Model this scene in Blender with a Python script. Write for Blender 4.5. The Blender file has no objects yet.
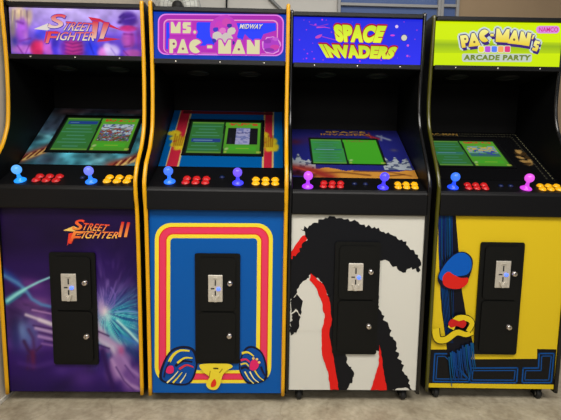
import bpy, bmesh, math, random, mathutils
import numpy as np
from mathutils import Vector, Matrix
# print layers: (colour, layer number, outline in metres on the panel: across, up)
PRINT = {
 'front1': [
  ((0,82,160),1,[(0,0.915),(0.597,0.915),(0.597,0.0544),(0,0.0544)]),
  ((234,212,54),2,[(0.4778,0.8562),(0.4937,0.8546),(0.5089,0.8494),(0.5225,0.841),(0.5339,0.8297),(0.5426,0.8161),(0.548,0.8009),(0.5499,0.7848),(0.5505,0.182),(0.5488,0.1646),(0.5435,0.148),(0.5348,0.1331),(0.5232,0.1206),(0.5093,0.1112),(0.4937,0.1053),(0.4773,0.1033),(0.0838,0.1015),(0.0675,0.1034),(0.0521,0.1091),(0.0384,0.1184),(0.0271,0.1308),(0.0188,0.1456),(0.0138,0.162),(0.0124,0.1793),(0.0235,0.7802),(0.0257,0.7962),(0.0314,0.8115),(0.0402,0.8252),(0.0518,0.8366),(0.0654,0.8453),(0.0806,0.8507),(0.0964,0.8527)]),
  ((214,52,40),3,[(0.4744,0.8392),(0.4872,0.8379),(0.4994,0.8337),(0.5104,0.8269),(0.5196,0.8178),(0.5265,0.8069),(0.5309,0.7946),(0.5324,0.7817),(0.5326,0.1829),(0.5312,0.1689),(0.5269,0.1555),(0.5199,0.1436),(0.5106,0.1335),(0.4994,0.1259),(0.4869,0.1212),(0.4737,0.1195),(0.0877,0.1178),(0.0746,0.1193),(0.0622,0.1239),(0.0512,0.1314),(0.0421,0.1413),(0.0354,0.1532),(0.0313,0.1664),(0.0302,0.1804),(0.0409,0.7773),(0.0426,0.7903),(0.0472,0.8026),(0.0543,0.8136),(0.0636,0.8228),(0.0746,0.8298),(0.0868,0.8342),(0.0996,0.8358)]),
  ((222,56,92),4,[(0.4733,0.834),(0.4852,0.8327),(0.4965,0.8289),(0.5067,0.8226),(0.5152,0.8142),(0.5216,0.804),(0.5256,0.7927),(0.527,0.7807),(0.5271,0.1831),(0.5258,0.1702),(0.5218,0.1578),(0.5154,0.1468),(0.5067,0.1375),(0.4964,0.1305),(0.4848,0.1261),(0.4726,0.1246),(0.0889,0.1228),(0.0768,0.1242),(0.0653,0.1285),(0.0551,0.1354),(0.0467,0.1445),(0.0405,0.1555),(0.0367,0.1678),(0.0357,0.1807),(0.0462,0.7764),(0.0478,0.7884),(0.052,0.7998),(0.0586,0.81),(0.0672,0.8186),(0.0774,0.8251),(0.0887,0.8291),(0.1005,0.8306)]),
  ((214,52,40),5,[(0.4685,0.8099),(0.476,0.8091),(0.4831,0.8067),(0.4895,0.8027),(0.4949,0.7974),(0.4989,0.791),(0.5015,0.7838),(0.5023,0.7762),(0.5019,0.1843),(0.501,0.1762),(0.4985,0.1684),(0.4944,0.1614),(0.489,0.1556),(0.4824,0.1512),(0.4751,0.1484),(0.4675,0.1474),(0.0944,0.1457),(0.0867,0.1466),(0.0795,0.1492),(0.0731,0.1536),(0.0678,0.1594),(0.0638,0.1663),(0.0615,0.174),(0.0608,0.1822),(0.0707,0.7724),(0.0717,0.78),(0.0743,0.7872),(0.0785,0.7937),(0.0839,0.7991),(0.0903,0.8032),(0.0975,0.8057),(0.1049,0.8066)]),
  ((234,212,54),6,[(0.4674,0.8047),(0.474,0.804),(0.4802,0.8018),(0.4858,0.7984),(0.4905,0.7937),(0.494,0.7881),(0.4962,0.7819),(0.497,0.7753),(0.4963,0.1846),(0.4956,0.1775),(0.4934,0.1707),(0.4899,0.1646),(0.4851,0.1595),(0.4794,0.1557),(0.473,0.1533),(0.4663,0.1524),(0.0956,0.1507),(0.0889,0.1514),(0.0826,0.1538),(0.077,0.1576),(0.0724,0.1626),(0.0689,0.1686),(0.0669,0.1754),(0.0663,0.1825),(0.076,0.7716),(0.0769,0.7782),(0.0792,0.7844),(0.0828,0.7901),(0.0875,0.7948),(0.0931,0.7984),(0.0994,0.8006),(0.1059,0.8014)]),
  ((0,82,160),7,[(0.4641,0.788),(0.4676,0.7876),(0.4709,0.7865),(0.4739,0.7846),(0.4764,0.7821),(0.4783,0.7791),(0.4795,0.7757),(0.4799,0.7722),(0.4789,0.1854),(0.4785,0.1816),(0.4773,0.178),(0.4754,0.1747),(0.4729,0.172),(0.4698,0.1699),(0.4664,0.1686),(0.4628,0.1682),(0.0994,0.1664),(0.0958,0.1668),(0.0924,0.1681),(0.0894,0.1701),(0.0869,0.1728),(0.0851,0.1761),(0.084,0.1797),(0.0836,0.1835),(0.0929,0.7688),(0.0934,0.7723),(0.0946,0.7757),(0.0965,0.7787),(0.0991,0.7813),(0.1021,0.7832),(0.1055,0.7844),(0.109,0.7848)]),
  ((16,18,44),8,[(0.0321,0.1282),(0.0316,0.1411),(0.0346,0.1569),(0.0398,0.1742),(0.0462,0.1911),(0.0524,0.2062),(0.0587,0.2197),(0.0656,0.2328),(0.0732,0.2449),(0.0816,0.2555),(0.0906,0.2644),(0.1007,0.2714),(0.1119,0.2768),(0.1236,0.2807),(0.1352,0.2831),(0.1463,0.2839),(0.1573,0.2835),(0.1686,0.2819),(0.1795,0.2786),(0.1891,0.2731),(0.1967,0.265),(0.2025,0.2534),(0.207,0.2388),(0.2099,0.2222),(0.2109,0.2047),(0.2096,0.1876),(0.2061,0.1693),(0.2005,0.149),(0.1929,0.129),(0.1832,0.1117),(0.1711,0.0994),(0.1552,0.0932),(0.1355,0.0915),(0.1144,0.0928),(0.0944,0.0958),(0.0779,0.099),(0.0647,0.1022),(0.053,0.1062),(0.0434,0.1116),(0.0362,0.1188)]),
  ((0,70,150),9,[(0.046,0.1283),(0.0452,0.14),(0.0473,0.1549),(0.0513,0.1712),(0.0564,0.1873),(0.0616,0.2014),(0.0668,0.2139),(0.0728,0.2259),(0.0795,0.237),(0.0869,0.2467),(0.095,0.2548),(0.1043,0.261),(0.1147,0.2658),(0.1255,0.2692),(0.1362,0.2712),(0.1461,0.2719),(0.1554,0.2716),(0.1647,0.2701),(0.1734,0.2672),(0.1811,0.2624),(0.1874,0.2553),(0.1925,0.2452),(0.1968,0.2325),(0.1998,0.2181),(0.2011,0.2028),(0.2003,0.1876),(0.1973,0.171),(0.1924,0.1524),(0.1856,0.134),(0.177,0.118),(0.1666,0.1068),(0.153,0.1012),(0.1363,0.0998),(0.1185,0.1011),(0.1015,0.1038),(0.0874,0.1064),(0.0758,0.1086),(0.0654,0.1111),(0.0566,0.1148),(0.05,0.1203)]),
  ((16,18,44),10,[(0.4,0.1886),(0.4018,0.2038),(0.4057,0.2211),(0.411,0.2385),(0.4171,0.2541),(0.4233,0.2662),(0.4297,0.2746),(0.4367,0.2805),(0.4442,0.2841),(0.4521,0.2858),(0.4603,0.2857),(0.4693,0.2837),(0.4793,0.2796),(0.4893,0.2736),(0.4987,0.266),(0.5067,0.257),(0.5134,0.246),(0.5191,0.2328),(0.524,0.2183),(0.5278,0.2035),(0.5304,0.1892),(0.5324,0.1748),(0.5341,0.1596),(0.5342,0.1447),(0.5319,0.1313),(0.5261,0.1207),(0.515,0.1128),(0.4993,0.1068),(0.4816,0.1028),(0.4647,0.1008),(0.4513,0.1007),(0.4419,0.1029),(0.4345,0.1075),(0.4287,0.1138),(0.4236,0.1215),(0.4186,0.13),(0.4133,0.1396),(0.4081,0.1504),(0.4037,0.1624),(0.4008,0.1752)]),
  ((0,70,150),11,[(0.4047,0.1886),(0.4065,0.2021),(0.4105,0.2171),(0.416,0.2322),(0.422,0.2459),(0.4279,0.2566),(0.4337,0.2643),(0.4398,0.27),(0.4462,0.2739),(0.4531,0.2759),(0.4603,0.2761),(0.4684,0.2743),(0.4775,0.2705),(0.4866,0.2649),(0.4951,0.2579),(0.5021,0.2497),(0.5077,0.2399),(0.5124,0.2281),(0.5162,0.2153),(0.5191,0.202),(0.521,0.1892),(0.5226,0.1759),(0.5237,0.1616),(0.5236,0.1477),(0.5216,0.1352),(0.5167,0.1256),(0.5077,0.1188),(0.4952,0.1141),(0.481,0.1114),(0.4673,0.1102),(0.456,0.1106),(0.4474,0.1124),(0.4402,0.1161),(0.434,0.1212),(0.4285,0.1276),(0.4233,0.1349),(0.418,0.1436),(0.4128,0.1536),(0.4084,0.1647),(0.4055,0.1765)]),
  ((226,205,50),12,[(0.0868,0.203),(0.0896,0.2096),(0.0937,0.2188),(0.0985,0.2283),(0.1039,0.2361),(0.1101,0.2426),(0.1173,0.2487),(0.1251,0.2538),(0.133,0.2572),(0.1428,0.2585),(0.1544,0.258),(0.1653,0.2568),(0.1731,0.2562),(0.1741,0.2638),(0.1665,0.2651),(0.1554,0.267),(0.1429,0.2681),(0.1311,0.2672),(0.1209,0.2636),(0.1114,0.2583),(0.1027,0.2518),(0.0948,0.2446),(0.0878,0.2355),(0.0818,0.2252),(0.077,0.216),(0.0736,0.2098)]),
  ((20,18,44),13,[(0.111,0.182),(0.1175,0.1874),(0.1267,0.1951),(0.1368,0.2023),(0.146,0.2068),(0.1559,0.2078),(0.1675,0.2067),(0.1783,0.2047),(0.186,0.2036),(0.1873,0.2103),(0.1799,0.2121),(0.1689,0.2148),(0.1564,0.2168),(0.1441,0.2163),(0.1323,0.2115),(0.1208,0.2042),(0.1109,0.1969),(0.1041,0.1922)]),
  ((226,205,50),14,[(0.1203,0.1976),(0.1259,0.2028),(0.1339,0.2102),(0.1428,0.2174),(0.1511,0.2222),(0.16,0.2241),(0.1703,0.2242),(0.1799,0.2236),(0.1867,0.2234),(0.1872,0.2292),(0.1805,0.23),(0.1707,0.2312),(0.1596,0.2316),(0.1488,0.23),(0.1385,0.2249),(0.1285,0.2176),(0.1199,0.2105),(0.114,0.2058)]),
  ((210,50,60),15,[(0.1289,0.1678),(0.1346,0.1723),(0.1428,0.1787),(0.1516,0.1846),(0.1592,0.1879),(0.1667,0.1877),(0.1756,0.1852),(0.1839,0.182),(0.1899,0.1799),(0.192,0.1854),(0.1864,0.1881),(0.1781,0.1921),(0.1683,0.1956),(0.1581,0.1965),(0.1478,0.1932),(0.1377,0.1873),(0.1289,0.1813),(0.1228,0.1774)]),
  ((232,222,150),16,[(0.0712,0.1034),(0.0762,0.1084),(0.0836,0.1156),(0.0918,0.1236),(0.0991,0.1315),(0.1059,0.1397),(0.1126,0.1484),(0.1183,0.1563),(0.1223,0.1618),(0.1198,0.1639),(0.1154,0.1587),(0.1093,0.1512),(0.1023,0.1429),(0.0953,0.1354),(0.0878,0.1281),(0.0794,0.1206),(0.0718,0.1139),(0.0664,0.1093)]),
  ((228,205,50),17,[(0.0997,0.1035),(0.1039,0.1087),(0.11,0.116),(0.1167,0.1241),(0.1227,0.1316),(0.128,0.1387),(0.1332,0.146),(0.1377,0.1525),(0.1408,0.157),(0.1382,0.1591),(0.1347,0.155),(0.1297,0.149),(0.124,0.1421),(0.1183,0.1355),(0.112,0.1286),(0.1048,0.121),(0.0983,0.1142),(0.0937,0.1095)]),
  ((232,222,150),18,[(0.1319,0.1046),(0.1353,0.1098),(0.1405,0.1172),(0.1459,0.1253),(0.1503,0.1324),(0.1535,0.1385),(0.1561,0.1443),(0.158,0.1492),(0.1593,0.1527),(0.1567,0.1539),(0.155,0.1506),(0.1527,0.146),(0.1498,0.1406),(0.1464,0.135),(0.1418,0.1283),(0.136,0.1207),(0.1306,0.1136),(0.1267,0.1087)]),
  ((30,24,60),19,[(0.0591,0.1325),(0.0605,0.1407),(0.0625,0.1524),(0.0651,0.1651),(0.0683,0.1762),(0.0725,0.1859),(0.0779,0.1957),(0.083,0.2042),(0.0865,0.2102),(0.0834,0.2123),(0.0795,0.2065),(0.074,0.1982),(0.0681,0.1884),(0.0631,0.1782),(0.0593,0.1666),(0.0562,0.1537),(0.0536,0.142),(0.0518,0.1339)]),
  ((226,205,60),20,[(0.4156,0.2456),(0.4206,0.2475),(0.4274,0.2501),(0.4346,0.252),(0.4408,0.2522),(0.4474,0.2495),(0.4554,0.2444),(0.4627,0.2389),(0.468,0.2352),(0.4714,0.2398),(0.4666,0.2441),(0.4596,0.2504),(0.4514,0.2567),(0.4429,0.2611),(0.4339,0.262),(0.425,0.2606),(0.4175,0.2588),(0.4124,0.2577)]),
  ((212,40,84),21,[(0.4109,0.2122),(0.4152,0.2139),(0.421,0.2162),(0.4271,0.218),(0.4317,0.2185),(0.436,0.2167),(0.4411,0.213),(0.4458,0.2089),(0.4493,0.2061),(0.453,0.2104),(0.4501,0.2137),(0.4456,0.2186),(0.44,0.2236),(0.4335,0.227),(0.426,0.2274),(0.4186,0.2261),(0.4121,0.2243),(0.4078,0.2233)]),
  ((226,200,60),22,[(0.4105,0.1941),(0.4149,0.1957),(0.421,0.198),(0.4273,0.1997),(0.4318,0.2),(0.4352,0.1982),(0.4389,0.1945),(0.4422,0.1902),(0.4447,0.1873),(0.4484,0.1903),(0.4463,0.1935),(0.4431,0.1983),(0.4389,0.2032),(0.4334,0.2066),(0.4265,0.2069),(0.4192,0.2055),(0.4126,0.2036),(0.4082,0.2025)]),
  ((20,18,40),23,[(0.4115,0.173),(0.4158,0.1752),(0.4218,0.1782),(0.4279,0.1807),(0.432,0.1817),(0.4349,0.1808),(0.4385,0.178),(0.4419,0.1746),(0.4445,0.1722),(0.4486,0.1761),(0.4467,0.179),(0.4436,0.1834),(0.4392,0.1879),(0.4331,0.1909),(0.4258,0.1906),(0.4183,0.1885),(0.4117,0.1861),(0.4072,0.1848)]),
  ((228,215,110),24,[(0.4246,0.1625),(0.4281,0.1562),(0.433,0.1471),(0.4387,0.1372),(0.4445,0.1284),(0.4509,0.121),(0.458,0.1141),(0.4644,0.1084),(0.4689,0.1044),(0.4711,0.107),(0.467,0.1113),(0.461,0.1174),(0.4545,0.1245),(0.4488,0.1319),(0.4437,0.1404),(0.4386,0.1504),(0.4342,0.1597),(0.4312,0.1662)]),
  ((232,222,150),25,[(0.4481,0.1627),(0.4516,0.1564),(0.4565,0.1471),(0.4621,0.137),(0.468,0.1285),(0.4745,0.122),(0.4816,0.1166),(0.488,0.1123),(0.4925,0.1093),(0.4944,0.1121),(0.4902,0.1155),(0.4841,0.1201),(0.4776,0.1257),(0.472,0.132),(0.4669,0.1401),(0.4618,0.1501),(0.4574,0.1595),(0.4543,0.1661)]),
  ((228,205,50),26,[(0.4714,0.1674),(0.4748,0.162),(0.4797,0.1542),(0.4854,0.1457),(0.4913,0.1383),(0.4978,0.1322),(0.5049,0.1268),(0.5113,0.1223),(0.5158,0.1193),(0.5177,0.122),(0.5135,0.1256),(0.5075,0.1304),(0.501,0.1361),(0.4953,0.1421),(0.4902,0.1493),(0.4851,0.1578),(0.4807,0.1659),(0.4777,0.1715)]),
  ((24,22,52),27,[(0.4977,0.1871),(0.5004,0.1809),(0.5042,0.1718),(0.5087,0.1618),(0.5134,0.153),(0.5187,0.1455),(0.5246,0.1386),(0.5299,0.1328),(0.5337,0.1289),(0.5372,0.1322),(0.5339,0.1366),(0.5292,0.1427),(0.5241,0.1497),(0.5198,0.157),(0.5161,0.1654),(0.5124,0.1753),(0.5093,0.1846),(0.5072,0.1911)]),
  ((216,38,100),28,[(0.0654,0.1626),(0.0666,0.1703),(0.0704,0.1797),(0.0751,0.1869),(0.0811,0.1907),(0.088,0.1924),(0.0938,0.1919),(0.098,0.1887),(0.1012,0.1833),(0.1028,0.1773),(0.1026,0.1707),(0.1009,0.1635),(0.0977,0.1578),(0.0923,0.1546),(0.0854,0.1529),(0.0791,0.1529),(0.0733,0.1545),(0.068,0.1577)]),
  ((216,38,100),29,[(0.4512,0.1791),(0.4505,0.1895),(0.4524,0.2027),(0.4558,0.2132),(0.461,0.2191),(0.4677,0.2224),(0.4744,0.223),(0.4814,0.2203),(0.4885,0.2149),(0.493,0.2085),(0.4937,0.2007),(0.4919,0.1919),(0.4885,0.1841),(0.4833,0.1776),(0.4766,0.1721),(0.4699,0.1694),(0.4628,0.1699),(0.4557,0.1731)]),
  ((232,190,110),30,[(0.4734,0.2288),(0.4731,0.2266),(0.472,0.2247),(0.4704,0.2233),(0.4685,0.2225),(0.4664,0.2225),(0.4644,0.2233),(0.4628,0.2247),(0.4617,0.2266),(0.4613,0.2287),(0.4617,0.2309),(0.4628,0.2328),(0.4644,0.2342),(0.4663,0.2349),(0.4684,0.2349),(0.4704,0.2342),(0.472,0.2328),(0.4731,0.2309)]),
  ((232,190,110),31,[(0.4897,0.2255),(0.4893,0.2233),(0.4883,0.2214),(0.4867,0.22),(0.4847,0.2192),(0.4826,0.2192),(0.4807,0.22),(0.479,0.2214),(0.478,0.2232),(0.4776,0.2254),(0.478,0.2276),(0.479,0.2295),(0.4806,0.2309),(0.4826,0.2316),(0.4847,0.2316),(0.4867,0.2309),(0.4883,0.2295),(0.4893,0.2276)]),
  ((232,190,110),32,[(0.5004,0.2105),(0.5001,0.2083),(0.499,0.2064),(0.4974,0.205),(0.4955,0.2042),(0.4934,0.2042),(0.4914,0.2049),(0.4898,0.2064),(0.4887,0.2082),(0.4884,0.2104),(0.4887,0.2126),(0.4898,0.2145),(0.4914,0.2159),(0.4933,0.2166),(0.4954,0.2167),(0.4974,0.2159),(0.499,0.2145),(0.5001,0.2126)]),
  ((228,205,50),33,[(0.2189,0.1925),(0.2201,0.1962),(0.2229,0.1986),(0.2279,0.2003),(0.2357,0.2014),(0.2469,0.2024),(0.2638,0.2033),(0.2861,0.204),(0.3102,0.2042),(0.3324,0.2039),(0.3489,0.2029),(0.3595,0.201),(0.3664,0.1984),(0.3703,0.1953),(0.372,0.1919),(0.3721,0.1884),(0.3697,0.1849),(0.3642,0.1812),(0.3571,0.1772),(0.35,0.1731),(0.3441,0.1688),(0.3396,0.1644),(0.3355,0.16),(0.3318,0.1554),(0.3284,0.1502),(0.3254,0.1443),(0.323,0.1372),(0.3213,0.1291),(0.3199,0.1206),(0.3182,0.1123),(0.3158,0.105),(0.3128,0.0983),(0.3096,0.0919),(0.3059,0.086),(0.3017,0.0812),(0.2969,0.0778),(0.291,0.0761),(0.2839,0.0756),(0.2766,0.0762),(0.2698,0.0778),(0.2642,0.0802),(0.2598,0.0835),(0.256,0.0879),(0.253,0.0931),(0.2511,0.0988),(0.2505,0.1047),(0.2521,0.1112),(0.256,0.1185),(0.2604,0.126),(0.2639,0.133),(0.2648,0.1391),(0.2626,0.1437),(0.2582,0.1472),(0.2527,0.1504),(0.2469,0.154),(0.2417,0.1585),(0.2363,0.1648),(0.2301,0.1723),(0.2244,0.18),(0.2202,0.187)]),
  ((150,120,20),34,[(0.2679,0.1687),(0.2629,0.1345),(0.2666,0.1339),(0.2716,0.1682)]),
  ((150,120,20),35,[(0.3239,0.1798),(0.3098,0.1602),(0.3132,0.1576),(0.3273,0.1771)]),
  ((60,50,14),36,[(0.2837,0.1773),(0.307,0.1774),(0.307,0.1842),(0.2838,0.1841)]),
  ((216,50,30),37,[(0.2737,0.0901),(0.2723,0.0924),(0.2717,0.0962),(0.2718,0.1007),(0.2726,0.1054),(0.2738,0.1097),(0.2759,0.1142),(0.2787,0.1193),(0.282,0.124),(0.2853,0.1277),(0.288,0.1294),(0.2904,0.1288),(0.2927,0.1263),(0.2948,0.1226),(0.2963,0.1185),(0.2972,0.1147),(0.2974,0.1109),(0.297,0.1065),(0.296,0.1021),(0.2945,0.0981),(0.2924,0.0951),(0.2892,0.0927),(0.285,0.0908),(0.2805,0.0896),(0.2764,0.0892)]),
 ],
 'front2': [
  ((206,204,194),1,[(0,0.9),(0.6,0.9),(0.6,0.069),(0,0.069)]),
  ((214,26,20),2,[(0,0.7293),(0,0.7142),(0,0.6991),(0,0.6838),(0.0101,0.6928),(0.0187,0.7039),(0.0292,0.7121),(0.0379,0.723),(0.042,0.7363),(0.0483,0.7485),(0.0577,0.7589),(0.062,0.7721),(0.0692,0.7838),(0.0725,0.7975),(0.0766,0.8111),(0.064,0.8048),(0.0501,0.8018),(0.0405,0.7906),(0.0331,0.7777),(0.0237,0.7662),(0.0154,0.7539),(0.0089,0.7402)]),
  ((10,12,18),3,[(0,0.6839),(0.0575,0.6847),(0.0617,0.5087),(0,0.5081)]),
  ((10,12,18),4,[(0,0.6852),(0,0.6951),(0.0076,0.694),(0.0078,0.7086),(0.0206,0.7079),(0.0256,0.7165),(0.0308,0.7227),(0.0394,0.7297),(0.0364,0.743),(0.0477,0.7485),(0.0465,0.7608),(0.0517,0.7697),(0.0619,0.7757),(0.0733,0.7811),(0.07,0.7908),(0.0623,0.7977),(0.0618,0.8103),(0.06,0.822),(0.0483,0.8255),(0.0406,0.8334),(0.053,0.8268),(0.0577,0.8462),(0.0716,0.8345),(0.0782,0.8474),(0.087,0.8491),(0.0934,0.8585),(0.1041,0.8619),(0.1183,0.8606),(0.1199,0.8764),(0.1322,0.8771),(0.1422,0.8772),(0.1508,0.8839),(0.1611,0.8827),(0.1688,0.8933),(0.1807,0.8913),(0.1915,0.8911),(0.201,0.8808),(0.2122,0.8838),(0.2231,0.8843),(0.2332,0.8785),(0.243,0.8788),(0.253,0.8803),(0.2616,0.8699),(0.2714,0.8703),(0.282,0.8773),(0.2908,0.8707),(0.3,0.8666),(0.3064,0.8565),(0.3166,0.8546),(0.3279,0.856),(0.334,0.8428),(0.3473,0.8553),(0.3549,0.8471),(0.3622,0.8383),(0.3743,0.8462),(0.3816,0.8373),(0.3931,0.8423),(0.3989,0.8281),(0.4075,0.8233),(0.4176,0.8237),(0.4251,0.8152),(0.4372,0.8221),(0.4446,0.8141),(0.4538,0.8098),(0.4632,0.8057),(0.4733,0.8035),(0.4797,0.7926),(0.4882,0.7864),(0.5009,0.7898),(0.5064,0.7803),(0.5215,0.7814),(0.5213,0.7655),(0.5297,0.7592),(0.5359,0.7509),(0.5417,0.7427),(0.5557,0.7424),(0.5612,0.7339),(0.5643,0.7231),(0.5777,0.7194),(0.5784,0.7069),(0.5879,0.6972),(0.5931,0.6861),(0.5946,0.6713),(0.5832,0.663),(0.593,0.6489),(0.5826,0.638),(0.5743,0.644),(0.5707,0.6573),(0.5544,0.6504),(0.5506,0.6624),(0.5432,0.6564),(0.532,0.6539),(0.5266,0.6461),(0.5261,0.638),(0.5129,0.6353),(0.5032,0.6422),(0.4923,0.6457),(0.4853,0.6552),(0.4821,0.666),(0.4643,0.6629),(0.4579,0.6705),(0.4518,0.6785),(0.4482,0.6867),(0.4385,0.6915),(0.4288,0.6961),(0.4174,0.6926),(0.4063,0.6905),(0.3989,0.702),(0.3967,0.6899),(0.3898,0.6793),(0.3824,0.6692),(0.388,0.6592),(0.3919,0.6491),(0.3905,0.639),(0.3899,0.6289),(0.4024,0.6189),(0.3868,0.6085),(0.3896,0.5984),(0.3884,0.5881),(0.3904,0.5779),(0.3988,0.5678),(0.3992,0.5575),(0.4055,0.5473),(0.3959,0.5369),(0.4075,0.5266),(0.4079,0.5163),(0.4058,0.5059),(0.4073,0.4955),(0.4044,0.4851),(0.4106,0.4747),(0.4064,0.467),(0.4146,0.4586),(0.4221,0.4496),(0.4248,0.4371),(0.4367,0.4314),(0.4303,0.4122),(0.4419,0.4063),(0.4536,0.4001),(0.4565,0.3896),(0.4595,0.3791),(0.4639,0.3693),(0.4728,0.3615),(0.4648,0.3458),(0.467,0.3348),(0.4806,0.3292),(0.4842,0.3182),(0.4953,0.3094),(0.4986,0.2982),(0.4978,0.2858),(0.5029,0.2751),(0.496,0.2607),(0.5122,0.2533),(0.5138,0.242),(0.5055,0.2269),(0.5174,0.22),(0.5285,0.2129),(0.5256,0.1999),(0.5392,0.1937),(0.5343,0.1798),(0.5304,0.1664),(0.5401,0.1584),(0.5447,0.1475),(0.5574,0.1403),(0.5605,0.1286),(0.569,0.1194),(0.563,0.1036),(0.5723,0.0946),(0.5728,0.0817),(0.583,0.0712),(0.5729,0.069),(0.5616,0.0798),(0.5509,0.0835),(0.5407,0.0806),(0.5303,0.0796),(0.5199,0.0798),(0.5096,0.0781),(0.5,0.069),(0.4892,0.0732),(0.479,0.0697),(0.469,0.069),(0.4533,0.0724),(0.4524,0.0834),(0.4507,0.0943),(0.4581,0.1057),(0.4622,0.1169),(0.4508,0.1271),(0.4593,0.1385),(0.4591,0.1494),(0.4525,0.1605),(0.4427,0.1701),(0.4372,0.1807),(0.4346,0.1919),(0.4312,0.203),(0.4286,0.2141),(0.434,0.227),(0.4365,0.2393),(0.4327,0.2501),(0.4234,0.2595),(0.4129,0.2625),(0.4023,0.2652),(0.3933,0.2499),(0.382,0.2616),(0.3714,0.2664),(0.3613,0.2634),(0.3511,0.2623),(0.3413,0.2563),(0.3315,0.2497),(0.3203,0.262),(0.3108,0.2522),(0.2998,0.2616),(0.2893,0.2647),(0.2799,0.2524),(0.2697,0.2522),(0.2549,0.2533),(0.2565,0.2421),(0.269,0.2323),(0.2715,0.2212),(0.2686,0.2111),(0.2661,0.1943),(0.2744,0.1854),(0.2916,0.1832),(0.2875,0.1651),(0.2918,0.1532),(0.3048,0.1496),(0.3047,0.1373),(0.2968,0.129),(0.3001,0.1148),(0.298,0.1035),(0.2806,0.1005),(0.2755,0.0867),(0.2716,0.0726),(0.2585,0.0816),(0.2462,0.0708),(0.2371,0.0729),(0.2376,0.0843),(0.2234,0.0928),(0.222,0.1038),(0.2206,0.1148),(0.2174,0.1254),(0.222,0.1374),(0.2135,0.147),(0.2152,0.1585),(0.2074,0.1689),(0.2213,0.1815),(0.209,0.1915),(0.2097,0.2027),(0.2109,0.2139),(0.2158,0.2255),(0.205,0.2355),(0.2134,0.2474),(0.2039,0.2575),(0.2029,0.2684),(0.2026,0.2789),(0.1924,0.2894),(0.2002,0.2999),(0.1948,0.3104),(0.191,0.3208),(0.2061,0.3313),(0.1935,0.3416),(0.199,0.3521),(0.2035,0.3625),(0.1999,0.3728),(0.195,0.3831),(0.1984,0.3934),(0.1987,0.4037),(0.2028,0.414),(0.1931,0.4242),(0.1977,0.4346),(0.1913,0.4449),(0.1915,0.4553),(0.2007,0.4657),(0.1952,0.4759),(0.1952,0.4865),(0.1941,0.4976),(0.1917,0.5081),(0.179,0.5126),(0.177,0.5232),(0.1704,0.5311),(0.1656,0.5401),(0.1638,0.5507),(0.1549,0.5573),(0.1515,0.5669),(0.1457,0.5753),(0.1438,0.5877),(0.1358,0.5935),(0.1301,0.6023),(0.1232,0.6094),(0.1077,0.6051),(0.1034,0.6157),(0.0925,0.6244),(0.0834,0.6204),(0.0837,0.6035),(0.0762,0.5974),(0.0645,0.5971),(0.0647,0.5845),(0.0563,0.5788),(0.053,0.5689),(0.0382,0.5683),(0.0306,0.5619),(0.0259,0.5484),(0.04,0.546),(0.0368,0.5315),(0.0433,0.5237),(0.0571,0.521),(0.0535,0.5092),(0.0468,0.4995),(0.0595,0.4865),(0.0441,0.4781),(0.0532,0.4657),(0.05,0.4553),(0.039,0.4461),(0.0405,0.4349),(0.0486,0.4225),(0.0453,0.4124),(0.0424,0.4023),(0.0445,0.3913),(0.0459,0.3804),(0.0423,0.3703),(0.0366,0.3624),(0.0307,0.3465),(0.0157,0.3515),(0.0049,0.3456),(0,0.3556),(0.0014,0.366),(0.0066,0.3764),(0.004,0.3866),(0,0.3965),(0.0123,0.4072),(0.0081,0.4173),(0.0112,0.4275),(0,0.4371),(0,0.4473),(0,0.4572),(0.0058,0.4677),(0,0.4774),(0,0.4873),(0,0.4975),(0.0066,0.5078),(0.0044,0.5177),(0,0.5273),(0,0.5371),(0.0051,0.5475),(0,0.5572),(0.0001,0.5671),(0,0.5766),(0,0.5864),(0,0.5966),(0,0.6062),(0,0.6157),(0.0021,0.6261),(0,0.6356),(0,0.6454),(0,0.6546),(0,0.6648),(0,0.674)]),
  ((206,204,194),5,[(0.0419,0.5742),(0.05,0.5829),(0.0572,0.5928),(0.0694,0.5956),(0.0777,0.6073),(0.0909,0.607),(0.0988,0.5931),(0.1157,0.5889),(0.1232,0.5747),(0.1285,0.5636),(0.14,0.5562),(0.1431,0.5437),(0.1462,0.5312),(0.1548,0.5219),(0.1584,0.5096),(0.1685,0.5007),(0.173,0.4883),(0.1778,0.4761),(0.1771,0.4623),(0.1762,0.4484),(0.1832,0.4366),(0.1862,0.4241),(0.1895,0.4097),(0.186,0.3953),(0.1937,0.3808),(0.1899,0.365),(0.1768,0.367),(0.1641,0.3663),(0.1518,0.3614),(0.1396,0.3563),(0.1267,0.357),(0.1141,0.3551),(0.1013,0.3546),(0.0879,0.3594),(0.0761,0.3511),(0.0625,0.3577),(0.0499,0.3564),(0.0353,0.3513),(0.0398,0.3656),(0.0444,0.3798),(0.0427,0.3956),(0.0504,0.4089),(0.0561,0.4248),(0.0422,0.4294),(0.0365,0.4429),(0.0281,0.4502),(0.0183,0.4425),(0.0082,0.4352),(0.0025,0.4227),(0,0.4354),(0,0.4481),(0.0039,0.4609),(0,0.4735),(0,0.4861),(0.0028,0.4987),(0.0137,0.5052),(0.0169,0.5183),(0.0244,0.5274),(0.0306,0.5383),(0.0294,0.5523),(0.0386,0.562)]),
  ((10,12,18),6,[(0.0027,0.4988),(0.0119,0.5095),(0.0226,0.519),(0.0295,0.532),(0.0386,0.521),(0.0476,0.5097),(0.0583,0.4991),(0.0557,0.486),(0.0535,0.4728),(0.0509,0.4596),(0.0538,0.4457),(0.0492,0.4322),(0.0399,0.4404),(0.0355,0.4529),(0.0259,0.4615),(0.0169,0.4491),(0.0053,0.4418),(0.0065,0.4561),(0.0043,0.4704),(0.0038,0.4846)]),
  ((206,204,194),7,[(0,0.3407),(0.1489,0.3417),(0.1574,0.0699),(0.0028,0.0695)]),
  ((10,12,18),8,[(0.1612,0.5284),(0.225,0.529),(0.2314,0.3665),(0.2717,0.0692),(0.205,0.069),(0.1666,0.3661)]),
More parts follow.
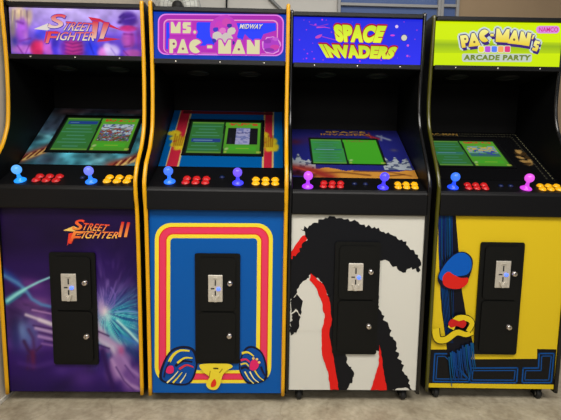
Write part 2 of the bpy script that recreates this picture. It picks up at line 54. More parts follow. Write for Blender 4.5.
  ((10,12,18),9,[(0.2168,0.2698),(0.2305,0.2638),(0.2447,0.261),(0.2591,0.2588),(0.2634,0.2425),(0.2614,0.2254),(0.2649,0.2084),(0.2738,0.197),(0.2819,0.185),(0.2916,0.1742),(0.3012,0.1632),(0.3067,0.1486),(0.3003,0.1364),(0.2985,0.1219),(0.2881,0.1117),(0.2857,0.0974),(0.2801,0.0825),(0.2718,0.069),(0.2557,0.0732),(0.2399,0.0711),(0.2255,0.0691),(0.2244,0.0826),(0.2195,0.0961),(0.2212,0.1095),(0.222,0.123),(0.2186,0.1363),(0.2244,0.1497),(0.2195,0.163),(0.2174,0.1763),(0.2219,0.1896),(0.2162,0.2028),(0.2218,0.216),(0.2177,0.2292),(0.2179,0.2423),(0.2159,0.2554)]),
  ((10,12,18),10,[(0.42,0.3189),(0.4517,0.2598),(0.4918,0.0698),(0.4342,0.0696)]),
  ((214,26,20),11,[(0.0907,0.6306),(0.1012,0.6202),(0.113,0.6115),(0.1244,0.5982),(0.1393,0.5886),(0.1513,0.5754),(0.1583,0.5609),(0.1639,0.5459),(0.1673,0.5299),(0.1763,0.5161),(0.1804,0.5003),(0.184,0.4863),(0.1856,0.472),(0.1869,0.4577),(0.1867,0.4431),(0.19,0.4289),(0.194,0.4143),(0.1921,0.3999),(0.191,0.3853),(0.1852,0.3714),(0.1838,0.3568),(0.1828,0.3417),(0.1857,0.3249),(0.19,0.3084),(0.1927,0.2915),(0.1974,0.2749),(0.2036,0.2586),(0.2035,0.2417),(0.2081,0.2254),(0.2092,0.2086),(0.2128,0.1921),(0.2161,0.1754),(0.2187,0.1587),(0.2222,0.1411),(0.2264,0.1236),(0.231,0.1061),(0.2306,0.0876),(0.2359,0.071),(0.2156,0.0731),(0.196,0.0701),(0.1932,0.0879),(0.1918,0.1057),(0.1859,0.123),(0.1864,0.141),(0.1828,0.1584),(0.176,0.1721),(0.171,0.1863),(0.1675,0.2011),(0.1609,0.2147),(0.1569,0.2292),(0.1523,0.2434),(0.1509,0.2588),(0.1489,0.2743),(0.1505,0.2897),(0.1486,0.305),(0.1481,0.3203),(0.1474,0.3356),(0.1479,0.3508),(0.147,0.3663),(0.152,0.3803),(0.1566,0.3944),(0.1565,0.4096),(0.1607,0.424),(0.1592,0.4388),(0.1512,0.452),(0.1485,0.4664),(0.1489,0.4814),(0.1449,0.4956),(0.1386,0.5108),(0.13,0.5251),(0.1252,0.5408),(0.1202,0.5568),(0.1101,0.5714),(0.0988,0.5849),(0.0858,0.5978),(0.0904,0.6136)]),
  ((214,26,20),12,[(0.4176,0.2946),(0.4215,0.2767),(0.4278,0.2597),(0.4284,0.2436),(0.4338,0.2279),(0.4363,0.2119),(0.4364,0.1957),(0.4395,0.1796),(0.444,0.1644),(0.4455,0.1486),(0.4501,0.1333),(0.4517,0.1174),(0.4581,0.1024),(0.4609,0.0866),(0.4629,0.0717),(0.4476,0.0699),(0.4323,0.0694),(0.4168,0.0722),(0.4016,0.0712),(0.3855,0.0708),(0.3905,0.0851),(0.3951,0.0995),(0.3968,0.1149),(0.4026,0.1287),(0.4045,0.1447),(0.4094,0.1596),(0.4121,0.1752),(0.4172,0.1897),(0.42,0.2046),(0.4171,0.2198),(0.4197,0.2346),(0.4169,0.2497),(0.4176,0.2646),(0.4187,0.2794)]),
  ((10,12,18),13,[(0,0.3837),(0.0047,0.3771),(0.0095,0.3668),(0.018,0.3599),(0.0233,0.3513),(0.0159,0.3417),(0.0064,0.336),(0.0045,0.3457),(0.0033,0.3555),(0.002,0.3653),(0,0.3744)]),
 ],
 'front3': [
  ((212,182,28),1,[(0,0.9),(0.6,0.9),(0.6,0.069),(0,0.069)]),
  ((14,14,16),2,[(0,0.2586),(0.0857,0.2605),(0.0884,0.2107),(0.5093,0.2204),(0.5055,0.2689),(0.597,0.2684),(0.6,0.0923),(0.0013,0.0909)]),
  ((0,72,140),3,[(0.0194,0.2347),(0.0856,0.2361),(0.0852,0.2431),(0.0191,0.2416)]),
  ((0,72,140),3,[(0.0774,0.2399),(0.1996,0.0959),(0.2045,0.1004),(0.0823,0.2445)]),
  ((0,72,140),3,[(0.2029,0.1044),(0.019,0.103),(0.0193,0.0959),(0.2032,0.0973)]),
  ((0,72,140),3,[(0.0259,0.0958),(0.0259,0.2416),(0.0192,0.2418),(0.0191,0.0961)]),
  ((0,72,140),3,[(0.1925,0.1661),(0.4243,0.1706),(0.4238,0.1776),(0.1921,0.1731)]),
  ((0,72,140),3,[(0.4174,0.1776),(0.4181,0.0959),(0.4247,0.0956),(0.424,0.1773)]),
  ((0,72,140),3,[(0.4245,0.1028),(0.1917,0.1002),(0.192,0.0931),(0.4249,0.0958)]),
  ((0,72,140),3,[(0.1985,0.093),(0.1989,0.173),(0.1923,0.1733),(0.1918,0.0933)]),
  ((0,72,140),3,[(0.5136,0.2433),(0.5904,0.245),(0.5899,0.252),(0.5131,0.2502)]),
  ((0,72,140),3,[(0.5836,0.2521),(0.5836,0.0991),(0.5902,0.0987),(0.5902,0.2517)]),
  ((0,72,140),3,[(0.59,0.1059),(0.4438,0.1039),(0.4443,0.0969),(0.5905,0.0989)]),
  ((0,72,140),3,[(0.4507,0.0967),(0.4501,0.1764),(0.4435,0.1768),(0.4441,0.0971)]),
  ((0,72,140),3,[(0.4438,0.1695),(0.5234,0.1714),(0.5229,0.1784),(0.4432,0.1765)]),
  ((0,72,140),3,[(0.5233,0.1713),(0.5198,0.2503),(0.5132,0.2504),(0.5167,0.1714)]),
  ((0,72,140),3,[(0.0334,0.223),(0.0729,0.2239),(0.0726,0.2289),(0.0331,0.228)]),
  ((0,72,140),3,[(0.067,0.2262),(0.1868,0.1101),(0.1899,0.1137),(0.0702,0.2298)]),
  ((0,72,140),3,[(0.1888,0.1162),(0.0318,0.1154),(0.032,0.1104),(0.189,0.1111)]),
  ((0,72,140),3,[(0.0367,0.1103),(0.038,0.2279),(0.0333,0.2281),(0.0319,0.1105)]),
  ((0,72,140),3,[(0.2065,0.1544),(0.4119,0.1583),(0.4116,0.1633),(0.2062,0.1594)]),
  ((0,72,140),3,[(0.4071,0.1634),(0.4057,0.1097),(0.4104,0.1093),(0.4118,0.163)]),
  ((0,72,140),3,[(0.4103,0.1146),(0.2043,0.1126),(0.2046,0.1076),(0.4106,0.1095)]),
  ((0,72,140),3,[(0.2091,0.1074),(0.2112,0.1592),(0.2065,0.1597),(0.2043,0.1078)]),
  ((0,72,140),3,[(0.5277,0.2317),(0.5783,0.2329),(0.5779,0.2378),(0.5273,0.2367)]),
  ((0,72,140),3,[(0.5735,0.238),(0.5712,0.1128),(0.5759,0.1124),(0.5781,0.2376)]),
  ((0,72,140),3,[(0.5758,0.1176),(0.4562,0.1163),(0.4565,0.1112),(0.5761,0.1126)]),
  ((0,72,140),3,[(0.461,0.1111),(0.4625,0.1627),(0.4577,0.1631),(0.4563,0.1115)]),
  ((0,72,140),3,[(0.4578,0.1579),(0.5356,0.1597),(0.5352,0.1647),(0.4575,0.1629)]),
  ((0,72,140),3,[(0.5356,0.1597),(0.5321,0.2367),(0.5274,0.2368),(0.5308,0.1597)]),
  ((9,10,22),4,[(0,0.9),(0.0804,0.9),(0.0997,0.7633),(0.1307,0.5493),(0.162,0.414),(0.203,0.282),(0.1939,0.1972),(0.0904,0.1747),(0.0751,0.2792),(0.0423,0.4507),(0.0252,0.5956),(0.0107,0.7384)]),
  ((0,45,117),5,[(0.0022,0.9),(0.0112,0.7506),(0.0347,0.5014),(0.0361,0.5015),(0.014,0.7508),(0.0064,0.9)]),
  ((0,34,118),6,[(0.008,0.9),(0.0169,0.7065),(0.0329,0.6146),(0.0343,0.6148),(0.0197,0.7066),(0.0121,0.9)]),
  ((0,75,110),7,[(0.0137,0.9),(0.0237,0.7338),(0.0491,0.433),(0.0505,0.433),(0.0265,0.7339),(0.0178,0.9)]),
  ((0,44,120),8,[(0.0195,0.9),(0.0296,0.6982),(0.0419,0.6773),(0.0431,0.6779),(0.0324,0.6984),(0.0236,0.9)]),
  ((0,34,90),9,[(0.0252,0.9),(0.0365,0.7301),(0.0475,0.6731),(0.0488,0.6733),(0.0393,0.7302),(0.0293,0.9)]),
  ((0,47,110),10,[(0.0309,0.9),(0.0432,0.699),(0.0656,0.4546),(0.067,0.4547),(0.046,0.6991),(0.0351,0.9)]),
  ((0,57,105),11,[(0.0367,0.9),(0.0479,0.7316),(0.0638,0.6438),(0.0652,0.644),(0.0507,0.7317),(0.0408,0.9)]),
  ((0,53,86),12,[(0.0424,0.9),(0.0501,0.7394),(0.0748,0.4887),(0.0762,0.4888),(0.0528,0.7395),(0.0466,0.9)]),
  ((0,70,134),13,[(0.0482,0.9),(0.0571,0.7383),(0.0762,0.5818),(0.0776,0.5819),(0.0599,0.7384),(0.0523,0.9)]),
  ((0,67,106),14,[(0.0539,0.9),(0.0663,0.7009),(0.0927,0.4139),(0.0941,0.414),(0.0691,0.701),(0.058,0.9)]),
  ((0,47,118),15,[(0.0596,0.9),(0.0686,0.771),(0.1,0.4036),(0.1015,0.4036),(0.0714,0.7711),(0.0638,0.9)]),
  ((0,58,120),16,[(0.0307,0.5715),(0.0507,0.4263),(0.0748,0.2939),(0.0767,0.2942),(0.0534,0.4267),(0.0344,0.5719)]),
  ((0,58,120),17,[(0.0373,0.5716),(0.0572,0.4265),(0.0815,0.2941),(0.0833,0.2944),(0.06,0.4268),(0.041,0.572)]),
  ((0,58,120),18,[(0.0438,0.5717),(0.0638,0.4266),(0.0881,0.2942),(0.09,0.2945),(0.0666,0.427),(0.0475,0.5721)]),
  ((0,58,120),19,[(0.0504,0.5718),(0.0704,0.4267),(0.0947,0.2944),(0.0966,0.2947),(0.0732,0.4271),(0.0541,0.5722)]),
  ((0,58,120),20,[(0.0569,0.572),(0.077,0.4268),(0.1014,0.2945),(0.1032,0.2948),(0.0798,0.4272),(0.0606,0.5723)]),
  ((0,68,107),21,[(0.0835,0.2266),(0.0942,0.1568),(0.1084,0.0779),(0.1117,0.0784),(0.0999,0.1576),(0.0915,0.2275)]),
  ((0,76,122),22,[(0.0901,0.2486),(0.1009,0.1789),(0.1141,0.1182),(0.1174,0.1188),(0.1066,0.1797),(0.0982,0.2495)]),
  ((0,65,131),23,[(0.0976,0.2554),(0.1084,0.1858),(0.1224,0.1102),(0.1257,0.1107),(0.1141,0.1865),(0.1056,0.2563)]),
  ((0,61,129),24,[(0.1057,0.2511),(0.1165,0.1814),(0.1293,0.1288),(0.1325,0.1295),(0.1222,0.1823),(0.1137,0.252)]),
  ((0,50,113),25,[(0.1139,0.2455),(0.1247,0.1758),(0.1383,0.1087),(0.1416,0.1092),(0.1304,0.1766),(0.1219,0.2464)]),
  ((0,53,105),26,[(0.1208,0.2621),(0.1316,0.1925),(0.1457,0.1184),(0.1489,0.1189),(0.1373,0.1933),(0.1288,0.263)]),
  ((0,62,126),27,[(0.1288,0.2581),(0.1397,0.1886),(0.1537,0.1151),(0.157,0.1157),(0.1454,0.1893),(0.1368,0.259)]),
  ((0,58,120),28,[(0.1361,0.268),(0.147,0.1985),(0.1602,0.1392),(0.1635,0.1398),(0.1526,0.1993),(0.1441,0.2689)]),
  ((0,50,106),29,[(0.1429,0.2854),(0.1538,0.216),(0.1668,0.162),(0.17,0.1626),(0.1595,0.2168),(0.1509,0.2863)]),
  ((0,56,117),30,[(0.1512,0.2776),(0.1621,0.2082),(0.1755,0.1468),(0.1788,0.1474),(0.1678,0.209),(0.1592,0.2785)]),
  ((0,72,105),31,[(0.1583,0.289),(0.1693,0.2197),(0.1843,0.1308),(0.1876,0.1312),(0.1749,0.2204),(0.1663,0.2899)]),
  ((0,61,134),32,[(0.166,0.2917),(0.177,0.2224),(0.19,0.1672),(0.1933,0.1679),(0.1826,0.2232),(0.174,0.2926)]),
  ((0,62,118),33,[(0.1743,0.2834),(0.1853,0.2141),(0.2002,0.1296),(0.2035,0.13),(0.191,0.2148),(0.1823,0.2843)]),
  ((0,69,125),34,[(0.1811,0.2998),(0.1922,0.2306),(0.2063,0.1587),(0.2096,0.1592),(0.1978,0.2314),(0.1891,0.3007)]),
  ((0,75,120),35,[(0.189,0.2986),(0.2001,0.2294),(0.2135,0.169),(0.2168,0.1696),(0.2057,0.2302),(0.197,0.2995)]),
  ((10,16,40),36,[(0.0102,0.6146),(0.0118,0.623),(0.0144,0.6326),(0.0178,0.6428),(0.0219,0.653),(0.0264,0.6626),(0.0313,0.6719),(0.037,0.6811),(0.0431,0.69),(0.0497,0.6984),(0.0566,0.7059),(0.0641,0.7127),(0.0721,0.7191),(0.0805,0.7247),(0.0889,0.7293),(0.0969,0.7325),(0.1046,0.7344),(0.1123,0.7351),(0.1198,0.7347),(0.1271,0.7332),(0.134,0.7307),(0.1408,0.7271),(0.1476,0.7223),(0.1539,0.7166),(0.1594,0.71),(0.1634,0.7028),(0.166,0.6946),(0.1674,0.6854),(0.1677,0.6756),(0.1673,0.6655),(0.1663,0.6553),(0.1646,0.6449),(0.1619,0.6339),(0.1587,0.6229),(0.1549,0.6123),(0.1509,0.6025),(0.1467,0.5934),(0.1423,0.5846),(0.1374,0.5765),(0.1318,0.5694),(0.1251,0.5637),(0.1172,0.5594),(0.108,0.5563),(0.0982,0.5543),(0.0883,0.5533),(0.079,0.5532),(0.0698,0.5543),(0.0605,0.5567),(0.0514,0.5599),(0.0431,0.5635),(0.0361,0.5669),(0.0305,0.5702),(0.0259,0.5737),(0.0222,0.5773),(0.0191,0.5814),(0.0164,0.5859),(0.0139,0.5907),(0.0119,0.5957),(0.0104,0.6012),(0.0098,0.6074)]),
  ((0,84,178),37,[(0.0149,0.6146),(0.0153,0.6217),(0.0178,0.6302),(0.0218,0.6395),(0.0264,0.6489),(0.0313,0.6579),(0.0363,0.6669),(0.0421,0.6761),(0.0484,0.6851),(0.0549,0.6936),(0.0615,0.7012),(0.0683,0.7081),(0.0754,0.7144),(0.0827,0.72),(0.09,0.7246),(0.0971,0.7278),(0.1043,0.7297),(0.1115,0.7304),(0.1186,0.7299),(0.1255,0.7285),(0.132,0.726),(0.1383,0.7223),(0.1445,0.7173),(0.1504,0.7115),(0.1554,0.7049),(0.1591,0.698),(0.1616,0.6901),(0.163,0.6813),(0.1635,0.6721),(0.1631,0.6631),(0.1617,0.6552),(0.1594,0.6483),(0.1564,0.6418),(0.1523,0.6359),(0.147,0.6307),(0.1401,0.6263),(0.1311,0.6231),(0.12,0.6212),(0.1079,0.6198),(0.0958,0.6182),(0.0848,0.6158),(0.0748,0.6118),(0.0649,0.6066),(0.0555,0.6015),(0.0469,0.5975),(0.0392,0.5959),(0.0323,0.5967),(0.026,0.5994),(0.0207,0.6035),(0.0168,0.6087)]),
  ((206,32,24),38,[(0.0335,0.6149),(0.036,0.6213),(0.04,0.6275),(0.0449,0.6329),(0.0503,0.637),(0.0556,0.6392),(0.0608,0.6389),(0.0664,0.6364),(0.0722,0.6327),(0.0782,0.6287),(0.0843,0.6254),(0.0907,0.6224),(0.0974,0.6191),(0.1042,0.616),(0.111,0.6134),(0.1177,0.6115),(0.1249,0.6112),(0.1325,0.6121),(0.1399,0.6133),(0.1461,0.6136),(0.1503,0.6121),(0.1524,0.6081),(0.153,0.6024),(0.1523,0.5957),(0.1503,0.5891),(0.1473,0.5833),(0.1431,0.5781),(0.1373,0.5729),(0.1306,0.5681),(0.1234,0.5641),(0.116,0.5611),(0.1081,0.5593),(0.0995,0.5584),(0.0906,0.5584),(0.0819,0.5591),(0.0739,0.5604),(0.0662,0.5622),(0.0585,0.5646),(0.0514,0.5677),(0.0451,0.5717),(0.0403,0.5766),(0.0367,0.5831),(0.0343,0.5911),(0.0329,0.5996),(0.0326,0.6078)]),
  ((34,30,12),39,[(0,0.3639),(0,0.3569),(0,0.3459),(0,0.3325),(0.0026,0.3182),(0.0107,0.3045),(0.0229,0.2952),(0.0352,0.2912),(0.0473,0.2904),(0.059,0.2919),(0.0713,0.2957),(0.0836,0.303),(0.0949,0.3125),(0.1051,0.3218),(0.1137,0.3289),(0.1192,0.3322),(0.1226,0.3326),(0.1281,0.3315),(0.1359,0.3288),(0.1458,0.3255),(0.1574,0.324),(0.1684,0.3257),(0.1776,0.3287),(0.1853,0.3322),(0.1912,0.3351),(0.1951,0.3371),(0.1837,0.3645),(0.1791,0.363),(0.1732,0.3607),(0.1669,0.3584),(0.1609,0.3569),(0.1565,0.3565),(0.1525,0.3575),(0.1458,0.3604),(0.1362,0.3643),(0.1236,0.3673),(0.1087,0.3663),(0.0947,0.3598),(0.0826,0.3509),(0.0718,0.3418),(0.0627,0.3348),(0.0563,0.3315),(0.0509,0.3304),(0.0455,0.3301),(0.0416,0.3307),(0.0398,0.3316),(0.0405,0.331),(0.04,0.3328),(0.0383,0.3406),(0.0368,0.3514),(0.0356,0.3621),(0.0346,0.3699)]),
  ((216,190,30),40,[(0,0.3645),(0,0.3574),(0,0.3465),(0.0024,0.3333),(0.0065,0.3197),(0.0138,0.3073),(0.0247,0.2991),(0.0359,0.2954),(0.0471,0.2947),(0.0581,0.2961),(0.0697,0.2997),(0.0813,0.3066),(0.0923,0.3158),(0.1025,0.3251),(0.1115,0.3325),(0.118,0.3362),(0.1228,0.3367),(0.1291,0.3354),(0.1371,0.3326),(0.1466,0.3295),(0.1573,0.3281),(0.1674,0.3296),(0.1762,0.3325),(0.1838,0.3359),(0.1896,0.3388),(0.1936,0.3407),(0.1852,0.3609),(0.1807,0.3593),(0.1748,0.357),(0.1683,0.3547),(0.1619,0.353),(0.1567,0.3525),(0.1517,0.3536),(0.1446,0.3566),(0.1352,0.3604),(0.1235,0.3633),(0.1099,0.3623),(0.0969,0.3562),(0.0851,0.3475),(0.0744,0.3385),(0.065,0.3313),(0.0579,0.3276),(0.0518,0.3262),(0.0457,0.3258),(0.0409,0.3265),(0.038,0.3277),(0.0374,0.3283),(0.0362,0.3313),(0.0342,0.3398),(0.0326,0.3508),(0.0314,0.3616),(0.0304,0.3693)]),
  ((34,30,12),41,[(0.1017,0.3596),(0.1048,0.3671),(0.1088,0.3776),(0.1133,0.3882),(0.1177,0.3965),(0.1208,0.4003),(0.1243,0.402),(0.1309,0.4035),(0.139,0.4039),(0.147,0.4034),(0.1531,0.4024),(0.1575,0.4009),(0.1614,0.3987),(0.1645,0.3962),(0.1663,0.3942),(0.1668,0.3942),(0.1666,0.392),(0.1641,0.3852),(0.1601,0.3768),(0.1558,0.3686),(0.153,0.3626),(0.1781,0.3479),(0.1811,0.3531),(0.1858,0.3612),(0.1911,0.3712),(0.1957,0.3825),(0.1973,0.3955),(0.1938,0.4079),(0.1876,0.4175),(0.1797,0.4251),(0.1707,0.4311),(0.161,0.4352),(0.1504,0.4377),(0.1387,0.4391),(0.126,0.4389),(0.1128,0.4366),(0.0996,0.4305),(0.0888,0.4196),(0.081,0.4069),(0.075,0.3943),(0.0705,0.3838),(0.0673,0.3771)]),
  ((216,190,30),42,[(0.0983,0.3613),(0.1013,0.3688),(0.1053,0.3793),(0.1099,0.3901),(0.1147,0.3989),(0.1185,0.4036),(0.123,0.4058),(0.1304,0.4074),(0.139,0.4078),(0.1474,0.4073),(0.154,0.4061),(0.159,0.4044),(0.1636,0.4018),(0.1673,0.3987),(0.1696,0.3958),(0.1705,0.3944),(0.1702,0.3909),(0.1675,0.3835),(0.1634,0.3747),(0.1591,0.3666),(0.1563,0.3607),(0.1747,0.3498),(0.1778,0.3552),(0.1825,0.3632),(0.1877,0.373),(0.192,0.3837),(0.1935,0.3953),(0.1904,0.4063),(0.1848,0.415),(0.1776,0.422),(0.1692,0.4276),(0.1601,0.4314),(0.1501,0.4338),(0.1387,0.4352),(0.1265,0.4351),(0.1141,0.4329),(0.1018,0.4273),(0.0919,0.4172),(0.0844,0.4049),(0.0785,0.3925),(0.074,0.3821),(0.0707,0.3753)]),
  ((190,28,26),43,[(0.0713,0.3926),(0.0722,0.3974),(0.0744,0.4029),(0.0777,0.4082),(0.0819,0.4125),(0.0866,0.415),(0.0923,0.4149),(0.0992,0.4129),(0.1066,0.41),(0.1138,0.4072),(0.1201,0.4058),(0.1256,0.4063),(0.1307,0.408),(0.1353,0.41),(0.1396,0.4113),(0.1434,0.4112),(0.1471,0.4093),(0.1506,0.4063),(0.1536,0.4025),(0.1555,0.3984),(0.1561,0.3943),(0.1551,0.3897),(0.1527,0.3842),(0.1494,0.3789),(0.1453,0.3745),(0.141,0.3719),(0.136,0.372),(0.1302,0.3742),(0.1241,0.3772),(0.1179,0.3799),(0.1121,0.3812),(0.1066,0.3803),(0.1012,0.3779),(0.0959,0.3753),(0.091,0.3734),(0.0866,0.3733),(0.0824,0.3754),(0.0783,0.3789),(0.0747,0.3834),(0.0723,0.3881)]),
 ],
 'marq1': [
  ((14,58,176),1,[(0,1.7937),(0.597,1.7937),(0.597,1.5861),(0,1.5861)]),
  ((236,130,236),2,[(0.5495,1.7921),(0.5578,1.7913),(0.5657,1.7889),(0.5727,1.7848),(0.5786,1.7793),(0.583,1.7727),(0.5858,1.7654),(0.5867,1.7576),(0.5867,1.6464),(0.5857,1.6385),(0.583,1.631),(0.5785,1.6243),(0.5726,1.6186),(0.5654,1.6143),(0.5575,1.6116),(0.5492,1.6107),(0.0515,1.6066),(0.0435,1.6074),(0.0359,1.6099),(0.0291,1.614),(0.0235,1.6195),(0.0194,1.626),(0.0169,1.6334),(0.0162,1.6411),(0.0187,1.7501),(0.0198,1.7578),(0.0226,1.7651),(0.027,1.7717),(0.0328,1.7772),(0.0397,1.7814),(0.0473,1.784),(0.0553,1.785)]),
  ((172,40,176),3,[(0.5477,1.7868),(0.5551,1.7861),(0.5622,1.7839),(0.5685,1.7802),(0.5738,1.7753),(0.5778,1.7694),(0.5803,1.7628),(0.5811,1.7557),(0.5811,1.6477),(0.5802,1.6406),(0.5777,1.6338),(0.5737,1.6278),(0.5684,1.6227),(0.562,1.6188),(0.5548,1.6164),(0.5473,1.6155),(0.0538,1.6114),(0.0466,1.6121),(0.0398,1.6144),(0.0337,1.6181),(0.0287,1.623),(0.0249,1.6289),(0.0227,1.6355),(0.022,1.6425),(0.0245,1.7484),(0.0254,1.7554),(0.028,1.7619),(0.032,1.7679),(0.0372,1.7728),(0.0434,1.7766),(0.0503,1.779),(0.0575,1.7799)]),
  ((238,150,206),4,[(0.5374,1.7683),(0.5426,1.7678),(0.5475,1.7663),(0.5519,1.7637),(0.5556,1.7603),(0.5583,1.7562),(0.56,1.7516),(0.5606,1.7467),(0.5605,1.6409),(0.5599,1.636),(0.5581,1.6313),(0.5553,1.627),(0.5516,1.6235),(0.5472,1.6208),(0.5423,1.6191),(0.5371,1.6185),(0.0634,1.6145),(0.0584,1.615),(0.0536,1.6166),(0.0494,1.6192),(0.0459,1.6226),(0.0433,1.6267),(0.0417,1.6313),(0.0413,1.6361),(0.0436,1.7401),(0.0443,1.7449),(0.046,1.7495),(0.0488,1.7536),(0.0524,1.757),(0.0567,1.7597),(0.0615,1.7613),(0.0665,1.7619)]),
  ((186,48,184),5,[(0.5355,1.763),(0.5401,1.7626),(0.5444,1.7612),(0.5483,1.759),(0.5515,1.756),(0.5539,1.7523),(0.5555,1.7483),(0.556,1.744),(0.5558,1.64),(0.5553,1.6356),(0.5537,1.6315),(0.5513,1.6278),(0.548,1.6247),(0.5441,1.6223),(0.5398,1.6208),(0.5352,1.6203),(0.0662,1.6163),(0.0617,1.6168),(0.0576,1.6181),(0.0538,1.6204),(0.0508,1.6234),(0.0485,1.627),(0.0471,1.631),(0.0467,1.6353),(0.0489,1.7376),(0.0495,1.7418),(0.0511,1.7458),(0.0535,1.7494),(0.0567,1.7525),(0.0605,1.7548),(0.0647,1.7563),(0.0691,1.7568)]),
  ((42,66,255),6,[(0.2647,1.7525),(0.2668,1.7523),(0.2687,1.7517),(0.2704,1.7506),(0.2718,1.7493),(0.2729,1.7476),(0.2736,1.7458),(0.2738,1.7439),(0.2727,1.6584),(0.2724,1.6564),(0.2717,1.6546),(0.2706,1.6529),(0.2691,1.6515),(0.2674,1.6505),(0.2654,1.6498),(0.2634,1.6495),(0.1994,1.6489),(0.1974,1.6491),(0.1954,1.6498),(0.1937,1.6508),(0.1923,1.6522),(0.1913,1.6538),(0.1906,1.6556),(0.1904,1.6576),(0.1918,1.7428),(0.1921,1.7448),(0.1928,1.7466),(0.1939,1.7483),(0.1953,1.7497),(0.1971,1.7507),(0.199,1.7514),(0.201,1.7516)]),
  ((42,66,255),7,[(0.0676,1.7473),(0.0686,1.7472),(0.0695,1.7469),(0.0704,1.7464),(0.0711,1.7457),(0.0716,1.7449),(0.0719,1.744),(0.072,1.743),(0.0697,1.6346),(0.0696,1.6337),(0.0692,1.6327),(0.0687,1.6319),(0.0679,1.6312),(0.0671,1.6307),(0.0661,1.6304),(0.0651,1.6302),(0.0583,1.6302),(0.0573,1.6303),(0.0564,1.6306),(0.0555,1.6311),(0.0548,1.6318),(0.0543,1.6326),(0.054,1.6335),(0.0539,1.6345),(0.0562,1.7428),(0.0564,1.7438),(0.0567,1.7447),(0.0573,1.7455),(0.058,1.7462),(0.0589,1.7467),(0.0598,1.7471),(0.0608,1.7472)]),
  ((42,66,255),8,[(0.3609,1.7511),(0.5504,1.7553),(0.5522,1.7229),(0.4945,1.7046),(0.4757,1.6604),(0.4387,1.6776),(0.4111,1.7037),(0.3923,1.6596),(0.3741,1.6945)]),
  ((196,60,196),9,[(0.3823,1.7202),(0.3745,1.6907),(0.3546,1.6685),(0.3283,1.6574),(0.2985,1.6538),(0.2719,1.6668),(0.2548,1.6906),(0.2523,1.7189),(0.2554,1.749),(0.2761,1.7691),(0.3011,1.7824),(0.3308,1.786),(0.355,1.7715),(0.3732,1.7492)]),
  ((208,200,192),10,[(0.3093,1.6945),(0.3013,1.6788),(0.2811,1.6732),(0.2642,1.6844),(0.2655,1.7021),(0.2819,1.7138),(0.3007,1.7091)]),
  ((206,196,190),11,[(0.3571,1.6848),(0.3447,1.6684),(0.3224,1.663),(0.302,1.6747),(0.3033,1.6952),(0.3222,1.7084),(0.3448,1.7036)]),
  ((208,200,186),12,[(0.3702,1.7172),(0.3637,1.7043),(0.3453,1.6972),(0.3307,1.7082),(0.3337,1.7224),(0.3467,1.7323),(0.3637,1.7297)]),
  ((206,60,190),13,[(0.3205,1.737),(0.3106,1.7223),(0.2909,1.7176),(0.2763,1.7285),(0.2764,1.745),(0.2921,1.7581),(0.313,1.7537)]),
  ((210,70,180),14,[(0.3509,1.7526),(0.3421,1.7372),(0.3236,1.7349),(0.3081,1.7448),(0.3087,1.7619),(0.3244,1.7708),(0.3404,1.7662)]),
  ((64,54,200),15,[(0.2913,1.72),(0.2863,1.7115),(0.2756,1.7091),(0.2676,1.7143),(0.2664,1.7237),(0.2747,1.7292),(0.2886,1.7299)]),
  ((60,46,160),16,[(0.3531,1.7385),(0.3494,1.7313),(0.3396,1.7278),(0.3305,1.7332),(0.3303,1.7438),(0.3396,1.747),(0.35,1.7459)]),
  ((226,120,200),17,[(0.3263,1.7154),(0.3199,1.7038),(0.3068,1.7031),(0.294,1.7096),(0.2961,1.7211),(0.3068,1.7291),(0.3216,1.7271)]),
  ((56,44,150),18,[(0.3685,1.6632),(0.3624,1.6576),(0.3516,1.6522),(0.3455,1.659),(0.3436,1.6694),(0.3531,1.6747),(0.3609,1.6706)]),
  ((60,50,170),19,[(0.284,1.6716),(0.2797,1.6637),(0.2693,1.661),(0.2646,1.6673),(0.2617,1.6772),(0.2705,1.6807),(0.2782,1.6781)]),
  ((226,150,226),20,[(0.5761,1.6569),(0.5677,1.6452),(0.5664,1.6296),(0.5532,1.6228),(0.5395,1.6192),(0.5244,1.6209),(0.5081,1.6209),(0.4986,1.6314),(0.4915,1.6426),(0.4895,1.6561),(0.4885,1.6709),(0.5022,1.6781),(0.5093,1.6921),(0.5246,1.6921),(0.5391,1.6953),(0.5526,1.6893),(0.5638,1.6817),(0.5733,1.6706)]),
  ((176,60,200),21,[(0.5712,1.6567),(0.5621,1.6331),(0.538,1.6204),(0.5132,1.6268),(0.495,1.6441),(0.4954,1.6677),(0.5121,1.6867),(0.5387,1.6918),(0.5607,1.6792)]),
  ((150,50,180),22,[(0.5311,1.6745),(0.5278,1.6661),(0.5161,1.6636),(0.503,1.6646),(0.4964,1.6705),(0.4959,1.6765),(0.5038,1.6807),(0.5167,1.6851),(0.5275,1.6806)]),
  ((206,60,170),23,[(0.5687,1.647),(0.5617,1.6413),(0.5491,1.6351),(0.5347,1.6376),(0.5261,1.6437),(0.526,1.6506),(0.5348,1.6579),(0.5493,1.6592),(0.5637,1.6564)]),
  ((140,50,170),24,[(0.5458,1.6343),(0.54,1.6295),(0.5263,1.628),(0.5099,1.6262),(0.4991,1.6314),(0.4995,1.6386),(0.5104,1.6426),(0.5266,1.6441),(0.5411,1.6406)]),
  ((196,90,210),25,[(0.5651,1.6829),(0.561,1.6787),(0.5525,1.6746),(0.5429,1.6765),(0.5353,1.6806),(0.536,1.6871),(0.5432,1.6901),(0.5532,1.6916),(0.5617,1.6883)]),
  ((206,66,196),26,[(0.0721,1.7473),(0.0816,1.7475),(0.0932,1.7234),(0.1058,1.7478),(0.1154,1.7479),(0.1144,1.6994),(0.0711,1.6989)]),
  ((206,66,196),26,[(0.0856,1.7475),(0.0951,1.7476),(0.1068,1.7236),(0.1194,1.748),(0.1289,1.7481),(0.128,1.6996),(0.0846,1.6991)]),
  ((206,66,196),26,[(0.079,1.7539),(0.0885,1.754),(0.1001,1.73),(0.1127,1.7544),(0.1223,1.7545),(0.1213,1.706),(0.078,1.7055)]),
